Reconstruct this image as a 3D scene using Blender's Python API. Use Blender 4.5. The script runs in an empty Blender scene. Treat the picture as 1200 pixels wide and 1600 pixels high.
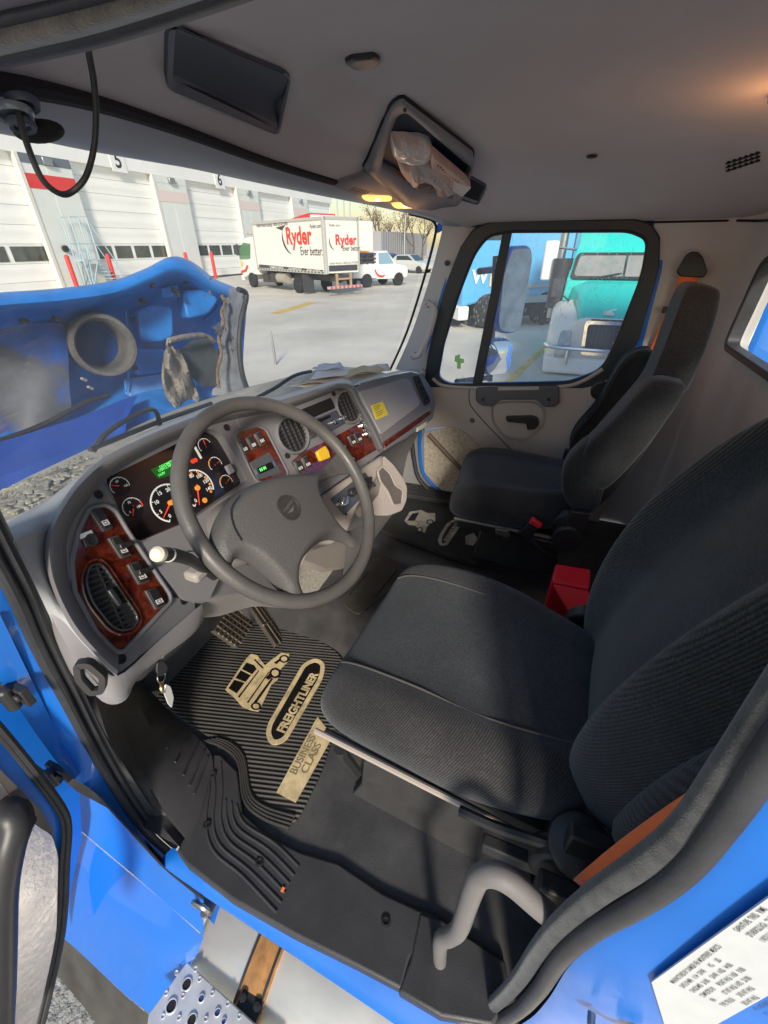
import bpy, bmesh, math, random
from mathutils import Vector, Matrix, noise
random.seed(7)
V = Vector
R = math.radians
scene = bpy.context.scene
COL = scene.collection

# ---------------------------------------------------------------- camera of the survey (a person's phone in the open driver's door)
CAM = V((-0.22, 0.0, 1.2))
FPX, PITCH, YAW, ROLL = 660.0, R(32.3), R(21), R(0.5)
_h = V((math.cos(YAW), math.sin(YAW), 0)); _r = V((math.sin(YAW), -math.cos(YAW), 0)); _z = V((0, 0, 1))
FWD = _h * math.cos(PITCH) - _z * math.sin(PITCH)
_u = _h * math.sin(PITCH) + _z * math.cos(PITCH)
RT = _r * math.cos(ROLL) - _u * math.sin(ROLL)
UP = _u * math.cos(ROLL) + _r * math.sin(ROLL)

def ray(u, v):
    return FWD * FPX + RT * (u - 600) + UP * (800 - v)

def at(u, v, x=None, y=None, z=None):
    """survey helper: the point of an axis-aligned plane of the real place that the photo shows at (u, v)"""
    q = ray(u, v)
    t = (x - CAM.x) / q.x if x is not None else ((y - CAM.y) / q.y if y is not None else (z - CAM.z) / q.z)
    return CAM + q * t

def onp(u, v, p0, n):
    q = ray(u, v)
    return CAM + q * ((V(p0) - CAM).dot(V(n)) / q.dot(V(n)))

def ons(u, v, f, t0=0.0003, t1=0.01, n=400):
    """first point along the ray where f(p) changes sign"""
    q = ray(u, v); a = t0; fa = f(CAM + q * a)
    for k in range(1, n + 1):
        b = t0 + (t1 - t0) * k / n; fb = f(CAM + q * b)
        if fa * fb <= 0:
            for _ in range(40):
                m = (a + b) / 2; fm = f(CAM + q * m)
                if fa * fm <= 0: b = m
                else: a, fa = m, fm
            return CAM + q * a
        a, fa = b, fb
    return CAM + q * b

def project(p):
    q = V(p) - CAM; d = q.dot(FWD); return (600 + FPX * q.dot(RT) / d, 800 - FPX * q.dot(UP) / d)

class Fr:
    """a flat working frame on a real surface: a along, b up, c out of it"""
    def __init__(s, p0, n, up=(0, 0, 1)):
        s.o = V(p0); s.c = V(n).normalized()
        s.a = V(up).cross(s.c).normalized(); s.b = s.c.cross(s.a)
    def px(s, u, v, h=0.0):
        p = onp(u, v, s.o + s.c * h, s.c) - s.o
        return (p.dot(s.a), p.dot(s.b))
    def P(s, ab, h=0.0):
        return s.o + s.a * ab[0] + s.b * ab[1] + s.c * h
    def pxl(s, L, h=0.0):
        return [s.px(u, v, h) for u, v in L]
    def M(s, ab, h=0.0, rot=0.0):
        ca, sa = math.cos(rot), math.sin(rot)
        x = s.a * ca + s.b * sa; y = s.b * ca - s.a * sa
        p = s.P(ab, h)
        return Matrix(((x.x, y.x, s.c.x, p.x), (x.y, y.y, s.c.y, p.y), (x.z, y.z, s.c.z, p.z), (0, 0, 0, 1)))

# ---------------------------------------------------------------- objects
def empty(name, label, cat, loc=(0, 0, 0), group=None, rotz=0):
    o = bpy.data.objects.new(name, None); COL.objects.link(o)
    o.location = loc; o.rotation_euler = (0, 0, rotz); o.empty_display_size = .05
    o['label'] = label; o['category'] = cat
    if group: o['group'] = group
    return o

def tag(o, label=None, cat=None, group=None, kind=None):
    for k, v in (('label', label), ('category', cat), ('group', group), ('kind', kind)):
        if v: o[k] = v
    return o

def obj(name, bm, mats, parent=None, sharp=35, bevel=0, seg=2, sub=0, local=False, solid=0, wn=False):
    bmesh.ops.remove_doubles(bm, verts=bm.verts, dist=1e-5) if len(bm.verts) < 60000 else None
    bmesh.ops.recalc_face_normals(bm, faces=bm.faces)
    me = bpy.data.meshes.new(name); bm.to_mesh(me); bm.free()
    for m in (mats if isinstance(mats, (list, tuple)) else [mats]): me.materials.append(m)
    me.shade_smooth()
    if sharp is not None and not sub: me.set_sharp_from_angle(angle=R(sharp))
    o = bpy.data.objects.new(name, me); COL.objects.link(o)
    if parent is not None:
        o.parent = parent
        if not local:
            top = parent
            mw = Matrix.Identity(4)
            while top is not None:
                mw = (Matrix.Translation(top.location) @ top.rotation_euler.to_matrix().to_4x4()) @ mw if top.type == 'EMPTY' else mw
                top = top.parent
            # parts are modelled in world coordinates: undo the empty's placement (only for a direct child of an Empty)
            if parent.type == 'EMPTY': o.matrix_parent_inverse = mw.inverted()
            else: o.matrix_parent_inverse = Matrix.Identity(4)
            if parent.type != 'EMPTY':
                o.matrix_parent_inverse = parent.matrix_basis.inverted()
    if solid:
        md = o.modifiers.new('solid', 'SOLIDIFY'); md.thickness = solid; md.offset = 0
    if bevel:
        md = o.modifiers.new('bevel', 'BEVEL'); md.width = bevel; md.segments = seg; md.limit_method = 'ANGLE'; md.angle_limit = R(38)
        md.harden_normals = False
    if sub:
        md = o.modifiers.new('sub', 'SUBSURF'); md.levels = sub; md.render_levels = sub
    return o

def children(o): return [c for c in bpy.data.objects if c.parent == o]
def copy_tree(o, parent=None):
    kids = children(o)
    c = o.copy(); COL.objects.link(c)
    if parent is not None: c.parent = parent
    for k in kids: copy_tree(k, c)
    return c

# ---------------------------------------------------------------- shapes
NB = bmesh.new
def face(bm, vs, mi=0):
    try:
        f = bm.faces.new(vs); f.material_index = mi; return f
    except ValueError: return None

def box(bm, c, s, M=None, mi=0):
    vs = []
    for dz in (-.5, .5):
        for dx, dy in ((-.5, -.5), (.5, -.5), (.5, .5), (-.5, .5)):
            p = V((c[0] + dx * s[0], c[1] + dy * s[1], c[2] + dz * s[2]))
            vs.append(bm.verts.new(M @ p if M else p))
    for q in ((3, 2, 1, 0), (4, 5, 6, 7), (0, 1, 5, 4), (1, 2, 6, 5), (2, 3, 7, 6), (3, 0, 4, 7)):
        face(bm, [vs[k] for k in q], mi)

def prism(bm, pts, ext, mi=0, side=None):
    a = [bm.verts.new(p) for p in pts]; b = [bm.verts.new(V(p) + V(ext)) for p in pts]
    face(bm, a[::-1], mi); face(bm, b, mi)
    n = len(a)
    for k in range(n): face(bm, [a[k], a[(k + 1) % n], b[(k + 1) % n], b[k]], mi if side is None else side)

def poly(bm, pts, mi=0): return face(bm, [bm.verts.new(p) for p in pts], mi)

def plate(bm, fr, ab, h0, h1, mi=0, side=None):
    prism(bm, [fr.P(p, h0) for p in ab], fr.c * (h1 - h0), mi, side)

def ringp(bm, outer, inner, ext, mi=0):
    """a frame: equal-count outer and inner loops, extruded"""
    n = len(outer); ext = V(ext)
    A = [bm.verts.new(p) for p in outer]; B = [bm.verts.new(p) for p in inner]
    A2 = [bm.verts.new(V(p) + ext) for p in outer]; B2 = [bm.verts.new(V(p) + ext) for p in inner]
    for k in range(n):
        j = (k + 1) % n
        face(bm, [A[j], A[k], B[k], B[j]], mi); face(bm, [A2[k], A2[j], B2[j], B2[k]], mi)
        face(bm, [A[k], A[j], A2[j], A2[k]], mi); face(bm, [B[j], B[k], B2[k], B2[j]], mi)

def frame(bm, fr, outer, inner, h0, h1, mi=0):
    ringp(bm, [fr.P(p, h0) for p in outer], [fr.P(p, h0) for p in inner], fr.c * (h1 - h0), mi)

def cr(pts, n=6, closed=False):
    """Catmull-Rom through points (tuples of any length)"""
    P = [V(p) for p in pts]; out = []; N = len(P)
    rng = range(N) if closed else range(N - 1)
    for i in rng:
        if closed: p0, p1, p2, p3 = P[i - 1], P[i], P[(i + 1) % N], P[(i + 2) % N]
        else: p0, p1, p2, p3 = P[max(i - 1, 0)], P[i], P[i + 1], P[min(i + 2, N - 1)]
        for k in range(n):
            t = k / n
            out.append(.5 * ((2 * p1) + (p2 - p0) * t + (2 * p0 - 5 * p1 + 4 * p2 - p3) * t * t + (3 * p1 - p0 - 3 * p2 + p3) * t ** 3))
    if not closed: out.append(P[-1].copy())
    return out

def rpoly(pts, r, seg=5):
    """polygon with rounded corners (2-D or 3-D tuples)"""
    P = [V(p) for p in pts]; out = []; n = len(P)
    for i in range(n):
        a, b, c = P[i - 1], P[i], P[(i + 1) % n]
        rr = r[i] if isinstance(r, (list, tuple)) else r
        d1 = (a - b); d2 = (c - b)
        k = min(rr, d1.length * .48, d2.length * .48)
        s = b + d1.normalized() * k; e = b + d2.normalized() * k
        for q in range(seg + 1):
            t = q / seg
            out.append(s * (1 - t) ** 2 + b * 2 * t * (1 - t) + e * t * t)
    return out

def inset(pts, k):
    """shrink a 2-D loop towards its own inside by k"""
    P = [V(p[:2]) for p in pts]; n = len(P); out = []
    area = sum(P[i - 1].x * P[i].y - P[i].x * P[i - 1].y for i in range(n))
    sg = 1 if area > 0 else -1
    for i in range(n):
        d1 = P[i] - P[i - 1]; d2 = P[(i + 1) % n] - P[i]
        if d1.length < 1e-9: d1 = d2
        if d2.length < 1e-9: d2 = d1
        n1 = V((-d1.y, d1.x)).normalized() * sg; n2 = V((-d2.y, d2.x)).normalized() * sg
        m = n1 + n2
        m = m.normalized() if m.length > 1e-6 else n1
        q = max(.35, m.dot(n1))
        out.append(P[i] + m * (k / q))
    return out

def tube(bm, pts, r, n=10, closed=False, cap=True, mi=0, flat=None):
    P = [V(p) for p in pts]; N = len(P); rings = []; nrm = None
    for i in range(N):
        if closed: t = (P[(i + 1) % N] - P[i - 1])
        else: t = P[min(i + 1, N - 1)] - P[max(i - 1, 0)]
        t = t.normalized() if t.length > 1e-9 else V((0, 0, 1))
        if nrm is None:
            nrm = t.cross(V((0, 0, 1)))
            if nrm.length < .1: nrm = t.cross(V((0, 1, 0)))
            nrm.normalize()
        nrm = (nrm - t * nrm.dot(t)).normalized()
        b = t.cross(nrm)
        rr = r[i] if isinstance(r, (list, tuple)) else r
        fx, fy = flat if flat else (1, 1)
        rings.append([bm.verts.new(P[i] + (nrm * math.cos(2 * math.pi * k / n) * fx + b * math.sin(2 * math.pi * k / n) * fy) * rr) for k in range(n)])
    skin(bm, rings, closed, True, mi)
    if cap and not closed:
        face(bm, rings[0][::-1], mi); face(bm, rings[-1], mi)

def skin(bm, rings, closed_len=False, closed_ring=True, mi=0):
    N = len(rings)
    for i in range(N if closed_len else N - 1):
        A, B = rings[i], rings[(i + 1) % N]; n = len(A)
        for k in range(n if closed_ring else n - 1):
            face(bm, [A[k], A[(k + 1) % n], B[(k + 1) % n], B[k]], mi)

def loft(bm, rings, closed_ring=False, caps=False, mi=0, closed_len=False):
    vr = [[bm.verts.new(p) for p in r] for r in rings]
    skin(bm, vr, closed_len, closed_ring, mi)
    if caps and closed_ring:
        face(bm, vr[0][::-1], mi); face(bm, vr[-1], mi)
    return vr

def lathe(bm, M, prof, n=20, mi=0, mis=None):
    """profile of (radius, height) about M's z axis"""
    rings = []
    for r, h in prof:
        rings.append([bm.verts.new(M @ V((max(r, 1e-5) * math.cos(2 * math.pi * k / n), max(r, 1e-5) * math.sin(2 * math.pi * k / n), h))) for k in range(n)])
    for i in range(len(rings) - 1):
        skin(bm, rings[i:i + 2], False, True, mi if mis is None else mis[i])
    if prof[0][0] > 1e-4: face(bm, rings[0][::-1], mi if mis is None else mis[0])
    if prof[-1][0] > 1e-4: face(bm, rings[-1], mi if mis is None else mis[-1])

def disc2(cx, cy, r, n=24, a0=0, ry=None):
    return [(cx + r * math.cos(a0 + 2 * math.pi * k / n), cy + (ry or r) * math.sin(a0 + 2 * math.pi * k / n)) for k in range(n)]

def txt(bm, s, size, M, mi=0, bold=0.0, align='LEFT', h=0.0, sx=1.0, shear=0.0):
    """lettering as flat (or extruded) mesh added to bm"""
    c = bpy.data.curves.new('lettering', 'FONT'); c.body = s; c.size = size; c.offset = bold * size; c.extrude = h
    c.align_x = align; c.align_y = 'CENTER'; c.resolution_u = 3; c.shear = shear
    o = bpy.data.objects.new('lettering', c); COL.objects.link(o)
    dg = bpy.context.evaluated_depsgraph_get()
    me = bpy.data.meshes.new_from_object(o.evaluated_get(dg))
    n0 = len(bm.faces)
    me.transform(M @ Matrix.Diagonal((sx, 1, 1, 1)))
    bm.from_mesh(me)
    bm.faces.ensure_lookup_table()
    for f in bm.faces[n0:]: f.material_index = mi
    bpy.data.objects.remove(o); bpy.data.meshes.remove(me); bpy.data.curves.remove(c)

# ---------------------------------------------------------------- materials
MATS = {}
def mat(name, col, rough=.5, metal=0, var=0, vscale=8, bump=0, bscale=200, coat=0, sheen=0, spec=.5, col2=None, c2scale=6, c2lo=.45, c2hi=.6,
        emit=None, estr=0, wave=None, trans=0, rvar=0, detail=4, ior=1.45, stretch=None, aniso=0):
    if name in MATS: return MATS[name]
    m = bpy.data.materials.new(name); m.use_nodes = True; MATS[name] = m
    nt = m.node_tree; N = nt.nodes; L = nt.links; b = N['Principled BSDF']
    b.inputs['Base Color'].default_value = (*col, 1); b.inputs['Roughness'].default_value = rough; b.inputs['Metallic'].default_value = metal
    b.inputs['Specular IOR Level'].default_value = spec; b.inputs['IOR'].default_value = ior
    if coat: b.inputs['Coat Weight'].default_value = coat; b.inputs['Coat Roughness'].default_value = .05
    if sheen: b.inputs['Sheen Weight'].default_value = sheen; b.inputs['Sheen Roughness'].default_value = .5; b.inputs['Sheen Tint'].default_value = (.82, .91, 1, 1)
    if trans: b.inputs['Transmission Weight'].default_value = trans
    if emit: b.inputs['Emission Color'].default_value = (*emit, 1); b.inputs['Emission Strength'].default_value = estr
    if aniso: b.inputs['Anisotropic'].default_value = aniso
    tc = N.new('ShaderNodeTexCoord'); vec = tc.outputs['Object']
    if stretch:
        mp = N.new('ShaderNodeMapping'); mp.inputs['Scale'].default_value = stretch; L.new(vec, mp.inputs['Vector']); vec = mp.outputs['Vector']
    colout = None
    def noise_(scale, det=detail):
        n = N.new('ShaderNodeTexNoise'); n.inputs['Scale'].default_value = scale; n.inputs['Detail'].default_value = det; n.inputs['Roughness'].default_value = .6
        L.new(vec, n.inputs['Vector']); return n
    if col2:
        n = noise_(c2scale); rp = N.new('ShaderNodeValToRGB'); rp.color_ramp.elements[0].position = c2lo; rp.color_ramp.elements[1].position = c2hi
        rp.color_ramp.elements[0].color = (*col, 1); rp.color_ramp.elements[1].color = (*col2, 1)
        L.new(n.outputs['Fac'], rp.inputs['Fac']); colout = rp.outputs['Color']
    if var:
        n = noise_(vscale); mr = N.new('ShaderNodeMapRange'); mr.inputs['From Min'].default_value = .3; mr.inputs['From Max'].default_value = .7
        mr.inputs['To Min'].default_value = 1 - var; mr.inputs['To Max'].default_value = 1 + var; L.new(n.outputs['Fac'], mr.inputs['Value'])
        mx = N.new('ShaderNodeMix'); mx.data_type = 'RGBA'; mx.blend_type = 'MULTIPLY'; mx.inputs[0].default_value = 1
        if colout is None: mx.inputs[6].default_value = (*col, 1)
        else: L.new(colout, mx.inputs[6])
        cb = N.new('ShaderNodeCombineColor')
        for k in range(3): L.new(mr.outputs['Result'], cb.inputs[k])
        L.new(cb.outputs['Color'], mx.inputs[7]); colout = mx.outputs[2]
    if colout is not None: L.new(colout, b.inputs['Base Color'])
    if rvar:
        n = noise_(vscale * 1.7); mr = N.new('ShaderNodeMapRange'); mr.inputs['To Min'].default_value = max(0, rough - rvar); mr.inputs['To Max'].default_value = min(1, rough + rvar)
        mr.inputs['From Min'].default_value = .3; mr.inputs['From Max'].default_value = .7
        L.new(n.outputs['Fac'], mr.inputs['Value']); L.new(mr.outputs['Result'], b.inputs['Roughness'])
    hgt = None
    if wave:   # (axis vector, scale, strength): ribs
        sep = N.new('ShaderNodeVectorMath'); sep.operation = 'DOT_PRODUCT'; sep.inputs[1].default_value = wave[0]; L.new(tc.outputs['Object'], sep.inputs[0])
        mu = N.new('ShaderNodeMath'); mu.operation = 'MULTIPLY'; mu.inputs[1].default_value = wave[1] * 2 * math.pi; L.new(sep.outputs['Value'], mu.inputs[0])
        sn = N.new('ShaderNodeMath'); sn.operation = 'SINE'; L.new(mu.outputs[0], sn.inputs[0])
        bp = N.new('ShaderNodeBump'); bp.inputs['Strength'].default_value = wave[2]; bp.inputs['Distance'].default_value = .15 / wave[1]
        L.new(sn.outputs[0], bp.inputs['Height']); hgt = bp
        if len(wave) > 3:   # darken the grooves
            mr = N.new('ShaderNodeMapRange'); mr.inputs['From Min'].default_value = -1; mr.inputs['To Min'].default_value = 1 - wave[3]; mr.inputs['To Max'].default_value = 1 + wave[3]; L.new(sn.outputs[0], mr.inputs['Value'])
            mx = N.new('ShaderNodeMix'); mx.data_type = 'RGBA'; mx.blend_type = 'MULTIPLY'; mx.inputs[0].default_value = 1
            if colout is None: mx.inputs[6].default_value = (*col, 1)
            else: L.new(colout, mx.inputs[6])
            cb = N.new('ShaderNodeCombineColor')
            for k in range(3): L.new(mr.outputs['Result'], cb.inputs[k])
            L.new(cb.outputs['Color'], mx.inputs[7]); L.new(mx.outputs[2], b.inputs['Base Color']); colout = mx.outputs[2]
    if bump:
        n = noise_(bscale, 2); bp = N.new('ShaderNodeBump'); bp.inputs['Strength'].default_value = bump; bp.inputs['Distance'].default_value = .6 / bscale
        L.new(n.outputs['Fac'], bp.inputs['Height'])
        if hgt: L.new(hgt.outputs['Normal'], bp.inputs['Normal'])
        hgt = bp
    if hgt: L.new(hgt.outputs['Normal'], b.inputs['Normal'])
    return m
# ---------------------------------------------------------------- shared materials
m_dash   = mat('dash plastic', (.148, .145, .156), .5, var=.06, vscale=5, bump=.25, bscale=900, rvar=.06)
m_dashlt = mat('light grey plastic', (.33, .32, .335), .5, var=.05, vscale=4, bump=.2, bscale=900, rvar=.06)
m_trim   = mat('taupe trim plastic', (.52, .485, .47), .55, var=.05, vscale=3, bump=.22, bscale=800)
m_liner  = mat('headliner cloth', (.49, .455, .46), .95, var=.10, vscale=2.2, bump=.5, bscale=700, sheen=.2)
m_black  = mat('black plastic', (.022, .022, .024), .42, var=.1, vscale=9, bump=.15, bscale=900)
m_rubber = mat('black rubber', (.026, .026, .028), .6, var=.2, vscale=14, bump=.25, bscale=300, rvar=.1)
m_seal   = mat('rubber door seal', (.03, .031, .036), .55, var=.25, vscale=20, bump=.2, bscale=250)
m_floor  = mat('black floor covering', (.052, .052, .056), .5, var=.35, vscale=6, bump=.3, bscale=260, col2=(.085, .08, .076), c2scale=3, c2lo=.5, c2hi=.75)
m_blue   = mat('blue paint', (.006, .135, .60), .42, var=.12, vscale=4, coat=.25, rvar=.1)
m_bluein = mat('blue inner shell', (.018, .19, .62), .42, var=.25, vscale=9, coat=.2, col2=(.06, .09, .15), c2scale=3.2, c2lo=.58, c2hi=.76, detail=8, bump=.15, bscale=90)
m_white  = mat('white paint', (.78, .78, .77), .4, var=.04, vscale=2)
m_chrome = mat('bright metal', (.72, .72, .72), .16, 1, rvar=.06)
m_steel  = mat('dull steel', (.42, .42, .42), .38, 1, var=.15, vscale=30, rvar=.1)
m_dark   = mat('dark recess', (.008, .008, .01), .8)
m_screw  = mat('black screw', (.015, .015, .016), .35)
m_red    = mat('red plastic', (.85, .02, .045), .4, var=.05)
m_belt   = mat('orange webbing', (1.0, .17, .025), .7, var=.08, vscale=60, bump=.4, bscale=900, sheen=.3)
m_wtext  = mat('white print', (.75, .75, .73), .6)
m_btext  = mat('black print', (.02, .02, .02), .6)

def glass(name, haze=0.0, tint=(1, 1, 1), hcol=(.75, .78, .8), drops=0, dscale=60):
    """thin window glass: lets light through, mirrors a little; haze is dried dirt and condensation"""
    m = bpy.data.materials.new(name); m.use_nodes = True; nt = m.node_tree; N = nt.nodes; L = nt.links
    N.remove(N['Principled BSDF']); out = N['Material Output']
    tr = N.new('ShaderNodeBsdfTransparent'); tr.inputs['Color'].default_value = (*tint, 1)
    gl = N.new('ShaderNodeBsdfGlossy'); gl.inputs['Roughness'].default_value = .02
    lw = N.new('ShaderNodeLayerWeight'); pw = N.new('ShaderNodeMath'); pw.operation = 'POWER'; pw.inputs[1].default_value = 4; L.new(lw.outputs['Facing'], pw.inputs[0])
    fr = N.new('ShaderNodeMath'); fr.operation = 'MULTIPLY_ADD'; fr.inputs[1].default_value = .7; fr.inputs[2].default_value = .035; L.new(pw.outputs[0], fr.inputs[0])
    mx = N.new('ShaderNodeMixShader'); L.new(fr.outputs[0], mx.inputs[0]); L.new(tr.outputs[0], mx.inputs[1]); L.new(gl.outputs[0], mx.inputs[2])
    last = mx
    tc = N.new('ShaderNodeTexCoord')
    if haze:
        df = N.new('ShaderNodeBsdfDiffuse'); df.inputs['Color'].default_value = (*hcol, 1)
        tl = N.new('ShaderNodeBsdfTranslucent'); tl.inputs['Color'].default_value = (*hcol, 1)
        ad = N.new('ShaderNodeMixShader'); ad.inputs[0].default_value = .5; L.new(df.outputs[0], ad.inputs[1]); L.new(tl.outputs[0], ad.inputs[2])
        n = N.new('ShaderNodeTexNoise'); n.inputs['Scale'].default_value = 2.5; n.inputs['Detail'].default_value = 6; L.new(tc.outputs['Object'], n.inputs['Vector'])
        mr = N.new('ShaderNodeMapRange'); mr.inputs['From Min'].default_value = .3; mr.inputs['From Max'].default_value = .75; mr.inputs['To Min'].default_value = haze * .3; mr.inputs['To Max'].default_value = haze * 1.6
        L.new(n.outputs['Fac'], mr.inputs['Value'])
        m2 = N.new('ShaderNodeMixShader'); L.new(mr.outputs['Result'], m2.inputs[0]); L.new(last.outputs[0], m2.inputs[1]); L.new(ad.outputs[0], m2.inputs[2]); last = m2
    if drops:   # rain runs: streaky darker and lighter specks that bend the light
        mp = N.new('ShaderNodeMapping'); mp.inputs['Scale'].default_value = (1, 1, .45); L.new(tc.outputs['Object'], mp.inputs['Vector'])
        vo = N.new('ShaderNodeTexVoronoi'); vo.inputs['Scale'].default_value = dscale; L.new(mp.outputs['Vector'], vo.inputs['Vector'])
        lt = N.new('ShaderNodeMath'); lt.operation = 'LESS_THAN'; lt.inputs[1].default_value = .30; L.new(vo.outputs['Distance'], lt.inputs[0])
        n = N.new('ShaderNodeTexNoise'); n.inputs['Scale'].default_value = 6; n.inputs['Detail'].default_value = 5; L.new(mp.outputs['Vector'], n.inputs['Vector'])
        g = N.new('ShaderNodeMath'); g.operation = 'GREATER_THAN'; g.inputs[1].default_value = .49; L.new(n.outputs['Fac'], g.inputs[0])
        mu = N.new('ShaderNodeMath'); mu.operation = 'MULTIPLY'; L.new(lt.outputs[0], mu.inputs[0]); L.new(g.outputs[0], mu.inputs[1])
        ml = N.new('ShaderNodeMath'); ml.operation = 'MULTIPLY'; ml.inputs[1].default_value = drops; L.new(mu.outputs[0], ml.inputs[0])
        rf = N.new('ShaderNodeBsdfRefraction'); rf.inputs['IOR'].default_value = 1.33; rf.inputs['Roughness'].default_value = .1; rf.inputs['Color'].default_value = (.8, .85, .88, 1)
        bp = N.new('ShaderNodeBump'); bp.inputs['Strength'].default_value = 1; bp.inputs['Distance'].default_value = .004; L.new(vo.outputs['Distance'], bp.inputs['Height']); L.new(bp.outputs[0], rf.inputs['Normal'])
        m3 = N.new('ShaderNodeMixShader'); L.new(ml.outputs[0], m3.inputs[0]); L.new(last.outputs[0], m3.inputs[1]); L.new(rf.outputs[0], m3.inputs[2]); last = m3
    L.new(last.outputs[0], out.inputs['Surface'])
    return m
m_wind = glass('windscreen glass', .085, (.97, .99, 1.0))
m_dglass = glass('wet door glass', .13, (.98, 1.0, 1.0), (.92, .95, .97), .38, 95)
m_glass = glass('clear glass', 0, (.9, .95, .95))
m_vglass = mat('dark vehicle glass', (.03, .045, .05), .08, coat=.5)

def fabric(name, col, rib=None, sheen=.2):
    m = mat(name, col, .95, var=.30, vscale=6, bump=.9, bscale=420, sheen=sheen, wave=rib, spec=.2)
    # woven yarn: fine light and dark flecks over the cloth, and lint
    nt = m.node_tree; N = nt.nodes; L = nt.links; b = N['Principled BSDF']; src = b.inputs['Base Color'].links[0].from_socket
    tc = N.new('ShaderNodeTexCoord'); vo = N.new('ShaderNodeTexVoronoi'); vo.inputs['Scale'].default_value = 430; L.new(tc.outputs['Object'], vo.inputs['Vector'])
    sp = N.new('ShaderNodeSeparateColor'); L.new(vo.outputs['Color'], sp.inputs['Color'])
    mr = N.new('ShaderNodeMapRange'); mr.inputs['To Min'].default_value = .72; mr.inputs['To Max'].default_value = 1.32; L.new(sp.outputs[0], mr.inputs['Value'])
    v2 = N.new('ShaderNodeTexVoronoi'); v2.inputs['Scale'].default_value = 70; L.new(tc.outputs['Object'], v2.inputs['Vector'])
    lt = N.new('ShaderNodeMath'); lt.operation = 'LESS_THAN'; lt.inputs[1].default_value = .035; L.new(v2.outputs['Distance'], lt.inputs[0])
    ad = N.new('ShaderNodeMath'); ad.operation = 'MULTIPLY_ADD'; ad.inputs[1].default_value = 1.6; L.new(lt.outputs[0], ad.inputs[0]); L.new(mr.outputs[0], ad.inputs[2])
    cb = N.new('ShaderNodeCombineColor')
    for k in range(3): L.new(ad.outputs[0], cb.inputs[k])
    mx = N.new('ShaderNodeMix'); mx.data_type = 'RGBA'; mx.blend_type = 'MULTIPLY'; mx.inputs[0].default_value = 1
    L.new(src, mx.inputs[6]); L.new(cb.outputs['Color'], mx.inputs[7]); L.new(mx.outputs[2], b.inputs['Base Color'])
    return m
m_seatc = fabric('seat centre cloth', (.030, .033, .039))
m_seatb = fabric('ribbed seat cloth', (.029, .028, .030), (V((.3, 1, .55)).normalized(), 240, .6, .4))
m_seams = fabric('seat side cloth', (.028, .028, .031))

def burl():
    m = bpy.data.materials.new('red burl wood'); m.use_nodes = True; nt = m.node_tree; N = nt.nodes; L = nt.links; b = N['Principled BSDF']
    b.inputs['Roughness'].default_value = .16; b.inputs['Coat Weight'].default_value = .7
    tc = N.new('ShaderNodeTexCoord')
    n1 = N.new('ShaderNodeTexNoise'); n1.inputs['Scale'].default_value = 22; n1.inputs['Detail'].default_value = 8; n1.inputs['Distortion'].default_value = 2.2; n1.inputs['Roughness'].default_value = .7
    L.new(tc.outputs['Object'], n1.inputs['Vector'])
    rp = N.new('ShaderNodeValToRGB'); e = rp.color_ramp.elements
    e[0].position = .32; e[0].color = (.018, .003, .002, 1); e[1].position = .72; e[1].color = (.19, .030, .012, 1)
    x = rp.color_ramp.elements.new(.5); x.color = (.080, .011, .005, 1)
    L.new(n1.outputs['Fac'], rp.inputs['Fac']); L.new(rp.outputs['Color'], b.inputs['Base Color'])
    return m
m_burl = burl()
# ---------------------------------------------------------------- camera, light, sky, ground
cd = bpy.data.cameras.new('camera'); cam = bpy.data.objects.new('camera', cd); COL.objects.link(cam); scene.camera = cam
cd.sensor_fit = 'VERTICAL'; cd.sensor_height = 36; cd.lens = 36 * FPX / 1600; cd.clip_start = .02; cd.clip_end = 2000
bk = -FWD
cam.matrix_world = Matrix(((RT.x, UP.x, bk.x, CAM.x), (RT.y, UP.y, bk.y, CAM.y), (RT.z, UP.z, bk.z, CAM.z), (0, 0, 0, 1)))
scene.view_settings.view_transform = 'Standard'; scene.view_settings.look = 'None'; scene.view_settings.exposure = 0; scene.view_settings.gamma = 1.08
SUN_EL, SUN_DIR = R(26), V((1, .41, 0)).normalized()         # the way the light travels, on the map
w = bpy.data.worlds.new('World'); scene.world = w; w.use_nodes = True
nt = w.node_tree; sk = nt.nodes.new('ShaderNodeTexSky'); sk.sky_type = 'NISHITA'; sk.sun_disc = False
sk.sun_elevation = SUN_EL
to_sun = -SUN_DIR
sk.sun_rotation = math.atan2(to_sun.x, to_sun.y)
sk.air_density = 1.5; sk.dust_density = .8; sk.ozone_density = 2.5
bg = nt.nodes['Background']; bg.inputs['Strength'].default_value = .15
nt.links.new(sk.outputs['Color'], bg.inputs['Color'])
sl = bpy.data.lights.new('sun', 'SUN'); sl.energy = 5.0; sl.angle = R(9); sl.color = (1, .90, .76)
so = bpy.data.objects.new('sun', sl); COL.objects.link(so)
sd = V((SUN_DIR.x * math.cos(SUN_EL), SUN_DIR.y * math.cos(SUN_EL), -math.sin(SUN_EL)))
so.rotation_euler = sd.to_track_quat('-Z', 'Y').to_euler()
GZ = -1.1
m_asph = mat('worn asphalt', (.54, .50, .43), .85, var=.2, vscale=.35, bump=.4, bscale=40, col2=(.62, .58, .51), c2scale=.12, c2lo=.4, c2hi=.62, detail=8)
bm = NB(); loft(bm, [[V((x, y, GZ)) for x in (-300, -40, 0, 20, 60, 400)] for y in (-300, -30, 0, 20, 60, 300)])
tag(obj('ground', bm, m_asph), kind='structure')
m_grav = mat('pale gravel', (.30, .29, .27), .9, var=.5, vscale=60, bump=1, bscale=45)
bm = NB(); poly(bm, [V((x, y, GZ + .006)) for x, y in ((-3.5, -3), (-.05, -3), (-.05, 3.5), (-3.5, 3.5))])
tag(obj('gravel', bm, m_grav), kind='structure')
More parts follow.
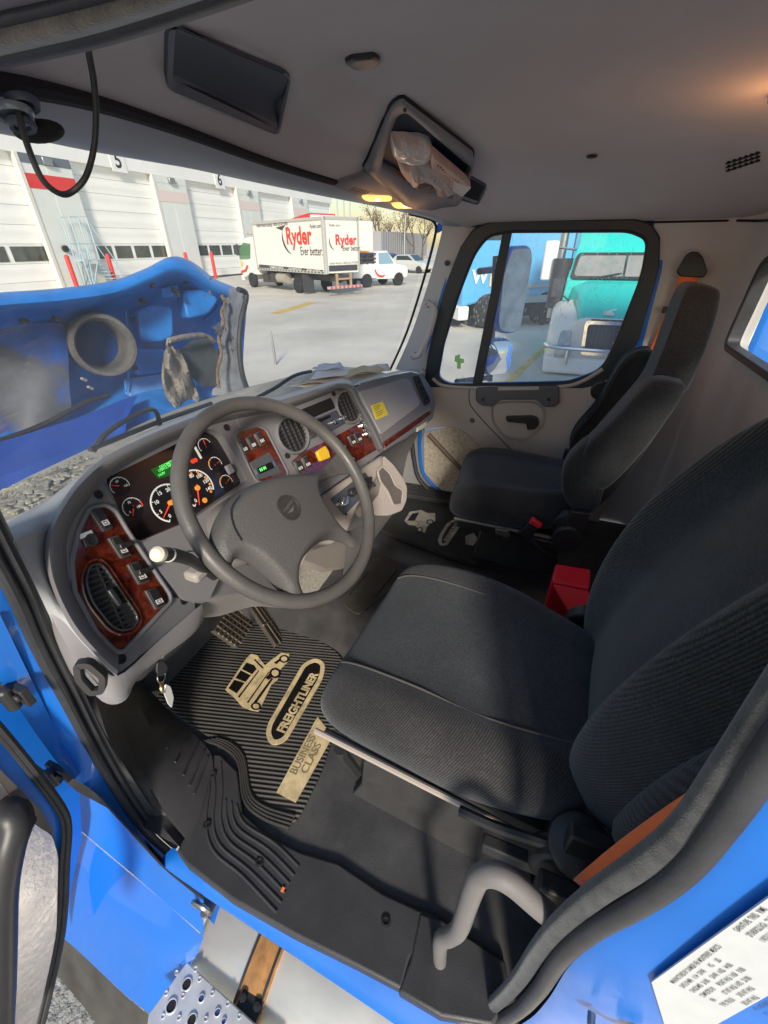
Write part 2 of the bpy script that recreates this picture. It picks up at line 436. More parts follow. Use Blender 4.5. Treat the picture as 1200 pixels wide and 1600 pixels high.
m_yel = mat('yellow road paint', (.62, .42, .10), .75, var=.2, vscale=4)
bm = NB()
for a, b, wd in (((790, 600), (862, 535), .16), ((430, 490), (470, 478), .5)):
    p, q = at(*a, z=GZ), at(*b, z=GZ); d = (q - p).normalized(); n = V((-d.y, d.x, 0)) * wd / 2
    p -= d * 2 if wd < .3 else d * 0
    q += d * 6 if wd < .3 else d * 1.5
    poly(bm, [V((k.x, k.y, GZ + .005)) for k in (p - n, q - n, q + n, p + n)])
tag(obj('road_markings', bm, m_yel), kind='structure')

scene.cycles.max_bounces = 14; scene.cycles.diffuse_bounces = 8; scene.cycles.transparent_max_bounces = 16; scene.cycles.sample_clamp_indirect = 8
# ---------------------------------------------------------------- the service building across the yard
m_wall = mat('white wall paint', (.80, .80, .78), .7, var=.04, vscale=.5)
m_door = mat('white dock door', (.86, .86, .83), .55, var=.03, vscale=.6, wave=(V((0, 0, 1)), 1.6, .12))
m_pil  = mat('pale grey pillar paint', (.68, .71, .68), .7, var=.05, vscale=.7)
m_stripe = mat('red stripe paint', (.66, .035, .03), .6)
m_hazed = mat('haze washed stripe', (.72, .60, .57), .7); m_gband = mat('dark grey band', (.12, .14, .17), .6)  # pale stripe: whitish haze of the windscreen painted into the red
m_dkwin = mat('dark pane', (.045, .055, .05), .1, var=.5, vscale=1.2, coat=.4)
FY = 28.44
m_joint = mat('door joint', (.42, .43, .43), .7); m_chas2 = mat('rubber bottom seal', (.05, .05, .05), .8)
t = empty('service_garage', 'long white service garage with numbered dock doors across the yard', 'building', (28, FY, GZ))
bm = NB()
pil = [(20.05, 22.95), (29.25, 32.25), (38.6, 41.6), (47.8, 50.8)]
edges = [11.2] + [k for p in pil for k in p] + [57]
box(bm, ((11 + 57) / 2, FY + .35 + 6, 3.9), (46, 11.9, 10))                       # body behind
box(bm, (34, FY + .2, 7.35), (46, .42, 3.7))                                      # lintel wall above the doors
obj('wall', bm, m_wall, t)
for a, b in pil:
    bm = NB(); box(bm, ((a + b) / 2, FY + .15, 2.2), (b - a, .42, 6.6))
    p = obj('pillar', bm, m_pil, t); first = a < 21
    bm = NB(); box(bm, ((a + b) / 2, FY - .07, 4.32), (b - a + .01, .02, .66)); obj('red_stripe', bm, m_stripe if first else m_hazed, p)
    bm = NB(); box(bm, ((a + b) / 2, FY - .07, 5.3), (b - a + .01, .02, .42)); obj('dark_band', bm, m_gband if first else m_pil, p)  # far bands take pillar grey, the same haze painted in
    bm = NB(); box(bm, ((a + b) / 2, FY - .16, 5.28), (.55, .2, .34)); obj('wall_lamp', bm, m_steel, p, bevel=.03)
    bm = NB(); box(bm, ((a + b) / 2 - .1, FY - .064, 2.0), (.03, .01, 6)); obj('joint', bm, m_wall, p)
    bm = NB()
    box(bm, (a - .12, FY + .05, 2.2), (.2, .3, 6.6)); obj('door_frame', bm, mat('cream frame', (.7, .68, .6), .6), p)
for i in range(0, len(edges) - 1, 2):
    a, b = edges[i], edges[i + 1]; cx = (a + b) / 2
    bm = NB(); box(bm, (cx, FY + .36, 2.2), (b - a, .1, 6.6))
    d = obj('dock_door', bm, m_door, t)
    for z in (-.45, .45, 1.4, 2.3, 3.2, 4.1, 4.9):
        bm = NB(); box(bm, (cx, FY + .308, z), (b - a, .012, .022)); obj('panel_joint', bm, m_joint, d)
    for xx in (a + .06, b - .06):
        bm = NB(); box(bm, (xx, FY + .27, 2.2), (.1, .08, 6.6)); obj('door_track', bm, m_pil, d)
    bm = NB(); box(bm, (cx, FY + .29, -1.02), (b - a, .06, .12)); obj('bottom_seal', bm, m_chas2, d)
    n = 4
    for k in range(n):
        wd = (b - a) / n
        bm = NB(); box(bm, (a + wd * (k + .5), FY + .3, .92), (wd - .28, .04, .72)); obj('pane', bm, m_dkwin, d)
def sign(s, x, z):
    bm = NB(); box(bm, (x, FY - .03, z), (1.15, .04, 1.15)); sg = obj('number_sign', bm, m_white, t)
    bm = NB(); txt(bm, s, 1.15, Matrix.Translation((x, FY - .056, z)) @ Matrix.Rotation(R(90), 4, 'X'), bold=.02, align='CENTER'); obj('number', bm, m_btext, sg)
sign('5', 26.5, 5.9); sign('6', 36.4, 5.85); sign('4', 17.0, 5.9)

m_redp = mat('red bollard paint', (.62, .03, .025), .5, var=.1, vscale=3)
for k, (x, y, lab) in enumerate(((20.2, 27.6, 'red bollard left of the rolling ladder'), (22.95, 27.6, 'red bollard right of the rolling ladder'), (29.75, 27.6, 'red bollard showing only its top above the raised hood'), (32.7, 27.6, 'red bollard beside the cab of the white box truck'))):
    bm = NB(); lathe(bm, Matrix.Translation((x, y, GZ)), [(.13, 0), (.13, 1.85), (.1, 1.93), (.03, 1.96), (0, 1.965)], 14)
    tag(obj('bollard', bm, m_redp), lab, 'bollard', 'red bollards guarding the dock doors')

# rolling ladder
m_lad = mat('pale blue ladder paint', (.34, .50, .58), .5)
t = empty('rolling_ladder', 'pale blue rolling warehouse ladder with platform and guard rails', 'ladder', (21.4, 27.8, GZ))
X0, Y0 = 21.05, 27.75
for s in (0, 1):
    bm = NB(); y = Y0 - .35 + s * .7
    tube(bm, [(X0, y, GZ), (X0, y, 2.7), (X0 + 1.1, y, 2.75), (X0 + 1.1, y, .55), (X0 + 1.0, y, .5)], .035, 6)
    tube(bm, [(X0 + 1.1, y, 2.6), (X0 + 2.3, y, .3), (X0 + 2.3, y, GZ)], .03, 6)
    tube(bm, [(X0, y, 1.4), (X0 + 1.1, y, 1.4)], .03, 6); tube(bm, [(X0 + .5, y, 1.3), (X0 + .1, y, GZ + .1)], .03, 6)
    tube(bm, [(X0 + .9, y, .45), (X0 + .05, y, GZ + .1)], .03, 6); tube(bm, [(X0 + 2.2, y, GZ + .1), (X0, y, GZ + .1)], .03, 6)
    obj('side_rail', bm, m_lad, t)
bm = NB(); box(bm, (X0 + .55, Y0, .55), (1.1, .8, .06)); obj('platform', bm, m_lad, t)
for k in range(7):
    bm = NB(); box(bm, (X0 + 1.2 + k * .15, Y0, .3 - k * .2), (.32, .72, .04)); obj('tread', bm, m_lad, t)
bm = NB(); lathe(bm, Matrix.Translation((20.8, FY - .1, 1.15)) @ Matrix.Rotation(R(90), 4, 'X'), [(.18, 0), (.18, .15), (.0, .15)], 14)
tag(obj('wall_horn', bm, m_black), 'small round black fitting on the grey pillar beside the ladder', 'fitting')

# ---------------------------------------------------------------- vehicles in the yard
m_tyre = mat('tyre rubber', (.02, .02, .02), .8); m_rim = mat('white wheel rim', (.6, .58, .52), .4)
m_vwhite = mat('white vehicle paint', (.80, .79, .74), .35, var=.03, vscale=1); m_boxw = mat('white box panel', (.83, .80, .70), .5, var=.03, vscale=.6)
m_rdrred = mat('red vinyl lettering', (.70, .035, .02), .5); m_chas = mat('dark chassis', (.05, .045, .04), .7, var=.3, vscale=4)
m_vdark = mat('dark vinyl', (.045, .045, .05), .5); m_amber = mat('amber lens', (.8, .25, .04), .3); m_alu = mat('aluminium rail', (.62, .6, .56), .45, .5)
def wheel(t, M, r=.42, w_=.26, rim=m_rim, name='wheel'):
    bm = NB(); lathe(bm, M, [(r * .58, -w_ / 2), (r * .93, -w_ / 2), (r, -w_ * .36), (r, w_ * .36), (r * .93, w_ / 2), (r * .58, w_ / 2)], 22)
    wh = obj(name, bm, m_tyre, t)
    bm = NB(); lathe(bm, M, [(0, w_ * .25), (r * .16, w_ * .3), (r * .18, w_ * .12), (r * .45, w_ * .16), (r * .52, w_ * .5), (r * .6, w_ * .49)], 18); obj('rim', bm, rim, wh)
    return wh

# local axes of the box truck: s forward, w to its right, measured from the rear left wheel
r0 = at(466, 458, z=GZ); f0 = at(395, 449, z=GZ)
d = (f0 - r0).normalized(); n = V((d.y, -d.x, 0))
def T(s, w_, z): return r0 + d * s + n * w_ + V((0, 0, z))
MT = Matrix(((d.x, n.x, 0, r0.x), (d.y, n.y, 0, r0.y), (0, 0, 1, 0), (0, 0, 0, 1)))    # local (s, w, z)
t = empty('box_truck', 'white rental box truck with red lettering on its side, parked in the yard', 'truck', r0)
S0, S1, WB, ZB, ZT = -3.0, 4.5, 2.15, -.02, 2.36
bm = NB(); box(bm, ((S0 + S1) / 2, WB / 2, (ZB + ZT) / 2), (S1 - S0, WB, ZT - ZB), MT)
cb = obj('cargo_box', bm, m_boxw, t)
bm = NB()
for s in (S0 + .06, S1 - .06): box(bm, (s, -.03, (ZB + ZT) / 2), (.14, .06, ZT - ZB + .06), MT)
for z in (ZT - .02, ZB + .02): box(bm, ((S0 + S1) / 2, -.03, z), (S1 - S0, .07, .12), MT)
for w_ in (.04, WB - .04): box(bm, (S0 - .02, w_, (ZB + ZT) / 2), (.06, .12, ZT - ZB + .06), MT)
box(bm, (S0 - .02, WB / 2, ZT - .02), (.06, WB, .14), MT)
obj('corner_rail', bm, m_alu, cb)
bm = NB()
for k in range(22): box(bm, (S0 + .25 + k * .335, -.075, ZB + .03), (.12, .02, .06), MT)
obj('rivet_row', bm, m_chas, cb)
# lettering: frames on the side and on the rear door
fs = Fr(T(0, -.005, 0), -n); fb = Fr(T(S0 - .005, 0, 0) + V((0, 0, -GZ)), -d)
def lettering(fr, c, k, mirror=False):
    ax, az = c
    bm = NB()
    txt(bm, 'Ryder', 1.02 * k, fr.M((ax, az), .012), bold=.03, sx=.95)
    o1 = obj('lettering', bm, m_rdrred, cb)
    bm = NB(); txt(bm, 'Ever better.', .52 * k, fr.M((ax + 1.25 * k, az - .62 * k), .012), bold=.008, sx=.8)
    a = [fr.P((ax - .15 * k + math.cos(q) * 1.0 * k * e + .75 * k, az - .05 * k + math.sin(q) * .72 * k * e), .012) for e in (1,) for q in [R(150 + 110 * j / 14) for j in range(15)]]
    b2 = [fr.P((ax - .15 * k + math.cos(q) * 1.0 * k * (1 - .16 * math.sin(math.pi * j / 14)) + .75 * k, az - .05 * k + math.sin(q) * .72 * k * (1 - .2 * math.sin(math.pi * j / 14))), .012) for j, q in enumerate([R(150 + 110 * j / 14) for j in range(15)])]
    loft(bm, [a, b2])
    poly(bm, [fr.P((ax - .95 * k, az + .42 * k), .012), fr.P((ax + .05 * k, az + .5 * k), .012), fr.P((ax - .3 * k, az + .28 * k), .012)])
    obj('slogan', bm, m_vdark, cb)
ptc = fs.px(447, 372); lettering(fs, (ptc[0], ptc[1] + .05), 1.08)
bm = NB(); p = fs.px(401, 353); txt(bm, 'Ryder Rental Leasing 1-800-GO-RYDER', .22, fs.M(p, .012), bold=.01)
p = fs.px(484, 354); txt(bm, 'Ryder.com', .24, fs.M(p, .012), bold=.01); obj('small_print', bm, m_vdark, cb)
bm = NB()
a, b, c, e = fs.px(405, 413), fs.px(505, 422), fs.px(505, 427), fs.px(405, 419)
plate(bm, fs, [a, b, c, e], .004, .014); obj('dark_strip', bm, m_vdark, cb)
bm = NB()
for k in range(3): 
    p = fs.px(422 + k * 29, 417.5 + k * 2.4); txt(bm, ('COMMERCIAL VEHICLES', 'USED VEHICLE SALES', 'RENTAL & LEASING')[k], .15, fs.M(p, .02), bold=.02)
obj('strip_print', bm, m_wtext, cb)
bm = NB(); box(bm, (S0 - .012, WB / 2, (ZB + ZT) / 2 + .05), (.03, WB - .3, ZT - ZB - .3), MT)
rd = obj('rear_door', bm, m_boxw, cb)
bm = NB(); txt(bm, 'Ryder', .62, fb.M((.62, 1.42), .045), bold=.03, sx=.9); obj('door_lettering', bm, m_rdrred, cb)
bm = NB(); txt(bm, 'Ever better.', .32, fb.M((1.05, 1.06), .045), bold=.01, sx=.8); txt(bm, 'Ryder.com', .16, fb.M((.3, 2.05), .045)); txt(bm, 'Ryder Rental 1-800-GO-RYDER', .14, fb.M((.2, .42), .045))
a = [fb.P((.72 + math.cos(q) * .48, 1.36 + math.sin(q) * .4), .045) for q in [R(150 + 100 * j / 10) for j in range(11)]]
b2 = [fb.P((.72 + math.cos(q) * (.48 - .07 * math.sin(math.pi * j / 10)), 1.36 + math.sin(q) * (.4 - .07 * math.sin(math.pi * j / 10))), .045) for j, q in enumerate([R(150 + 100 * j / 10) for j in range(11)])]
loft(bm, [a, b2]); box(bm, (S0 - .03, WB / 2, .2), (.02, WB - .3, .26), MT); obj('door_print', bm, m_vdark, cb)
# chassis, tank, lift, wheels
bm = NB(); box(bm, (1.7, WB / 2, -.28), (9.2, .9, .3), MT); box(bm, (2.6, .35, -.45), (1.3, .5, .5), MT); box(bm, (4.0, .4, -.5), (.7, .5, .45), MT); obj('chassis', bm, m_chas, t)
bm = NB(); lathe(bm, MT @ Matrix.Translation((1.9, .25, -.42)) @ Matrix.Rotation(R(90), 4, 'Y'), [(0, -.5), (.27, -.5), (.27, .5), (0, .5)], 18); obj('fuel_tank', bm, mat('dull tank', (.45, .42, .36), .5, .4), t)
bm = NB(); box(bm, (S0 - .1, WB / 2, -.68), (.12, WB + .1, .12), MT); lb = obj('lift_bar', bm, m_alu, t)
bm = NB()
for k in range(8): box(bm, (S0 - .165, .15 + k * .27, -.68), (.02, .13, .1), MT)
obj('marker', bm, m_rdrred, lb)
bm = NB()
for w_ in (.6, 1.5): box(bm, (S0 - .05, w_, -.35), (.1, .1, .6), MT)
box(bm, (S0 - .05, 1.05, -.3), (.1, .9, .08), MT); obj('lift_post', bm, mat('tan lift steel', (.4, .27, .14), .6), t)
bm = NB(); box(bm, (-1.0, .12, -.55), (.04, .7, .85), MT); obj('mud_flap', bm, m_vdark, t)
WM = lambda s, w_, z=-.68: MT @ Matrix.Translation((s, w_, z)) @ Matrix.Rotation(R(90), 4, 'X')
for s, w_ in ((0, .12), (5.66, .12), (0, WB - .15), (5.66, WB - .15)): wheel(t, WM(s, w_), .43, .28)
# cab
def cabring(s, z0, z1, wa, wb): return [MT @ V(p) for p in ((s, wa, z0), (s, wa, z1), (s, wb, z1), (s, wb, z0))]
bm = NB()
loft(bm, [cabring(4.62, -.35, 1.65, .1, 2.0), cabring(5.6, -.35, 1.68, .1, 2.0), cabring(6.35, -.45, 1.6, .12, 1.98), cabring(6.9, -.6, .62, .1, 2.0), cabring(7.25, -.62, .5, .16, 1.94)], True, True)
cabo = obj('cab', bm, m_vwhite, t, bevel=.06)
fc = Fr(T(0, .085, 0), -n)
bm = NB(); plate(bm, fc, rpoly([fc.px(374.5, 405), fc.px(375, 388), fc.px(380, 379), fc.px(391, 381), fc.px(391, 404)], .08), 0, .02); obj('side_window', bm, mat('green tinted pane', (.10, .22, .10), .1), cabo)
bm = NB(); plate(bm, fc, [fc.px(u, v) for u, v in ((377, 423), (383, 421), (386, 414), (388, 415), (385, 424), (377, 427))], 0, .02); obj('swoosh', bm, m_rdrred, cabo)
bm = NB(); plate(bm, fc, disc2(*fc.px(378, 412), .16), 0, .02); obj('amber_patch', bm, mat('yellow marking', (.8, .5, .05), .5), cabo)
bm = NB(); box(bm, (6.9, -.08, 1.0), (.12, .14, .62), MT); box(bm, (6.75, .02, 1.2), (.05, .2, .05), MT); obj('cab_mirror', bm, m_vdark, cabo)
bm = NB(); box(bm, (5.9, 1.05, 1.9), (.5, 1.4, .2), MT); obj('roof_fairing', bm, mat('tan fairing', (.45, .4, .33), .6), cabo, bevel=.05)
wsf = Fr(T(6.63, 1.05, 1.1), d * 1.0 + V((0, 0, .5)))
bm = NB(); plate(bm, wsf, [(-.85, -.5), (.85, -.5), (.78, .45), (-.78, .45)], .02, .04); obj('windscreen', bm, m_vglass, cabo)
bm = NB(); box(bm, (7.25, 1.05, -.6), (.2, 1.9, .3), MT); obj('bumper', bm, m_vwhite, cabo, bevel=.04)
# second truck behind with a red fairing
p0 = at(487, 342, y=19)
t = empty('red_topped_truck', 'truck mostly hidden behind the white box truck, only its red and white roof fairing showing', 'truck', (p0.x, p0.y, GZ))
M2 = Matrix.Translation((p0.x, p0.y, 0)) @ Matrix.Rotation(math.atan2(d.y, d.x), 4, 'Z')
bm = NB()
loft(bm, [[M2 @ V(p) for p in ((s, -1.1, GZ + 1), (s, -1.1, z), (s, 1.1, z), (s, 1.1, GZ + 1))] for s, z in ((2.0, 2.3), (.9, 2.98), (-1.5, 3.15), (-1.7, 2.7), (-6, 2.6))], True, True); ct = obj('cab', bm, m_vwhite, t, bevel=.1)
bm = NB(); loft(bm, [[M2 @ V(p) for p in ((s, -1.12, z - .3), (s, -1.12, z + .03), (s, 1.12, z + .03), (s, 1.12, z - .3))] for s, z in ((1.0, 2.95), (-1.5, 3.17))], True, True); obj('red_fairing', bm, m_stripe, ct)
for s in (1.2, -4.5):
    for w_ in (-1, 1): wheel(t, M2 @ Matrix.Translation((s, w_, GZ + .5)) @ Matrix.Rotation(R(90), 4, 'X'), .5, .3)

# pickup
def car_body(prof, wd, M, inset_top=.14, bm=None):
    """lofted body: prof = [(s, z_bottom, z_belt, z_roof)]"""
    bm = bm or NB(); rings = []
    for s, zb, zm, zt in prof:
        h = wd / 2; it = inset_top * (1 if zt > zm + .1 else .2)
        rings.append([M @ V(p) for p in ((s, -h * .94, zb), (s, -h, (zb + zm) / 2), (s, -h * .97, zm), (s, -h + it, zt), (s, h - it, zt), (s, h * .97, zm), (s, h, (zb + zm) / 2), (s, h * .94, zb))])
    loft(bm, rings, True, True); return bm
a = at(558, 447, z=GZ); b = at(592, 444, z=GZ); a = a + V((0, .4, 0)); d2 = (b - a).normalized(); n2 = V((d2.y, -d2.x, 0))
def vehM(p, dd): return Matrix(((dd.x, -dd.y, 0, p.x), (dd.y, dd.x, 0, p.y), (0, 0, 1, GZ), (0, 0, 0, 1)))
MP = vehM(a - n2 * -.9, d2)
t = empty('pickup_truck', 'white crew pickup with a red swoosh on its flank behind the box truck', 'pickup', (a.x, a.y, GZ))
bm = car_body([(-1.0, .55, 1.15, 1.3), (.75, .5, 1.15, 1.32), (.8, .45, 1.2, 1.95), (1.7, .42, 1.2, 2.0), (2.35, .42, 1.18, 1.25), (3.1, .45, 1.05, 1.15), (3.3, .5, .95, 1.0)], 1.95, MP, .2)
pb = obj('body', bm, m_vwhite, t, bevel=.05)
fp = Fr(MP @ V((0, .985, 0)), MP.to_3x3() @ V((0, 1, 0)))
for s in (-1, 1):
    q = MP.to_3x3() @ V((0, s, 0)); fp = Fr(MP @ V((0, s * .92, 0)), q)
    sgn = -s
    bm = NB(); pts = [(.95, 1.26), (.95, 1.88), (1.65, 1.9), (2.15, 1.28)]
    plate(bm, fp, [((x - 0) * (-1 if s > 0 else 1) , z - GZ * 0 - (fp.o.z)) if False else (x * (-1 if s > 0 else 1), z) for x, z in pts], -.02, .02); obj('side_window', bm, mat('blue pane', (.22, .36, .46), .1), pb)
    bm = NB(); ang = [R(190 + k * 9) for k in range(13)]
    A = [fp.P((( 1.1 + .55 * math.cos(q)) * (-1 if s > 0 else 1), 1.05 + .5 * math.sin(q)), .07) for q in ang]; B = [fp.P(((1.14 + .5 * math.cos(q)) * (-1 if s > 0 else 1), 1.1 + .45 * math.sin(q)), .07) for q in ang]
    loft(bm, [A, B]); obj('swoosh', bm, m_rdrred, pb)
bm = NB(); 
for s in (-.75, -.3, .15, .6): box(bm, (s, 0, 1.6), (.05, 1.7, .62), MP)
for z in (1.4, 1.6, 1.85): box(bm, (0, .85, z), (1.6, .05, .06), MP); box(bm, (0, -.85, z), (1.6, .05, .06), MP)
obj('cargo_rack', bm, m_chas, t)
bm = NB(); box(bm, (.6, .3, 1.95), (.2, 1.0, .1), MP); obj('beacon_bar', bm, m_amber, t)
for s in (0, 2.55):
    for w_ in (-.85, .85): wheel(t, MP @ Matrix.Translation((s, w_, .4)) @ Matrix.Rotation(R(-90 if w_ > 0 else 90), 4, 'X'), .4, .26, m_chrome)

# cars parked far away
m_cblue = mat('blue car paint', (.035, .10, .22), .3, coat=.5); m_csil = mat('silver car paint', (.62, .62, .6), .3, .3, coat=.5)
def sedan(u, v, y, heading, paint, label):
    p = at(u, v, y=y); p.z = GZ
    M = vehM(p, V((math.cos(heading), math.sin(heading), 0)))
    t = empty('parked_car', label, 'car', p, 'cars parked at the far side of the yard')
    bm = car_body([(-2.3, .4, .85, .9), (-1.9, .3, .95, 1.0), (-1.3, .28, .98, 1.5), (.1, .28, .98, 1.52), (.9, .28, .95, 1.02), (1.9, .3, .8, .88), (2.25, .4, .65, .7)], 1.85, M, .25)
    b = obj('body', bm, paint, t, bevel=.05)
    bm = NB(); 
    for s in (-1, 1): prism(bm, [M @ V((x, s * .80, z)) for x, z in ((-1.25, 1.02), (-1.15, 1.42), (.05, 1.44), (.7, 1.02))], M.to_3x3() @ V((0, s * .06, 0)))
    obj('side_window', bm, m_vglass, b)
    bm = NB(); poly(bm, [M @ V(q) for q in ((.22, -.62, 1.5), (.22, .62, 1.5), (.93, .78, 1.05), (.93, -.78, 1.05))]); obj('windscreen', bm, m_vglass, b)
    for s in (-1.35, 1.35):
        for w_ in (-.82, .82): wheel(t, M @ Matrix.Translation((s, w_, .32)) @ Matrix.Rotation(R(-90 if w_ > 0 else 90), 4, 'X'), .32, .22, m_chrome)
sedan(612, 425, 17.0, R(250), m_cblue, 'dark blue car parked far away beyond the pickup')
sedan(643, 424, 14.2, R(255), m_csil, 'white car parked far away at the right edge of the windscreen')
sedan(597, 420, 21.5, R(70), m_cblue, 'dark car half hidden behind the white pickup')

# bare trees and grey buildings on the horizon
m_bark = mat('bark', (.11, .085, .065), .9); m_leaf = mat('autumn leaves', (.30, .21, .09), .8, var=.4, vscale=2)
def tree(x, y, hh, seed, label):
    rnd = random.Random(seed); base = V((x, y, GZ))
    t = empty('bare_tree', label, 'tree', base, 'autumn trees along the far edge of the yard')
    bm = NB(); tips = []
    def br(p, dr, ln, r, lv):
        q = p + dr * ln; m_ = (p + q) / 2 + V((rnd.uniform(-1, 1), rnd.uniform(-1, 1), 0)) * ln * .06
        tube(bm, [p, m_, q], [r, r * .8, r * .6], 5)
        if lv == 0: tips.append(q); return
        for k in range(rnd.choice((3, 4))):
            nd = (dr + V((rnd.uniform(-1, 1), rnd.uniform(-1, 1), rnd.uniform(-.2, .7))) * .75).normalized()
            br(q if k else (p + q * 1.6) / 2.6, nd, ln * rnd.uniform(.55, .75), r * .55, lv - 1)
    br(base, V((0, 0, 1)), hh * .36, hh * .025, 3)
    obj('trunk', bm, m_bark, t)
    bm = NB()
    for q in tips:
        for k in range(9):
            c = q + V((rnd.gauss(0, 1), rnd.gauss(0, 1), rnd.gauss(0, .8))) * hh * .055; s = hh * rnd.uniform(.008, .018)
            a_ = V((rnd.uniform(-1, 1), rnd.uniform(-1, 1), rnd.uniform(-1, 1))).normalized(); b_ = a_.orthogonal().normalized()
            poly(bm, [c - a_ * s, c - b_ * s, c + a_ * s, c + b_ * s])
    obj('crown', bm, m_leaf, t, sharp=None)
for k, (u, yy, hh) in enumerate(((560, 40, 8), (590, 36, 9.5), (612, 33, 8.5), (628, 36, 10), (645, 30, 9), (660, 27, 8.5), (573, 44, 9))):
    p = at(u, 395, y=yy); tree(p.x, p.y, hh, 11 + k, 'bare autumn tree behind the parked cars, ' + ('behind the pickup', 'second from the box truck', 'above the dark blue car', 'tallest of the row', 'above the white car', 'rightmost at the windscreen edge', 'nearest to the box truck')[k])
p = at(640, 400, y=30)
bm = NB(); box(bm, (p.x + 6, p.y + 4, GZ + 2.2), (30, 3, 4.4)); bw = obj('low_warehouse', bm, mat('grey cladding', (.33, .32, .32), .7, wave=(V((1, 0, 0)), .8, .4)))
tag(bw, 'low grey warehouse beyond the parked cars', 'building')
# masts and lamp post
m_mast = mat('grey mast', (.4, .42, .43), .5)
for k, (u, top, lab) in enumerate(((530, 318, 'thin grey mast nearest the box truck roof'), (540, 316, 'thin grey mast in the middle of the group'), (549, 320, 'thin grey mast furthest from the box truck roof'))):
    p = at(u, 380, y=24); q = at(u - 2, top, y=24)
    bm = NB(); tube(bm, [(p.x, p.y, GZ), (p.x, p.y, q.z), (p.x + .6, p.y, q.z + 1.2)], .07, 6); tag(obj('mast', bm, m_mast), lab, 'mast', 'thin masts behind the box truck')
p = at(632, 385, y=22); bm = NB(); tube(bm, [(p.x, p.y, GZ), (p.x, p.y, 3.0), (p.x + .35, p.y, 4.6)], .08, 6); tag(obj('lamp_post', bm, m_mast), 'leaning grey pole in front of the bare trees', 'pole')
p = at(431, 570, z=GZ); bm = NB(); tube(bm, [(p.x, p.y, GZ), (p.x, p.y, GZ + .32), (p.x, p.y, GZ + .72)], [.028, .028, .012], 8); tag(obj('marker_rod', bm, m_steel), 'short steel rod standing on the asphalt right of the raised hood', 'rod')
# ---------------------------------------------------------------- raised engine hood seen through the windscreen
t = empty('engine_hood', 'bright blue truck hood tilted forward with its inner side facing the cab', 'hood', (1.1, 1.7, 0))
us = [-160, -80, 0, 60, 120, 180, 230, 268, 300, 335, 365, 386]
rows = [  # (v per column, y)
    ([480, 470, 460, 456, 450, 440, 421, 403, 411, 437, 450, 462], 1.72),
    ([492, 482, 472, 467, 461, 451, 431, 414, 421, 446, 460, 472], 1.65),
    ([500, 490, 482, 478, 472, 462, 443, 428, 434, 456, 470, 482], 1.66),
    ([525, 515, 505, 500, 494, 482, 466, 452, 458, 474, 487, 500], 1.80),
    ([570, 560, 548, 542, 536, 524, 508, 498, 502, 515, 522, 530], 1.92),
    ([660, 648, 635, 628, 620, 600, 580, 572, 570, 575, 572, 570], 1.95),
    ([735, 722, 708, 694, 676, 648, 625, 615, 608, 612, 606, 600], 1.72),
    ([790, 778, 760, 735, 715, 690, 664, 655, 648, 648, 642, 630], 1.55)]
G = []
for vs_, y in rows:
    G.append([at(u - (max(0, (vs_[i] - 465)) * .09 if i > 9 else 0) + (max(0, vs_[i] - 560) * .22 if i > 9 else 0), vs_[i], y=y - (.12 if i == 11 else 0)) for i, u in enumerate(us)])
G2 = [cr(r, 4) for r in G]; G3 = [cr(c, 4) for c in zip(*G2)]
bm = NB(); loft(bm, G3); hs = obj('inner_shell', bm, m_bluein, t, solid=.012, sharp=60)
def hy(p): return p.y - 1.9
# heat-stained dark patch, ribs and raised pads
hf = Fr((1.2, 1.86, .8), (-.25, -1, .12))
def pad(L, h0, h1, mt, name, r=.03, bev=.012):
    bm = NB(); ab = rpoly(hf.pxl(L), r); plate(bm, hf, ab, h0, h1); return obj(name, bm, mt, t, bevel=bev, seg=3)
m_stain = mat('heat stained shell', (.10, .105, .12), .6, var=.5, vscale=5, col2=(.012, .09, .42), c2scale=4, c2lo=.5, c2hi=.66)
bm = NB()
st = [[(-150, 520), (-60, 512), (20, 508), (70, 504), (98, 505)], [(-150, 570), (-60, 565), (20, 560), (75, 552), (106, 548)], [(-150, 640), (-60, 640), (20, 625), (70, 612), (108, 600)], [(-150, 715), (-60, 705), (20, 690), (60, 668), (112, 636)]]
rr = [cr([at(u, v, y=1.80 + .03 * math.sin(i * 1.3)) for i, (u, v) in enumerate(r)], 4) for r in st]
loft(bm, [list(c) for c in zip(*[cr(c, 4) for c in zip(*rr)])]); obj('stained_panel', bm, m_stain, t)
pad([(206, 486), (232, 476), (262, 480), (264, 528), (240, 536), (212, 534)], -.02, .05, m_bluein, 'pressed_pad')
pad([(204, 545), (252, 545), (250, 582), (208, 586)], -.02, .04, m_bluein, 'pressed_pad', .02)
pad([(275, 455), (318, 452), (335, 468), (318, 492), (285, 500)], -.02, .05, m_bluein, 'pressed_pad')
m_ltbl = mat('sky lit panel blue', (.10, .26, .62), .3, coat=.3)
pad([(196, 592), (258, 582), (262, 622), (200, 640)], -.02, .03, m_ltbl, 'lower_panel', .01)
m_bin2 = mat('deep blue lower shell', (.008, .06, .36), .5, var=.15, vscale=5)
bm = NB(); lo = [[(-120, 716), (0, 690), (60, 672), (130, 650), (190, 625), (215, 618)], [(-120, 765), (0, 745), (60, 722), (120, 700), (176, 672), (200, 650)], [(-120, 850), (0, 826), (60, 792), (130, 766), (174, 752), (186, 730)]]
loft(bm, [cr([at(u, v, y=y) for u, v in r], 4) for r, y in zip(lo, (1.68, 1.5, 1.42))]); obj('lower_shell', bm, m_bin2, t)
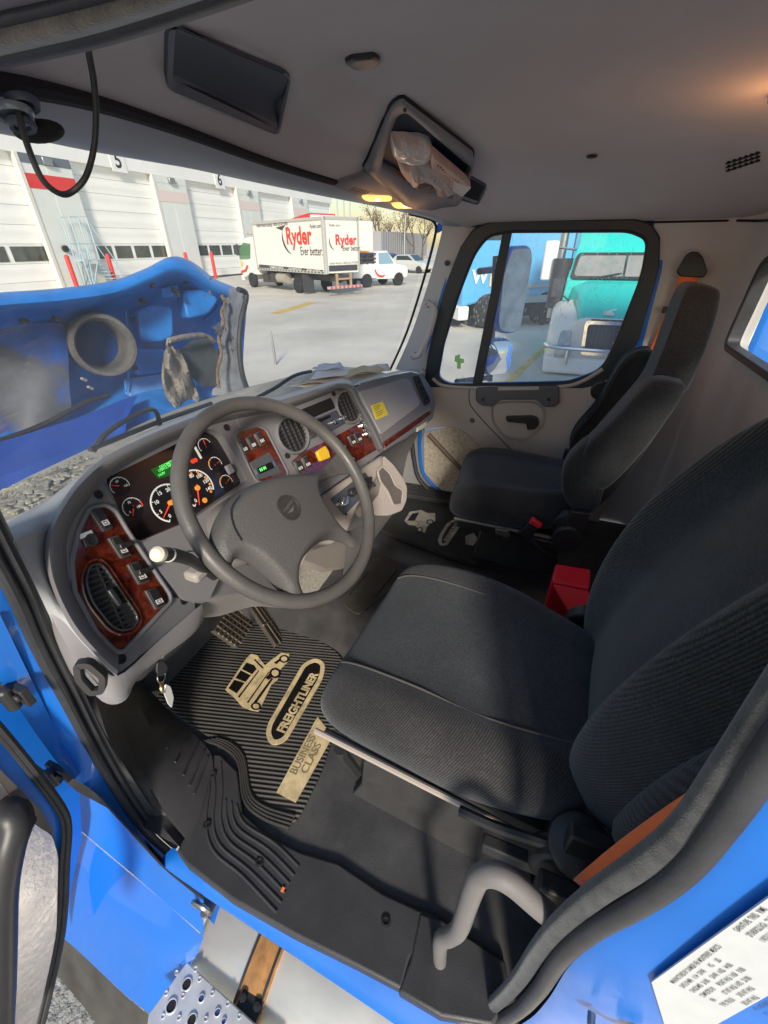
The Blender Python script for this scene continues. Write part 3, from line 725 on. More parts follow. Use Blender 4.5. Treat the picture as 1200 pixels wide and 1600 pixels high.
# intake duct ring
m_duct = mat('perished rubber duct', (.085, .08, .075), .75, var=.35, vscale=12, bump=.5, bscale=60)
c = at(163, 540, y=1.70); ax = (V((CAM.x + .55, CAM.y, CAM.z - .2)) - c).normalized()
q = ax.to_track_quat('Z', 'Y').to_matrix().to_4x4(); MD = Matrix.Translation(c) @ q
bm = NB(); lathe(bm, MD, [(.112, -.16), (.118, -.05), (.122, 0), (.116, .012), (.104, .012), (.096, .0), (.09, -.05), (.088, -.16)], 32); obj('intake_duct', bm, m_duct, t)
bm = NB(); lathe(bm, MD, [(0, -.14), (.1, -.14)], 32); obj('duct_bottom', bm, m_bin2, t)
# latch bracket, torn splash shield, fender edge
bm = NB(); plate(bm, hf, hf.pxl([(253, 450), (270, 448), (272, 464), (254, 466)], .1), .06, .10); plate(bm, hf, hf.pxl([(266, 446), (284, 444), (288, 462), (272, 468)], .1), .05, .07); obj('latch_bracket', bm, m_bluein, t, bevel=.004)
bm = NB(); tube(bm, [hf.P(hf.px(u, v, .1), .1) for u, v in ((268, 452), (276, 455), (280, 463))], .012, 8); obj('latch_pin', bm, m_black, t)
m_flap = mat('torn rubber splash shield', (.20, .185, .16), .8, var=.3, vscale=7, bump=.6, bscale=30)
fl = [[(262, 530), (266, 532), (272, 546), (280, 545)], [(256, 560), (264, 566), (280, 572), (292, 570)], [(254, 590), (266, 598), (288, 606), (302, 598)], [(260, 620), (274, 628), (296, 630), (310, 616)], [(274, 636), (284, 642), (300, 646), (314, 634)]]
bm = NB(); rr = [cr([at(u, v, y=1.60 + .05 * ((i + k) % 2)) for i, (u, v) in enumerate(r)], 3) for k, r in enumerate(fl)]
loft(bm, [list(c) for c in zip(*[cr(c, 3) for c in zip(*rr)])]); obj('splash_shield', bm, m_flap, t, solid=.008)
bm = NB(); tube(bm, cr([at(u, v, y=1.6) for u, v in ((264, 532), (290, 526), (318, 524), (334, 532))], 4), [.012] * 13, 8); obj('shield_edge', bm, m_flap, t)
m_hole = mat('grey inner fender liner', (.075, .085, .09), .6, var=.4, vscale=7)
bm = NB(); poly(bm, [at(u, v, y=1.66) for u, v in ((281, 546), (300, 532), (325, 527), (338, 545), (344, 562), (340, 602), (318, 606), (300, 590), (286, 566))]); obj('fender_liner', bm, m_hole, t)
m_fend = mat('grimy grey fender inner', (.14, .15, .165), .6, var=.35, vscale=9, bump=.4, bscale=60)
fe = [[(352, 454), (370, 450), (384, 460)], [(346, 492), (362, 488), (374, 500)], [(342, 535), (358, 532), (371, 540)], [(338, 580), (358, 578), (376, 586)], [(330, 618), (362, 618), (390, 622)]]
bm = NB(); rr = [cr([at(u, v, y=y) for (u, v), y in zip(r, (1.68, 1.60, 1.52))], 4) for r in fe]
loft(bm, [list(c) for c in zip(*[cr(c, 4) for c in zip(*rr)])]); obj('fender_inner', bm, m_fend, t)
bm = NB(); tube(bm, cr([at(u, v, y=1.5) for u, v in ((372, 452), (385, 461), (377, 500), (374, 540), (379, 585), (392, 622))], 5), .013, 8); obj('fender_seal', bm, m_rubber, t)
bm = NB(); tube(bm, cr([at(u, v, y=1.55) for u, v in ((334, 512), (342, 510), (342, 524))], 4), .008, 8); lathe(bm, Matrix.Translation(at(340, 516, y=1.55)) @ q, [(0, 0), (.02, 0), (.02, .02), (0, .02)], 12); obj('hood_latch', bm, m_steel, t)
bm = NB()
for u, v in ((131, 593), (141, 606)): box(bm, (0, 0, 0), (.02, .012, .009), Matrix.Translation(at(u, v, y=1.72)) @ Matrix.Rotation(R(40), 4, 'Y'))
obj('duct_clip', bm, mat('pale clip', (.26, .25, .23), .5), t)

m_grime = mat('oily grime', (.03, .028, .026), .6, var=.5, vscale=30)
rnd = random.Random(9)
for L in ([(-60, 482), (0, 474), (60, 470), (130, 463), (190, 452), (236, 434), (268, 420), (300, 428), (340, 452), (364, 466)], [(196, 486), (200, 520), (203, 552), (200, 590), (196, 612)], [(262, 470), (270, 500), (268, 528)], [(318, 500), (334, 486), (342, 470), (352, 462)]):
    bm = NB(); tube(bm, cr([at(u, v, y=1.645 if len(L) > 6 else 1.80) for u, v in L], 5), .0055, 6); obj('pressed_rib', bm, m_bluein, t)
for u, v, y in ((240, 446, 1.66), (292, 440, 1.7), (318, 448, 1.7), (225, 470, 1.75), (210, 500, 1.8), (214, 575, 1.8), (246, 572, 1.8), (300, 470, 1.74), (330, 480, 1.72), (90, 498, 1.7), (40, 502, 1.7)):
    bm = NB(); lathe(bm, Matrix.Translation(at(u, v, y=y)) @ Matrix.Rotation(R(90), 4, 'X'), [(.010, -.02), (.010, .004), (.006, .007), (0, .007)], 8); obj('hood_bolt', bm, m_grime, t)
bm = NB(); tube(bm, cr([at(u, v, y=y) for u, v, y in ((346, 462, 1.6), (352, 474, 1.58), (346, 488, 1.58), (350, 505, 1.57), (342, 528, 1.58), (346, 552, 1.56), (340, 580, 1.56), (342, 606, 1.55))], 5), [.008 + .004 * rnd.random() for _ in range(36)], 6); obj('ragged_liner_edge', bm, mat('rust brown edge', (.13, .095, .06), .85, var=.5, vscale=40), t)
for k in range(26):
    u, v = rnd.choice(((352, 470), (348, 500), (345, 540), (330, 462), (366, 520))); p = at(u + rnd.gauss(0, 7), v + rnd.gauss(0, 14), y=1.555)
    bm = NB(); r_ = rnd.uniform(.004, .011); bmesh.ops.create_icosphere(bm, subdivisions=1, radius=1, matrix=Matrix.Translation(p) @ Matrix.Diagonal((r_, r_ * .4, r_ * rnd.uniform(.6, 1.6), 1)))
    obj('mud_clod', bm, mat('dried mud', (.16, .13, .09), .95, var=.4, vscale=50), t)
bm = NB(); tube(bm, cr([at(u, v, y=1.72) for u, v in ((-40, 700), (20, 682), (70, 662), (112, 640), (140, 626), (170, 618))], 5), .010, 8); obj('wiring_loom', bm, m_black, t)

# ---------------------------------------------------------------- trucks parked alongside, seen through the wet door window
m_teal = mat('teal truck paint', (.03, .62, .56), .3, var=.04, coat=.5); m_lblue = mat('light blue truck paint', (.10, .40, .75), .35, var=.06, coat=.4)
t = empty('teal_truck', 'teal semi truck with white fenders and chrome bumper bars facing the passenger door', 'truck', (10, -1.3, GZ))
cy = at(962, 520, x=9.6).y
def tz(v, x, u=940): return at(u, v, x=x).z
zb, zg, zh, zw, zr = tz(588, 9.3), tz(556, 9.4), tz(500, 9.6), tz(440, 10.6), tz(396, 10.9)
HW = 1.22
bm = NB()   # hood: teal between white fenders
for_ = [(9.45, zg - .05, zh - .1, .62), (9.6, zg - .1, zh + .02, .70), (10.2, zg, zw - .12, .84), (10.75, zg, zw, .98)]
loft(bm, [[V((x, cy - w_, z0)), V((x, cy - w_ * .95, z1 - .1)), V((x, cy - w_ * .7, z1)), V((x, cy + w_ * .7, z1)), V((x, cy + w_ * .95, z1 - .1)), V((x, cy + w_, z0))] for x, z0, z1, w_ in for_], True, True); obj('hood', bm, m_teal, t, bevel=.03)
for s in (1, -1):
    bm = NB(); loft(bm, [[V((x, cy + s * a_, z0)), V((x, cy + s * a_, z1)), V((x, cy + s * b_, z1 - .06)), V((x, cy + s * b_, z0))] for x, a_, b_, z0, z1 in ((9.4, .62, 1.16, zb + .2, zg + .3), (9.7, .66, 1.24, zb + .05, zh - .02), (10.4, .74, 1.24, zb + .1, zh + .28), (10.8, .9, 1.2, zb + .2, zh + .2))], True, True); fo = obj('fender', bm, m_vwhite, t, bevel=.2, seg=5)
    f2 = Fr((9.33, cy + s * .9, (zg + zh) / 2 - .12), (-1, s * .25, .12))
    bm = NB(); plate(bm, f2, rpoly([(-.14, -.26), (.16, -.22), (.08, .26), (-.10, .24)], .06), -.05, .03); obj('headlight', bm, mat('headlight glass', (.16, .28, .42), .1, coat=.6, var=.4, vscale=8), fo)
    wheel(t, Matrix.Translation((10.1, cy + s * .98, GZ + .5)) @ Matrix.Rotation(R(-90 * s), 4, 'X'), .5, .3, m_chrome)
gf = Fr((9.42, cy, (zg + zh) / 2), (-1, 0, .1)); gh = (zh - zg) / 2
m_grl = mat('dark grille mesh', (.03, .03, .032), .5, wave=(V((0, 1, .0)), 14, .6)); 
bm = NB(); frame(bm, gf, rpoly([(-.56, -gh), (.56, -gh), (.60, gh), (-.60, gh)], .08), rpoly([(-.5, -gh + .06), (.5, -gh + .06), (.54, gh - .06), (-.54, gh - .06)], .07), -.02, .06); gs = obj('grille', bm, m_chrome, t)
bm = NB(); plate(bm, gf, rpoly([(-.95, -gh - .25), (.95, -gh - .25), (.9, gh * .6), (.66, gh + .05), (-.66, gh + .05), (-.9, gh * .6)], .1), -.06, -.025); obj('white_nose', bm, m_vwhite, t, bevel=.03)
bm = NB(); plate(bm, gf, [(-.5, -gh + .05), (.5, -gh + .05), (.54, gh - .05), (-.54, gh - .05)], -.03, .01)
for k in range(9): plate(bm, gf, [(-.5, -gh + .1 + k * gh * .21), (.5, -gh + .1 + k * gh * .21), (.5, -gh + .13 + k * gh * .21), (-.5, -gh + .13 + k * gh * .21)], .01, .03)
obj('grille_mesh', bm, m_grl, gs)
bm = NB()
for z in (zb + .5,): tube(bm, cr([(9.5, cy + 1.25, z), (9.22, cy + 1.0, z), (9.16, cy, z), (9.22, cy - 1.0, z), (9.5, cy - 1.25, z)], 6), .04, 8)
for y in (.8, -.8): tube(bm, [(9.2, cy + y, zb + .2), (9.2, cy + y, zb + .52)], .035, 8)
obj('bumper_bars', bm, m_chrome, t)
bm = NB(); box(bm, (9.42, cy, zb + .15), (.22, 2.45, .34)); obj('bumper', bm, m_white, t, bevel=.06)
bm = NB()
rr = [(10.75, zw - .1, zw, 1.05), (10.78, zw - .5, zw, 1.1), (11.15, zw - .5, zr, 1.02), (11.35, zw - .5, zr + .18, .98), (12.2, zw - .5, zr + .85, 1.0), (13.2, zw - .5, zr + .95, 1.05)]
loft(bm, [[V((x, cy - w_, z0 - 1.0 if i > 1 else z0)), V((x, cy - w_ * .98, z1)), V((x, cy + w_ * .98, z1)), V((x, cy + w_, z0 - 1.0 if i > 1 else z0))] for i, (x, z0, z1, w_) in enumerate(rr)], True, True); cb2 = obj('cab', bm, m_teal, t, bevel=.14, seg=4)
wf = Fr(((10.78 + 11.15) / 2 - .02, cy, (zw + zr) / 2), (-(zr - zw), 0, .37)); wh = math.hypot(zr - zw, .37) / 2
bm = NB(); plate(bm, wf, rpoly([(-.98, -wh + .06), (.98, -wh + .06), (.92, wh - .05), (-.92, wh - .05)], .1), 0, .03); obj('windscreen', bm, mat('hazy windscreen', (.26, .27, .26), .12, var=.15, vscale=3), cb2)
bm = NB(); frame(bm, wf, rpoly([(-1.02, -wh + .02), (1.02, -wh + .02), (.96, wh - .01), (-.96, wh - .01)], .1), rpoly([(-.96, -wh + .08), (.96, -wh + .08), (.9, wh - .07), (-.9, wh - .07)], .1), 0, .04); obj('windscreen_seal', bm, m_rubber, cb2)
bm = NB(); hf2 = Fr((9.75, cy - .05, zh + .03), (-.35, 0, 1), (0, 0, 1))
for L in ([(-.30, .35), (.25, .5), (.34, .62), (.0, .52), (-.02, .30), (-.15, .1), (-.34, -.02), (-.1, .1), (-.1, .3)], [(.1, -.1), (.3, -.05), (.28, .1), (.12, .08)], [(-.35, -.1), (-.15, -.12), (-.2, .02)]): plate(bm, hf2, L, .09, .12)
obj('hood_decal', bm, m_white, t)
for s in (1, -1):
    bm = NB(); lathe(bm, Matrix.Translation((11.0, cy + s * 1.22, zw - .55)), [(0, 0), (.2, 0), (.2, .95), (0, .95)], 16); obj('air_cleaner', bm, m_black, t)
    bm = NB(); box(bm, (10.2, cy + s * 1.22, zw - .1), (.1, .22, .34), None); tube(bm, [(10.2, cy + s * 1.15, zw - .2), (10.35, cy + s * .95, zw - .35)], .02, 6); obj('hood_mirror', bm, m_vdark, t, bevel=.03)
    bm = NB(); tube(bm, [(12.3, cy + s * 1.3, GZ + .7), (12.3, cy + s * 1.3, zr + 1.6)], .09, 12); obj('exhaust_stack', bm, m_steel, t)

bm = NB(); plate(bm, wf, [(-.02, -wh + .06), (.02, -wh + .06), (.02, wh - .05), (-.02, wh - .05)], .03, .04); obj('centre_post', bm, m_rubber, cb2)
for y in (-.5, .45):
    bm = NB(); tube(bm, [wf.P((y, -wh + .04), .05), wf.P((y + .45, -wh + .14), .05)], .018, 6); obj('wiper', bm, m_black, cb2)
for y in (-.7, -.35, 0, .35, .7):
    bm = NB(); box(bm, (12.15, cy + y, zr + .86), (.16, .14, .09)); obj('marker_lamp', bm, m_amber, cb2, bevel=.02)
for s in (1, -1):
    bm = NB(); box(bm, (11.1, cy + s * 1.5, zw + .35), (.12, .28, .75)); mr_ = obj('side_mirror', bm, m_white, t, bevel=.04)
    bm = NB(); tube(bm, [(11.25, cy + s * 1.4, zw + .6), (11.4, cy + s * 1.0, zw + .55)], .025, 6); obj('mirror_arm', bm, m_steel, mr_)
    bm = NB(); plate(bm, Fr((9.30, cy + s * .95, zb + .42), (-1, 0, 0)), disc2(0, 0, .09, 16), 0, .03); obj('fog_lamp', bm, m_chrome, t)
    bm = NB(); box(bm, (9.62, cy + s * 1.21, zg + .1), (.2, .06, .1)); obj('turn_lamp', bm, m_amber, t, bevel=.02)
# light blue truck further along: traced on its side wall
P0 = at(735, 515, z=GZ); e = V((.60, -.80, 0)); nn = V((-.80, -.60, 0))
t = empty('light_blue_truck', 'light blue box truck with white bumper parked behind the door mirror', 'truck', P0)
def L2(s, w_, z): return P0 + e * s - nn * w_ + V((0, 0, z - GZ))
ML = Matrix(((e.x, -nn.x, 0, P0.x), (e.y, -nn.y, 0, P0.y), (0, 0, 1, 0), (0, 0, 0, 1)))
fsd = Fr(P0, nn)
def SZ(u, v):
    q = onp(u, v, P0, nn); return (q - P0).dot(e), q.z
s_end, _ = SZ(884, 430); sA, zA = SZ(832, 446); sB, zB_ = SZ(832, 467)
bm = NB(); box(bm, (s_end / 2 + .6, 1.2, (zA + 4.2) / 2), (s_end - 1.0, 2.4, 4.2 - zA), ML); bx_ = obj('cargo_box', bm, m_lblue, t, bevel=.03)
bm = NB(); box(bm, (s_end / 2 + .6, -.02, zA), (s_end - 1.0, .06, .12), ML); box(bm, (s_end / 2 + .6, -.02, zB_), (s_end - 1.0, .06, .2), ML); obj('side_rail', bm, mat('grey blue rail', (.28, .36, .42), .5), bx_)
bm = NB(); box(bm, (s_end / 2 + .6, 1.2, zA - .25), (s_end - 1.2, 2.3, .36), ML); obj('lower_side', bm, m_lblue, t)
bm = NB(); box(bm, (s_end / 2, 1.2, zB_ - .35), (s_end + 1, .9, .5), ML); obj('chassis', bm, m_chas, t)
bm = NB()
loft(bm, [[ML @ V((s, .05, z0)), ML @ V((s, .05, z1)), ML @ V((s, 2.35, z1)), ML @ V((s, 2.35, z0))] for s, z0, z1 in ((1.2, -.3, 2.3), (.3, -.35, 2.25), (.0, -.4, 1.3), (-.35, -.45, 1.1))], True, True); cbn = obj('cab', bm, m_lblue, t, bevel=.08)
for s0, s1, v0 in ((-.6, -.1, 1.15),):
    bm = NB(); prism(bm, [ML @ V((s, .045, z)) for s, z in ((.2, 1.3), (.9, 1.3), (.9, 1.95), (.35, 1.95))], nn * .02); obj('side_window', bm, m_vglass, cbn)
bm = NB(); box(bm, (-.3, 1.2, -.62), (.35, 2.5, .4), ML); obj('bumper', bm, m_white, t, bevel=.05)
bm = NB(); txt(bm, 'W', .5, fsd.M((fsd.px(745, 410)[0], .35 + 0 - GZ * 0), .02) if False else Matrix.Translation(L2(-.1, -.0, .35)) @ Matrix(((e.x, 0, nn.x, 0), (e.y, 0, nn.y, 0), (0, 1, 0, 0), (0, 0, 0, 1))), bold=.03); obj('lettering', bm, m_wtext, cbn)
bm = NB(); prism(bm, [ML @ V((s, .03, z)) for s, z in ((.5, .1), (.85, .1), (.85, .55), (.5, .55))], nn * .03); obj('door_badge', bm, mat('cream badge', (.7, .6, .4), .5), cbn)
for s in (.55, 5.2, 6.4, s_end - .5):
    for w_ in (.15, 2.2): wheel(t, ML @ Matrix.Translation((s, w_, GZ + .5)) @ Matrix.Rotation(R(90), 4, 'X'), .5, .3, m_steel)
bm = NB(); tube(bm, [L2(s_end + .25, .1, GZ + 1), L2(s_end + .25, .1, 3.6)], .11, 12); tube(bm, [L2(s_end + .65, .1, GZ + 1), L2(s_end + .65, .1, 3.6)], .09, 12); obj('exhaust_stack', bm, m_steel, t)
bm = NB(); box(bm, (s_end + .5, .4, zB_ + .1), (.9, .8, 1.0), ML); obj('battery_box', bm, m_chas, t, bevel=.05)

# blue trailer right behind, through the rear window
t = empty('blue_trailer', 'tall bright blue trailer parked close beside the rear window', 'trailer', (4.3, -3.2, GZ))
m_trl = mat('trailer blue paint', (.008, .16, .62), .35, var=.1, vscale=2, coat=.4)
bm = NB(); box(bm, (4.6, -4.2, .9), (2.4, 6.0, 3.2)); tb = obj('cargo_box', bm, m_trl, t, bevel=.05)
bm = NB(); box(bm, (3.395, -1.198, .9), (.016, .016, 3.2)); box(bm, (4.6, -1.2, 2.46), (2.4, .05, .08)); obj('corner_rail', bm, m_white, tb)
bm = NB(); box(bm, (4.9, -1.14, 1.0), (1.2, .1, 1.6)); obj('front_panel', bm, mat('pale blue panel', (.03, .17, .6), .4), tb, bevel=.04)
bm = NB(); box(bm, (4.6, -4, -.85), (1.2, 5.4, .3)); obj('chassis', bm, m_chas, t)
for y in (-5.6, -6.7):
    for s in (-1, 1): wheel(t, Matrix.Translation((4.6 + s * 1.0, y, GZ + .5)) @ Matrix.Rotation(R(90), 4, 'Y'), .5, .3, m_steel)
# ---------------------------------------------------------------- the cab shell
CX = .925
def sx(x): return (x - CX) / .925
def wsurf(p): return p.y - (.78 + .20 * (1 - sx(p.x) ** 2) - .43 * (p.z - .68))
def gsurf(p): return p.y - (.40 + .20 * (1 - sx(p.x) ** 2))
def hump(t):
    K = [(-.62, .03), (-.57, .06), (-.45, .115), (-.3, .145), (0, .165), (.2, .155), (.32, .12), (.42, .05), (.6, .02)]
    for (a, x0), (b, x1) in zip(K, K[1:]):
        if a <= t <= b:
            q = (t - a) / (b - a); q = q * q * (3 - 2 * q); return x0 + (x1 - x0) * q
    return K[0][1] if t < K[0][0] else K[-1][1]
def zroof(x, y):
    s = min(1, abs(sx(x))); base = 1.31 - .043 * x / 1.85
    t = y - .2 * (1 - s * s) * max(0, min(1, y / .4))
    return base + (1 - s ** 3) * hump(t)
def rsurf(p): return p.z - zroof(p.x, p.y)
def onroof(u, v): return ons(u, v, rsurf, .0001, .006, 900)

cab_ = empty('truck_cab', 'blue day cab with black floor, grey headliner and rear wall around the two seats', 'truck cab', (.9, 0, -.1))
# windscreen: glass, its black edge, header trim, visor groove
Tp = [(-150, 168), (-60, 190), (0, 207), (80, 224), (150, 238), (230, 252), (300, 264), (380, 281), (450, 295), (520, 309), (580, 321), (640, 334), (668, 341), (680, 349)]
Bp = [(-150, 900), (-60, 860), (0, 830), (40, 800), (90, 770), (150, 735), (220, 705), (290, 680), (350, 662), (410, 645), (470, 625), (530, 608), (575, 590), (611, 575)]
T3 = [ons(u, v, wsurf) for u, v in Tp]; B3 = [ons(u, v, wsurf) for u, v in Bp]
bm = NB(); ring = []
for k in range(11):
    q = k / 10; row = []
    for a, b in zip(T3, B3):
        p = a.lerp(b, q); s = sx(p.x); p.y = .78 + .20 * (1 - s * s) - .43 * (p.z - .68); row.append(p)
    ring.append(row)
loft(bm, ring); obj('windscreen', bm, m_wind, cab_)
bm = NB(); edge = [ons(u, v, wsurf) for u, v in ((640, 334), (668, 341), (680, 350), (679, 372), (661, 440), (636, 518), (610, 577))]
tube(bm, cr(edge, 5), .006, 8); obj('windscreen_seal', bm, m_seal, cab_)
# header trim band between glass and groove
Gp = [(-150, 120), (-60, 138), (0, 148), (60, 155), (160, 176), (280, 212), (400, 254), (476, 277), (540, 294), (600, 306), (650, 318), (700, 332), (735, 345)]
G3_ = cr([ons(u, v, gsurf) for u, v in Gp], 4)
T3_ = cr(T3[:-1] + [ons(690, 352, wsurf)], 4)
def resamp(P, n):
    L = [0]
    for a, b in zip(P, P[1:]): L.append(L[-1] + (b - a).length)
    out = []; j = 0
    for k in range(n):
        d_ = L[-1] * k / (n - 1)
        while j < len(L) - 2 and L[j + 1] < d_: j += 1
        out.append(P[j].lerp(P[j + 1], (d_ - L[j]) / max(1e-9, L[j + 1] - L[j])))
    return out
ga, ta = resamp(G3_, 60), resamp(T3_, 60)
m_head = mat('blue grey header trim', (.30, .32, .36), .45, var=.08, vscale=4, bump=.2, bscale=800)
bm = NB(); rg = []
for a, b in zip(ga, ta):
    row = []
    for k in range(9):
        q = k / 8; p = a.lerp(b, q); p += V((0, -.5, -.8)).normalized() * .017 * math.sin(math.pi * q ** .8) ; row.append(p)
    rg.append(row)
loft(bm, rg); obj('header_trim', bm, m_head, cab_, sharp=60)
bm = NB(); tube(bm, [p + V((0, -.002, .006)) for p in ga], .0075, 8); obj('header_groove', bm, m_dark, cab_)
# headliner
bm = NB(); rr = []
for i in range(97):
    x = -.0 + 1.87 * i / 96; s = sx(x); yg = .40 + .2 * (1 - min(1, s * s)) + .014; row = []
    for j in range(101):
        y = -.60 + (yg + .60) * j / 100; row.append(V((x, y, zroof(x, y) - (.012 * ((j - 95) / 5) if j > 95 else 0))))
    rr.append(row)
loft(bm, rr); obj('headliner', bm, m_liner, cab_, sharp=None)
bm = NB(); loft(bm, [[V((x, y + (.06 if 0 < x < 1.85 and y > .5 else 0), z - dz)) for x, z in ((-.045, 1.325), (-.05, 1.40), (.0, 1.47), (.3, 1.535), (.95, 1.55), (1.6, 1.53), (1.88, 1.45), (1.91, 1.3))] for y, dz in ((-.66, .0), (-.3, 0), (.2, .0), (.42, .0), (.56, .06))])
tube(bm, cr([V((-.035, .36, 1.30)), V((-.045, .46, 1.16)), V((-.05, .56, 1.02)), V((-.05, .66, .88)), V((-.045, .74, .80))], 4), .017, 8)

obj('roof_skin', bm, m_blue, cab_)
# storage recess and coat clip in the headliner
def roofpoly(L, off=0.0): return [onroof(u, v) - V((0, .25, 1)).normalized() * off for u, v in L]
def rp_(u, v, h=0.0): return onroof(u, v) - V((0, .3, 1)).normalized() * (h + .0012)
def roofgrid(bm, quad, h, n=8, mi=0):
    P = [V(q) for q in quad]; rr = []
    for i in range(n + 1):
        row = []
        for j in range(n + 1):
            q = P[0].lerp(P[1], i / n).lerp(P[3].lerp(P[2], i / n), j / n); row.append(rp_(q.x, q.y, h))
        rr.append(row)
    loft(bm, rr, mi=mi)
def roofring(bm, o_, i_, levels):
    """levels: (mix from outer to inner, height above the headliner)"""
    loft(bm, [[rp_(p.x + (q.x - p.x) * k, p.y + (q.y - p.y) * k, h) for p, q in zip(o_, i_)] for k, h in levels], True)
m_recess = mat('blue grey recess', (.010, .019, .042), .6, var=.15, vscale=6)
m_rimb = mat('recess rim', (.05, .062, .085), .5)
ro = [V(p[:2]) for p in rpoly([(258, 34), (455, 112), (436, 211), (256, 134)], 14)]; ri = [V(p[:2]) for p in rpoly([(273, 34), (450, 116), (432, 199), (268, 120)], 9)]
bm = NB(); roofring(bm, ro, ri, ((0, -.002), (.15, .003), (.7, .003), (1, .0012))); rc = obj('storage_recess', bm, m_rimb, cab_, sharp=60)
bm = NB(); roofgrid(bm, [(266, 28), (452, 114), (434, 203), (264, 124)], .0012); obj('recess_panel', bm, m_recess, rc)
bm = NB(); roofgrid(bm, [(270, 111), (433, 190), (432, 199), (268, 120)], .0016); obj('recess_lip', bm, mat('recess lip', (.032, .042, .06), .5), rc)
ro = [V(p[:2]) for p in rpoly([(536, 92), (548, 84), (584, 80), (595, 88), (590, 98), (552, 104)], 5)]; ri = [V((565, 92)) + (p - V((565, 92))) * .6 for p in ro]
bm = NB(); roofring(bm, ro, ri, ((0, -.002), (.1, .004), (.5, .006), (1, .006))); n_ = len(ro); bm.verts.ensure_lookup_table(); face(bm, bm.verts[-n_:]); obj('roof_clip', bm, m_black, cab_)
p = onroof(925, 243); bm = NB(); lathe(bm, Matrix.Translation(p) @ Matrix.Rotation(math.pi, 4, 'X'), [(0, .008), (.012, .006), (.016, 0)], 14); obj('roof_button', bm, m_black, cab_)
bm = NB(); rp = onroof(1160, 250)
for k in range(6):
    for j in range(3):
        q = onroof(1138 + k * 9, 258 - k * 3 + j * 6 - 4); 
        box(bm, q, (.022, .008, .006), None)
obj('roof_grille', bm, m_dark, cab_)
# walls: passenger-side pillar trim, rear wall with window
ZS = 1.267
RY = -.57
m_rear = mat('grey rear wall trim', (.50, .48, .475), .6, var=.08, vscale=3, bump=.25, bscale=500)
bm = NB()
ring = []
for x, y in ((1.868, -.26), (1.868, -.47), (1.855, -.53), (1.82, -.565), (1.70, RY)):
    ring.append([V((x - (.02 if z > 1.1 else 0), y, z)) for z in (-.05, .3, .6, .88, 1.1, 1.25, 1.30)])
loft(bm, ring); obj('side_wall', bm, m_rear, cab_, sharp=60)
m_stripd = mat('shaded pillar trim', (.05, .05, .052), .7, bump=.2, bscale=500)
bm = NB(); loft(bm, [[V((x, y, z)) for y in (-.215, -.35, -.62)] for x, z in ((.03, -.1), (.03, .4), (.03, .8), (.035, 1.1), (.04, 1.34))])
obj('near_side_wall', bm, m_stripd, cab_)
wo = [(1.70, 0), (1.70, 1.32), (.05, 1.32), (.05, 0)]
rw = Fr((CX, RY, .7), (0, 1, 0))
wl = [(1195, 395), (1163, 452), (1132, 545), (1205, 614)]
wpts = [ons(u, v, lambda p: p.y - RY) for u, v in wl]
xl, zt_, zb_ = wpts[2].x, 1.165, wpts[2].z
inn = rpoly([(CX - xl, zb_ - .7), (CX - .24, zb_ - .7 - .0), (CX - .26, zt_ - .7), (CX - (xl - .04), zt_ - .7)], .06, 6)
n_ = len(inn)
# rear wall around the window opening
bm = NB(); ov2 = [bm.verts.new(rw.P(p)) for p in ((CX - 1.70, -.75), (CX + .05, -.75), (CX + .05, .63), (CX - 1.70, .63))]; iv2 = [bm.verts.new(rw.P(p)) for p in inn]
ed2 = [bm.edges.new((L_[k - 1], L_[k])) for L_ in (ov2, iv2) for k in range(len(L_))]
bmesh.ops.triangle_fill(bm, use_beauty=True, edges=ed2)
loft(bm, [[rw.P(p) for p in inn], [rw.P(p, -.06) for p in inn]], True); obj('rear_wall', bm, m_rear, cab_, sharp=50)
bm = NB(); frame(bm, rw, inn, inset(inn, .02), -.03, .012); obj('rear_window_seal', bm, m_seal, cab_, bevel=.004)
bm = NB(); poly(bm, [rw.P(p, -.035) for p in inn]); obj('rear_window', bm, m_glass, cab_)
p = ons(1048, 641, lambda p: p.y - (RY + .01)); bm = NB(); lathe(bm, Matrix.Translation(p) @ Matrix.Rotation(R(-90), 4, 'X'), [(.02, 0), (.014, .012), (0, .014)], 14); obj('wall_button', bm, m_dash, cab_)
bm = NB(); tube(bm, [V((1.868 - .02, y, 1.262 + .0 * y)) for y in (.45, 0, -.3, -.5)] + [V((1.80, -.555, 1.258)), V((1.5, RY + .004, 1.252)), V((1.0, RY + .004, 1.252)), V((.1, RY + .004, 1.26))], .004, 6); obj('wall_seam', bm, m_dark, cab_)
# floor, firewall
bm = NB()
fx = [0.0, .15, .4, .62, .72, .8, .95, 1.1, 1.18, 1.26, 1.5, 1.86]
def fz(x): 
    return .035 * max(0, min(1, (min(x - .62, 1.26 - x)) / .1))
rows = [[V((x, y, fz(x) + (0 if y < .95 else (y - .95) * 1.3))) for x in fx] for y in (-.6, -.3, 0, .3, .6, .95, 1.05, 1.2, 1.3)] 
loft(bm, rows); obj('floor', bm, m_floor, cab_, sharp=60)
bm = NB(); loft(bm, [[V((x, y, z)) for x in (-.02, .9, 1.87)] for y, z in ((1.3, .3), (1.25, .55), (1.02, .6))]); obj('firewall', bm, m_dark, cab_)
bm = NB(); loft(bm, [[V((x, .98 + .2 * (1 - sx(x) ** 2) + dy, .655 + dz)) for x in (-.05, .2, .5, .92, 1.3, 1.6, 1.86)] for dy, dz in ((-.22, -.02), (-.12, 0), (.15, -.01), (.42, -.09), (.5, -.3))])
m_cowl = mat('dusty cowl', (.40, .365, .30), .8, var=.25, vscale=7, col2=(.13, .13, .115), c2scale=13, c2lo=.55, c2hi=.74, bump=.6, bscale=120, detail=9)
obj('cowl', bm, m_cowl, cab_)
rnd = random.Random(3); bm = NB()
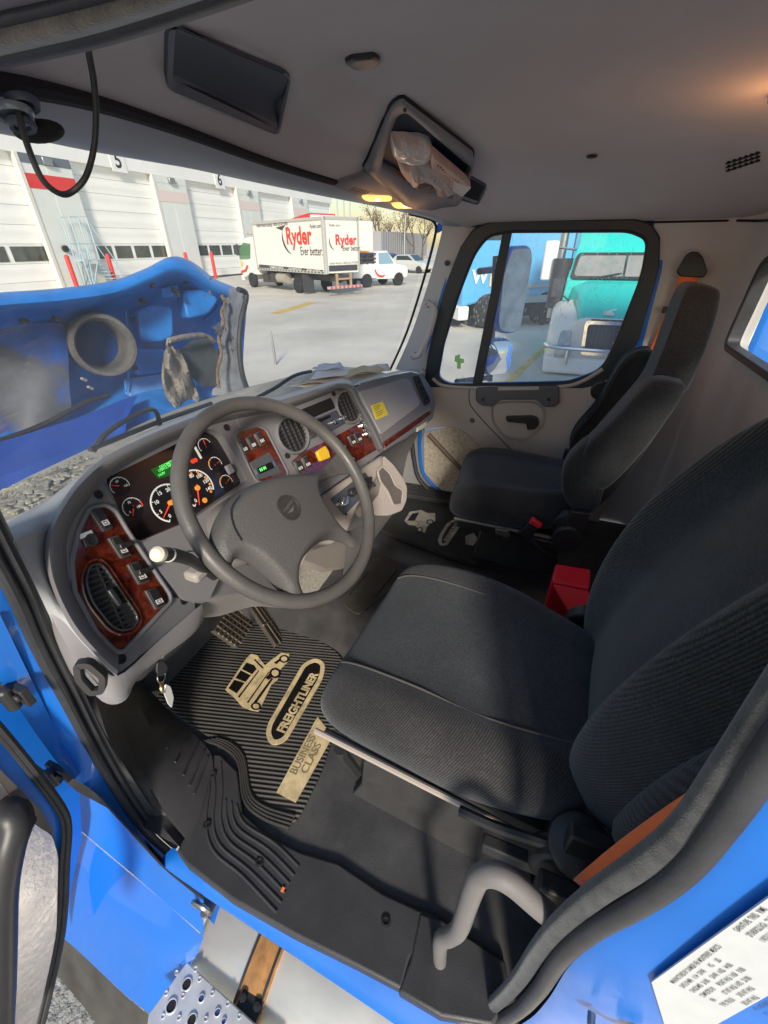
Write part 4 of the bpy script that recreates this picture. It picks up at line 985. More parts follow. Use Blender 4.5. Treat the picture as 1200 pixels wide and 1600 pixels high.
for k in range(700):
    u = rnd.gauss(50, 40); v = 752 - (u - 50) * .36 + rnd.gauss(0, 17)
    p = at(u, v, z=.66)
    if p.y < .85 or p.y > 1.30 or p.x < .0: continue
    r_ = rnd.uniform(.002, .008); Mx = Matrix.Translation(p + V((0, 0, -.004))) @ Matrix.Rotation(rnd.uniform(0, 6), 4, 'Z') @ Matrix.Diagonal((r_ * rnd.uniform(.8, 2), r_, r_ * .5, 1))
    bmesh.ops.create_icosphere(bm, subdivisions=1, radius=1, matrix=Mx)
obj('cowl_foam', bm, mat('crumbling grey foam', (.26, .245, .20), .95, var=.7, vscale=22, col2=(.46, .40, .26), c2scale=9, c2lo=.52, c2hi=.66), cab_)
# wiper
bm = NB(); tube(bm, cr([ons(u, v, lambda p: wsurf(p) - .03) for u, v in ((250, 664), (240, 640), (205, 652), (165, 678), (145, 705))], 5), .006, 6)
tube(bm, [ons(u, v, lambda p: wsurf(p) - .03) for u, v in ((330, 630), (240, 662), (140, 702))], .006, 6); obj('wiper', bm, m_black, cab_)
bm = NB(); tube(bm, cr([ons(u, v, lambda p: wsurf(p) - .03) for u, v in ((400, 622), (430, 606), (460, 587), (486, 580))], 5), .007, 6); obj('wiper_arm', bm, m_black, cab_)
# passenger A-pillar trim
Lp = [(688, 350), (684, 374), (666, 442), (640, 520), (615, 577)]
Rp = [(752, 340), (738, 362), (715, 430), (690, 500), (664, 580)]
la = cr([ons(u, v, wsurf) + V((.0, -.01, 0)) for u, v in Lp], 6); ra = cr([at(u, v, x=1.862) for u, v in Rp], 6)
bm = NB(); rr = []
for a, b in zip(la, ra):
    row = []
    for k in range(7):
        q = k / 6; p = a.lerp(b, q) + V((-1, -.6, 0)).normalized() * .02 * math.sin(math.pi * q) ** .6; row.append(p)
    rr.append(row)
loft(bm, rr); ap = obj('pillar_trim', bm, m_trim, cab_, sharp=70)
hp = [ons(u, v, lambda p: p.x - (1.80)) for u, v in ((668, 474), (676, 478), (679, 490), (671, 520), (660, 545), (653, 556), (644, 556))]
bm = NB(); tube(bm, cr(hp, 5), [.011] + [.0125] * 29 + [.011], 10); hb = obj('grab_handle', bm, m_trim, cab_)
for u, v in ((668, 475), (646, 556)):
    p = ons(u, v, lambda p: p.x - 1.815); bm = NB(); lathe(bm, Matrix.Translation(p) @ Matrix.Rotation(R(-90), 4, 'Y'), [(.016, -.02), (.016, .012), (.012, .018), (.007, .018), (.006, .012), (0, .012)], 16); obj('handle_boss', bm, m_trim, hb)
p = ons(699, 411, lambda p: p.x - 1.815); bm = NB(); lathe(bm, Matrix.Translation(p) @ Matrix.Rotation(R(-90), 4, 'Y'), [(.011, -.01), (.011, .006), (0, .008)], 14); obj('trim_plug', bm, m_black, ap)
# ---------------------------------------------------------------- dashboard
def nrm(th, ph): return V((math.sin(R(ph)) * math.cos(R(th)), -math.cos(R(ph)) * math.cos(R(th)), math.sin(R(th))))
nB = nrm(25, -5); pB = V((.40, .68, .80)); FB = Fr(pB, nB)
def hinge(F, a, b, ang):
    p, q = F.P(F.px(*a)), F.P(F.px(*b)); ax = (q - p).normalized()
    return Fr(p, Matrix.Rotation(R(ang), 3, ax) @ F.c)
def pick(F, a, b, ang, wantx):
    f1, f2 = hinge(F, a, b, ang), hinge(F, a, b, -ang)
    return f1 if (f1.c.x - f2.c.x) * wantx > 0 else f2
FA = pick(FB, (148, 722), (255, 930), 16, 1)
FC = pick(FB, (362, 640), (412, 765), 9, -1)
FG = pick(FC, (556, 604), (600, 704), 14, 1)
FH = pick(FC, (500, 775), (600, 709), 0.01, 1); FH = Fr(FC.P(FC.px(550, 742)), (Matrix.Rotation(R(10), 3, FC.a) @ FC.c) if (Matrix.Rotation(R(10), 3, FC.a) @ FC.c).z > FC.c.z else (Matrix.Rotation(R(-10), 3, FC.a) @ FC.c))
dash = empty('dashboard', 'grey truck dashboard with red burl panels, gauges and rocker switches', 'dashboard', (.9, .8, .4))

def plate_px(F, L, h0, h1, mt, name, par, r=.006, bev=.002, hp=None, seg=5):
    bm = NB(); plate(bm, F, rpoly(F.pxl(L, h1 if hp is None else hp), r, seg), h0, h1)
    return obj(name, bm, mt, par, bevel=bev)

# outer border of the driver's pod (outside of the rounded brow) and its inner edge
BO = [(183, 1056), (150, 1025), (111, 980), (81, 920), (69, 875), (72, 836), (87, 800), (117, 755), (156, 719), (210, 690), (270, 664), (330, 643), (390, 630), (440, 624), (500, 606), (530, 598), (552, 603), (563, 625), (582, 660), (601, 700)]
BI = [(186, 1022), (168, 1008), (133, 962), (110, 915), (104, 868), (106, 836), (118, 806), (141, 775), (176, 741), (222, 712), (276, 686), (332, 664), (392, 650), (446, 640), (503, 620), (526, 611), (541, 614), (553, 634), (572, 668), (588, 703)]
def fr_of(u, v):   # which facet a spot of the fascia lies on
    def side(F, a, b):
        return (b[0] - a[0]) * (v - a[1]) - (b[1] - a[1]) * (u - a[0])
    if side(FB, (148, 722), (255, 930)) > 0: return FA
    if side(FB, (362, 640), (412, 765)) > 0: return FB
    return FC
def fas(u, v, h=0.0):
    F = fr_of(u, v); return F.P(F.px(u, v, h), h)
bo = cr(BO, 5); bi = cr(BI, 5)
top_px = [(150, 1085), (118, 1040), (88, 985), (55, 915), (28, 860), (22, 842), (48, 812), (92, 764), (140, 716), (195, 680), (262, 655), (326, 632), (388, 618), (440, 607), (500, 593), (536, 584), (556, 590), (566, 615), (585, 652), (604, 694)]
tp = cr(top_px, 5)
NBO = len(bo)
bm = NB(); rr = []
backline = []
for k in range(NBO):
    (u0, v0), (u1, v1) = bo[k][:2], bi[k][:2]
    row = [fas(u1, v1, 0.0)]
    for q, h in ((.25, .018), (.5, .030), (.75, .032), (.93, .022), (1.0, .006)):
        row.append(fas(u1 + (u0 - u1) * q, v1 + (v0 - v1) * q, h))
    rr.append(row)
loft(bm, rr); brow = obj('brow', bm, m_dash, dash, sharp=80)
# dash top pad: from the brow back to the windscreen foot
def wfoot(x): s = sx(x); return V((x, .955 - .17 * s * s + .0, .73 - .0 * s))
# the pad follows the windscreen foot; on the left it turns down beside the door seal
m_pad = mat('dash top pad', (.36, .365, .38), .5, var=.06, vscale=4, bump=.25, bscale=800)
bm = NB(); rr = []
for k in range(NBO):
    a = rr_a = fas(bo[k][0], bo[k][1], .006)
    if k < 25:      # beside the door
        q = tp[k]; b = ons(q[0], q[1], lambda p: p.x - (.025 + .0 * k))
        m = (a + b) / 2 + V((0, -.004, .004))
    elif k < 45:
        t_ = (k - 25) / 20; b0 = ons(tp[25][0], tp[25][1], lambda p: p.x - .025); b = V((a.x * .93, max(a.y + .05, wfoot(a.x).y - .02), min(a.z + .0, .84 - .09 * t_))); b = b0.lerp(b, min(1, t_ * 3.0)); m = (a + b) / 2 + V((0, 0, .006))
    else:
        b = at(bo[k][0] + 4, bo[k][1] - (9 if k < 85 else 3), y=wfoot(a.x).y); m = (a + b) / 2 + V((0, 0, .002))
    rr.append([a, a.lerp(m, .5) + V((0, 0, .003)), m, b])
loft(bm, rr); obj('top_pad', bm, m_pad, dash, sharp=75)
# fascia plates
AP = [(186, 1022), (168, 1008), (133, 962), (110, 915), (104, 868), (106, 836), (118, 806), (141, 775), (146, 762)]
A_out = cr(AP, 4) + [V(p) for p in ((148, 722), (255, 930), (305, 936), (307, 954), (186, 1054), (178, 1046))]
bm = NB(); plate(bm, FA, [FA.px(p[0], p[1]) for p in A_out], -.03, 0.0); obj('side_fascia', bm, m_dash, dash, bevel=.003)
# recessed frame round the burl of the side pod
burlA = [(124, 830), (140, 797), (163, 792), (177, 800), (195, 830), (262, 930), (263, 940), (255, 948), (190, 1016), (180, 1016), (150, 985), (118, 925), (113, 880)]
plate_px(FA, burlA, -.01, .002, m_burl, 'burl_panel', dash, .006, .001)
bm = NB(); ab = rpoly(FA.pxl(burlA), .006); tube(bm, [FA.P(p, .003) for p in inset(ab, -.003)], .004, 8, True); obj('burl_surround', bm, m_dash, dash)
# cluster fascia with its opening
hole = rpoly(FB.pxl([(163, 748), (326, 669), (346, 676), (362, 702), (388, 752), (300, 812), (218, 846), (205, 836)]), [.012, .012, .02, .02, .012, .01, .012, .012])
def cast_out(hole, poly_):
    """outer loop matched point for point to the opening, by rays from its middle"""
    n = len(hole); cx = sum(p.x for p in hole) / n; cy = sum(p.y for p in hole) / n; out = []
    for p in hole:
        d = V((p.x - cx, p.y - cy)).normalized(); best = None
        for i in range(len(poly_)):
            a, b = V(poly_[i - 1]), V(poly_[i]); e = b - a
            den = d.x * e.y - d.y * e.x
            if abs(den) < 1e-12: continue
            w_ = a - V((cx, cy)); t_ = (w_.x * e.y - w_.y * e.x) / den; s_ = (w_.x * d.y - w_.y * d.x) / den
            if t_ > 0 and -1e-6 <= s_ <= 1 + 1e-6 and (best is None or t_ < best): best = t_
        out.append(V((cx, cy)) + d * best if best else p * 1.3)
    return out
Bpoly = FB.pxl([(148, 722), (210, 698), (276, 676), (345, 652), (362, 640), (412, 765), (440, 850), (340, 940), (300, 940), (255, 930)])
o_ = cast_out(hole, Bpoly)
bm = NB(); frame(bm, FB, o_, hole, -.035, 0); obj('cluster_fascia', bm, m_dash, dash, bevel=.003)
# centre fascia
Cp = [(362, 640), (400, 643), (446, 638), (503, 618), (526, 609), (541, 612), (553, 634), (572, 668), (590, 703), (596, 708), (505, 770), (455, 800), (430, 810), (412, 765)]
bm = NB(); plate(bm, FC, FC.pxl(Cp), -.03, 0); obj('centre_fascia', bm, m_dash, dash, bevel=.003)
# ---- instrument cluster
HC = -.026
m_cface = mat('cluster face', (.012, .009, .010), .22, coat=.4); m_white_p = mat('dial white', (.8, .8, .8), .5, emit=(.9, .9, .9), estr=.04)
m_ndl = mat('red needle', (.8, .05, .02), .4, emit=(1, .08, .02), estr=.2); m_orange = mat('orange mark', (.8, .28, .03), .5, emit=(1, .35, .05), estr=.1)
m_lcd = mat('green display', (.004, .05, .006), .3, emit=(.02, .45, .03), estr=.13); m_lcdt = mat('green segments', (.1, .8, .1), .4, emit=(.15, 1, .2), estr=.7); m_dial = mat('dial black', (.004, .004, .005), .4)
bm = NB(); ab = rpoly(FB.pxl([(158, 746), (345, 655), (400, 750), (300, 825), (216, 856)], HC), .012); plate(bm, FB, ab, HC - .01, HC)
clus = obj('instrument_cluster', bm, m_cface, dash)
def dial(px, r, a0, a1, nums, needle, name, big=False, extra=None):
    c = FB.px(px[0], px[1], HC); h = HC + .001
    bm = NB()
    plate(bm, FB, disc2(c[0], c[1], r, 40), h - .0005, h, 0)
    def arc(r0, r1, s, e, mi, hh, n=40):
        A = [FB.P((c[0] + r0 * math.cos(R(s + (e - s) * k / n)), c[1] + r0 * math.sin(R(s + (e - s) * k / n))), hh) for k in range(n + 1)]
        B = [FB.P((c[0] + r1 * math.cos(R(s + (e - s) * k / n)), c[1] + r1 * math.sin(R(s + (e - s) * k / n))), hh) for k in range(n + 1)]
        loft(bm, [A, B], mi=mi)
    arc(r * .90, r * .97, a0, a1, 1, h + .0006)
    nt_ = 30 if big else 8
    for k in range(nt_ + 1):
        q = R(a0 + (a1 - a0) * k / nt_); L = (.82 if k % 5 == 0 else .88) if big else .8
        d = V((math.cos(q), math.sin(q))); n = V((-d.y, d.x)) * r * .012 * (1.6 if k % 5 == 0 else 1)
        poly(bm, [FB.P((c[0] + x, c[1] + y), h + .0009) for x, y in ((d * r * L - n), (d * r * .95 - n), (d * r * .95 + n), (d * r * L + n))], 1)
    for k, s in enumerate(nums):
        q = R(a0 + (a1 - a0) * k / max(1, len(nums) - 1)); rr_ = .66 if big else .55
        txt(bm, s, r * (.25 if big else .3), FB.M((c[0] + math.cos(q) * r * rr_, c[1] + math.sin(q) * r * rr_), h + .001), 1, .02, 'CENTER')
    if extra: arc(r * .86, r * .98, *extra[:2], extra[2], h + .0012)
    q = R(needle); d = V((math.cos(q), math.sin(q))); n = V((-d.y, d.x))
    b_ = d * -r * .18; tip = d * r * .86
    prism(bm, [FB.P((c[0] + p.x, c[1] + p.y), h + .002) for p in (b_ - n * r * .045, tip - n * r * .012, tip + n * r * .012, b_ + n * r * .045)], FB.c * .0012, 2)
    plate(bm, FB, disc2(c[0], c[1], r * .13, 16), h + .001, h + .005, 3 if big else 0)
    for f in bm.faces: pass
    return obj(name, bm, [m_dial, m_white_p, m_ndl, m_orange], clus)
def prad(px, k):    # how many metres k pixels to the side of a spot on the cluster make
    a, b = FB.px(px[0], px[1] - k, HC), FB.px(px[0], px[1] + k, HC); return math.hypot(a[0] - b[0], a[1] - b[1]) / 2
dial((265, 786), prad((265, 786), 31), 235, -20, ['0', '5', '10', '15', '20', '25', '30'], 212, 'tachometer', True)
dial((307, 763), prad((307, 763), 30), 230, -30, ['0', '20', '40', '60', '80', '100', '120', '140'], 243, 'speedometer', True)
dial((187, 760), prad((187, 760), 15), 200, -20, ['', '60', '120'], 150, 'gauge')
dial((207, 793), prad((207, 793), 16), 210, -20, ['0', '75', '150'], 235, 'gauge', False, (15, -20, 2))
dial((320, 697), prad((320, 697), 12), 200, 10, ['', '', ''], 80, 'gauge')
dial((336, 726), prad((336, 726), 12), 200, -20, ['', '', ''], 10, 'gauge', False, (170, 100, 3))
dial((353, 754), prad((353, 754), 12), 200, -20, ['', '', ''], 20, 'gauge', False, (170, 100, 3))
bm = NB(); plate(bm, FB, FB.pxl([(235, 734), (272, 717), (278, 740), (247, 748)], HC), HC, HC + .002); lcd = obj('message_display', bm, m_lcd, clus)
bm = NB(); rot = 0
for (u, v), s in (((248, 731), 'ODOMETER'), ((246, 737), '170913.7MI'), ((246, 744), '14.0V')):
    txt(bm, s, .0074, FB.M(FB.px(u, v, HC), HC + .003), bold=.03)
obj('display_text', bm, m_lcdt, lcd)
bm = NB()
for u, v in ((305, 719), (301, 721)): plate(bm, FB, disc2(*FB.px(u, v, HC), .005, 12), HC, HC + .002)
obj('warning_lamp', bm, m_ndl, clus)
bm = NB()
for k in range(9):
    q = R(200 - k * 30); c = FB.px(307, 763, HC); plate(bm, FB, disc2(c[0] + math.cos(q) * .034, c[1] + math.sin(q) * .034, .0028, 8), HC + .002, HC + .003)
obj('amber_dots', bm, m_orange, clus)
bm = NB(); plate(bm, FB, disc2(*FB.px(319, 782, HC), .006, 14), HC + .002, HC + .003); obj('green_lamp', bm, m_orange, clus)
bm = NB(); plate(bm, FB, FB.pxl([(303, 699), (305, 698), (315, 716), (313, 717)], HC), HC, HC + .003); obj('light_bar', bm, m_white_p, clus)
bm = NB(); box(bm, (0, 0, .004), (.016, .022, .01), FB.M(FB.px(362, 732, 0), -.012)); obj('cluster_clip', bm, m_dashlt, clus, bevel=.002)

# ---- switches
m_sw = mat('rocker switch', (.018, .018, .02), .35)
def rocker(F, L, name='rocker_switch', lever=False, icon=True):
    ab = F.pxl(L, .004); bm = NB(); plate(bm, F, rpoly(ab, .003, 3), 0, .006); o = obj(name, bm, m_chromeedge, dash, bevel=.001)
    i = inset(ab, .0025); bm = NB(); plate(bm, F, rpoly(i, .002, 3), .005, .009); 
    m0 = (V(i[0]) + V(i[1])) / 2; m1 = (V(i[2]) + V(i[3])) / 2
    obj('rocker', bm, m_sw, o, bevel=.002)
    bm = NB(); c = [V(i[k]).lerp(m1 if k in (0, 3) else m0, .0) for k in range(4)]
    q = [V(i[3]).lerp(V(i[0]), .12), V(i[3]).lerp(V(i[0]), .45), V(i[2]).lerp(V(i[1]), .45), V(i[2]).lerp(V(i[1]), .12)]
    cc = sum(q, V((0, 0))) / 4; q = [cc + (p - cc) * .75 for p in q]
    frame(bm, F, q, [cc + (p - cc) * .7 for p in q], .0088, .0094); plate(bm, F, [cc + (p - cc) * .35 for p in q], .0088, .0094); obj('symbol', bm, m_wtext, o)
    if lever:
        c0 = (V(i[0]) + V(i[2])) / 2; dirv = (V(i[1]) - V(i[0])).normalized() * .022
        bm = NB(); prism(bm, [F.P(c0 + V((dirv.x * a - dirv.y * b, dirv.y * a + dirv.x * b)), .009) for a, b in ((-.5, -.25), (.9, -.12), (.9, .12), (-.5, .3))], F.c * .012); obj('toggle', bm, m_sw, o, bevel=.002)
    return o
m_chromeedge = mat('satin switch surround', (.10, .10, .10), .35, .4)
rocker(FA, [(138, 797), (156, 792), (176, 825), (161, 831)])
rocker(FA, [(168, 841), (184, 836), (205, 868), (189, 873)], lever=True)
rocker(FA, [(198, 882), (215, 877), (234, 908), (217, 914)], lever=True)
rocker(FA, [(226, 923), (243, 918), (259, 945), (243, 953)])
plate_px(FA, [(127, 838), (149, 831), (157, 848), (136, 856)], 0, .005, m_sw, 'push_switch', dash, .003)
bm = NB(); lathe(bm, FA.M(FA.px(142, 844, .005), .005), [(.011, 0), (.011, .003), (.008, .003), (.008, .001), (0, .001)], 18); obj('push_button', bm, m_black, dash)
plate_px(FA, [(124, 835), (143, 828), (146, 834), (127, 842)], .003, .0065, m_wtext, 'white_tag', dash, .001, 0)
# side vent: oval bezel, slats, thumb wheel
m_vent = mat('vent black', (.020, .022, .026), .35, bump=.1, bscale=600)
vo = [(131, 905), (140, 882), (155, 878), (165, 886), (215, 960), (217, 972), (208, 983), (190, 988), (172, 980), (140, 940)]
def vent(F, outl, slats, name, r=.02, ang=None, depth=.03, mt=None, split=True, h1=.008):
    ab = rpoly(F.pxl(outl, h1 * .6), r, 5); bm = NB(); frame(bm, F, ab, inset(ab, .0045), -.002, h1); o = obj(name, bm, mt or m_vent, dash, bevel=.0025)
    bm = NB(); i = inset(ab, .0035); plate(bm, F, i, -.004, .0032); obj('vent_back', bm, m_dark, o)
    n = len(i); cx = sum(p.x for p in i) / n; cy = sum(p.y for p in i) / n
    d = V((math.cos(ang), math.sin(ang))); e = V((-d.y, d.x))
    pr = [(p.x - cx) * e.x + (p.y - cy) * e.y for p in i]; lo, hi = min(pr), max(pr)
    bm = NB()
    def chord(off, ax, per):
        P = V((cx, cy)) + per * off; ts = []
        for k in range(n):
            a, b = i[k - 1], i[k]; s0 = (a - P).dot(per); s1 = (b - P).dot(per)
            if (s0 < 0) != (s1 < 0): q = a + (b - a) * (s0 / (s0 - s1)); ts.append((q - P).dot(ax))
        return P, (min(ts), max(ts)) if len(ts) >= 2 else None
    for k in range(slats):
        off = lo + (hi - lo) * (k + .5) / slats; P, t_ = chord(off, d, e)
        if t_:
            w_ = (hi - lo) / slats * .26
            prism(bm, [F.P(P + d * t_[0] - e * w_, .0035), F.P(P + d * t_[1] - e * w_, .0035), F.P(P + d * t_[1] + e * w_ * .6, .0068), F.P(P + d * t_[0] + e * w_ * .6, .0068)], F.c * .0015)
    obj('slats', bm, mt or m_vent, o, bevel=.0006)
    if split:
        pr2 = [(p.x - cx) * d.x + (p.y - cy) * d.y for p in i]; bm = NB()
        for f in ((-.5, 0, .5) if split is True else split):
            off = (max(pr2) + min(pr2)) / 2 + (max(pr2) - min(pr2)) * f * .5; P, t_ = chord(off, e, d)
            if t_: prism(bm, [F.P(P + e * t_[0] - d * .001, .001), F.P(P + e * t_[1] - d * .001, .001), F.P(P + e * t_[1] + d * .001, .001), F.P(P + e * t_[0] + d * .001, .001)], F.c * .005)
        obj('divider', bm, mt or m_vent, o)
    return o
a0, a1 = FA.px(140, 900), FA.px(165, 890); va = math.atan2(a1[1] - a0[1], a1[0] - a0[0])
sv = vent(FA, vo, 13, 'side_vent', .022, va, split=(0.0,))
bm = NB(); box(bm, (0, 0, .007), (.010, .034, .008), FA.M(FA.px(176, 934, .006), .004, va + .2)); obj('thumb_wheel', bm, m_vent, sv, bevel=.003)
bm = NB(); ab = rpoly(FA.pxl(vo, .004), .022, 5); tube(bm, [FA.P(p, .003) for p in inset(ab, -.0045)], .003, 8, True); obj('vent_rim', bm, m_burl, sv)
def screw(F, u, v, r=.008, par=None):
    bm = NB(); lathe(bm, F.M(F.px(u, v, .001), .0), [(r, -.002), (r, .0025), (r * .7, .003), (r * .6, .001), (0, .001)], 14); return obj('screw', bm, m_screw, par or dash)
for F, u, v in ((FA, 154, 773), (FA, 287, 939), (FA, 190, 1030), (FB, 354, 668), (FC, 449, 712), (FC, 521, 615), (FC, 567, 646)): screw(F, u, v)
# ---- centre stack
burlS = [(367, 684), (373, 675), (402, 667), (414, 672), (449, 740), (436, 752), (402, 752), (396, 744)]
plate_px(FC, burlS, -.002, .002, m_burl, 'burl_panel', dash, .008, .001)
bm = NB(); ab = rpoly(FC.pxl(burlS), .008); tube(bm, [FC.P(p, .002) for p in inset(ab, -.002)], .003, 8, True); obj('burl_surround', bm, m_dash, dash)
for c in ((380, 699), (393, 692.5), (406, 686)):
    rocker(FC, [(c[0] - 10, c[1] - 8), (c[0] - 1, c[1] - 12.5), (c[0] + 10, c[1] + 7), (c[0] + 1, c[1] + 11.5)])
plate_px(FC, [(390, 723), (421, 706), (441, 738), (403, 750)], 0, .004, mat('slate panel', (.06, .068, .08), .45), 'shift_panel', dash, .003, .001)
sd_ = plate_px(FC, [(401, 732), (424, 721), (429, 731), (406, 741)], .003, .006, m_dial, 'gear_display', dash, .002, .001)
bm = NB(); txt(bm, 'N N', .0105, FC.M(FC.px(406, 735, .006), .0065), bold=.06, sx=1.0); obj('gear_text', bm, m_lcdt, sd_)
bm = NB()
for u, v in ((401, 737), (428, 725)): plate(bm, FC, [V(FC.px(u, v, .006)) + V(q) for q in ((-.002, -.007), (.002, -.007), (.002, .007), (-.002, .007))], .004, .007)
obj('gear_button', bm, m_chrome, sd_)
m_ventg = mat('vent grey', (.05, .05, .055), .4)
def rvent(c, name):
    q = FC.px(c[0], c[1], .004); rr_ = .047
    bm = NB(); lathe(bm, FC.M(q, 0), [(rr_ * 1.14, 0), (rr_ * 1.14, .006), (rr_ * 1.06, .012), (rr_ * .97, .010), (rr_ * .93, .0), (rr_ * .93, -.001)], 36); o = obj(name, bm, m_dash, dash)
    bm = NB(); plate(bm, FC, disc2(q[0], q[1], rr_ * .95, 32), -.001, .002); obj('vent_back', bm, m_dark, o)
    bm = NB()
    for k in range(9):
        off = rr_ * (-.84 + k * .21); hw = math.sqrt(max(0, (rr_ * .93) ** 2 - off * off))
        prism(bm, [FC.P((q[0] - hw, q[1] + off - .0022), .002), FC.P((q[0] + hw, q[1] + off - .0022), .002), FC.P((q[0] + hw, q[1] + off + .0016), .008), FC.P((q[0] - hw, q[1] + off + .0016), .008)], FC.c * .0018)
    obj('slats', bm, m_ventg, o)
    bm = NB()
    for off in (-.5, -.17, .17, .5):
        off *= rr_; hw = math.sqrt((rr_ * .93) ** 2 - off * off); prism(bm, [FC.P((q[0] + off - .0014, q[1] - hw), .002), FC.P((q[0] + off + .0014, q[1] - hw), .002), FC.P((q[0] + off + .0014, q[1] + hw), .002), FC.P((q[0] + off - .0014, q[1] + hw), .002)], FC.c * .006)
    obj('divider', bm, m_ventg, o)
rvent((544, 636), 'centre_vent'); rvent((457, 680), 'centre_vent')
plate_px(FC, [(468, 641), (517, 621), (525, 637), (479, 657)], 0, .003, mat('radio slot', (.010, .010, .011), .3), 'storage_slot', dash, .003, .001)
rd_ = plate_px(FC, [(487, 657), (528, 640), (540, 661), (504, 681)], 0, .008, mat('radio face', (.05, .055, .08), .3), 'radio', dash, .004, .002)
bm = NB(); plate(bm, FC, FC.pxl([(493, 657), (515, 648), (517, 652), (496, 662)], .008), .008, .009); obj('radio_display', bm, m_dial, rd_)
for u, v in ((520, 660), (534, 654)):
    bm = NB(); lathe(bm, FC.M(FC.px(u, v, .008), .008), [(.0085, 0), (.008, .012), (.006, .013), (0, .013)], 20); obj('knob', bm, m_chrome, rd_)
bm = NB()
for k in range(4): plate(bm, FC, rpoly(FC.pxl([(504 + k * 6, 668 - k * 2.6), (508 + k * 6, 666 - k * 2.6), (510 + k * 6, 670 - k * 2.6), (506 + k * 6, 672 - k * 2.6)], .008), .001, 2), .008, .010)
obj('preset_buttons', bm, m_ventg, rd_)
plate_px(FC, [(480, 672), (489, 668), (495, 682), (486, 686)], 0, .006, m_ventg, 'small_button', dash, .002, .001)
m_burlg = m_burl
plate_px(FC, [(455, 722), (470, 708), (520, 684), (578, 652), (593, 694), (590, 702), (500, 755), (470, 742)], -.002, .002, m_burl, 'lower_burl', dash, .006, .001)
for L in ([(458, 722), (467, 717), (475, 735), (466, 740)], [(470, 716), (479, 711), (487, 729), (478, 734)], [(526, 691), (534, 687), (542, 702), (534, 706)], [(543, 682), (550, 679), (557, 694), (550, 698)], [(552, 678), (559, 675), (567, 689), (560, 693)], [(541, 711), (549, 707), (555, 720), (547, 724)]):
    rocker(FC, L)
m_ykn = mat('yellow valve knob', (.72, .42, .02), .4)
q = FC.M(FC.px(498, 713, .004), .002)
bm = NB(); lathe(bm, q, [(.008, 0), (.008, .014), (.011, .016), (.011, .030)], 16); vk = obj('brake_valve', bm, mat('amber knob stem', (.30, .09, .01), .4), dash)
bm = NB(); plate(bm, FC, [V(FC.px(503, 710, .03)) + V(p) for p in ((-.022, -.014), (.018, -.019), (.022, 0), (.018, .019), (-.022, .014))], .028, .040); obj('valve_knob', bm, m_ykn, vk, bevel=.004)
for u, v in ((568, 664), (575, 677)):
    bm = NB(); lathe(bm, FC.M(FC.px(u, v, .006), 0), [(.016, 0), (.016, .008), (.012, .012), (.010, .012), (.009, .004), (0, .004)], 22); obj('power_socket', bm, m_chrome, dash)
# ---- passenger side
Gp_ = [(556, 604), (575, 595), (615, 585), (643, 580), (660, 584), (672, 602), (682, 630), (677, 654), (650, 675), (603, 704)]
bm = NB(); ab = rpoly(FG.pxl(Gp_), .01); plate(bm, FG, ab, -.03, 0); gp_ = obj('passenger_fascia', bm, m_dash, dash, bevel=.012, seg=4)
plate_px(FG, [(561, 612), (633, 591), (641, 594), (657, 629), (652, 636), (596, 679)], -.002, .004, mat('glove box lid', (.30, .295, .305), .5, var=.05, bump=.25, bscale=900), 'glove_box', dash, .012, .002)
st_ = plate_px(FG, [(580, 634), (598, 627), (607, 648), (588, 656)], .004, .0052, mat('yellow paper', (.78, .62, .05), .7), 'yellow_sticker', dash, .0005, 0)
bm = NB()
for k in range(6): 
    a = V(FG.px(583 + k * 1.2, 636.5 + k * 2.8, .0052)); b = V(FG.px(594 + k * 1.5 - (k % 3) * 2, 632.2 + k * 2.8, .0052)); n_ = V((b.y - a.y, a.x - b.x)).normalized() * .0011
    poly(bm, [FG.P(p, .0056) for p in (a - n_, b - n_, b + n_, a + n_)])
obj('sticker_print', bm, mat('sticker green', (.12, .18, .05), .7), st_)
plate_px(FG, [(600, 690), (640, 662), (673, 638), (675, 646), (648, 667), (602, 699)], -.002, .005, m_burl, 'burl_strip', dash, .004, .002)
gv0, gv1 = FG.px(650, 600), FG.px(662, 596)
vent(FG, [(646, 588), (653, 586), (672, 626), (671, 632), (664, 634)], 12, 'end_vent', .012, math.atan2(gv1[1] - gv0[1], gv1[0] - gv0[0]), split=(0,))
plate_px(FG, [(652, 668), (667, 658), (666, 665), (653, 674)], -.004, .004, mat('cream label', (.6, .55, .45), .6), 'label_tag', dash, .001, .001)
# top shelf of the passenger side
bm = NB(); e0 = [FG.P(FG.px(u, v), -.004) for u, v in ((545, 606), (575, 595), (615, 585), (643, 580), (661, 585))]; e0 = cr(e0, 4)
rr = []
for a in e0:
    pu = project(a); b = at(pu[0], pu[1] - 5, y=wfoot(min(a.x, 1.86)).y); m = (a + b) / 2 + V((0, 0, .003)); rr.append([a, a.lerp(m, .4) + V((0, 0, .003)), m, b])
loft(bm, rr); obj('top_shelf', bm, m_pad, dash, sharp=75)
# underside panels down to the floor
m_low = mat('lower dash trim', (.215, .208, .212), .6, var=.06, vscale=4, bump=.25, bscale=700)
bm = NB(); lo = [(598, 706), (650, 676), (680, 652)]
rr = []
for k, (u, v) in enumerate(lo):
    a = FG.P(FG.px(u, v), -.006); rr.append([a, a + V((0, .06, -.06)), a + V((0, .12, -.2)), V((a.x, a.y + .18, .02))])
loft(bm, rr); obj('lower_panel', bm, m_low, dash)
bm = NB(); poly(bm, [at(u, v, x=1.846) for u, v in ((640, 672), (672, 640), (664, 672), (657, 700), (661, 740), (682, 764), (704, 786), (670, 800), (628, 770), (632, 710))]); obj('hinge_trim', bm, m_low, dash)
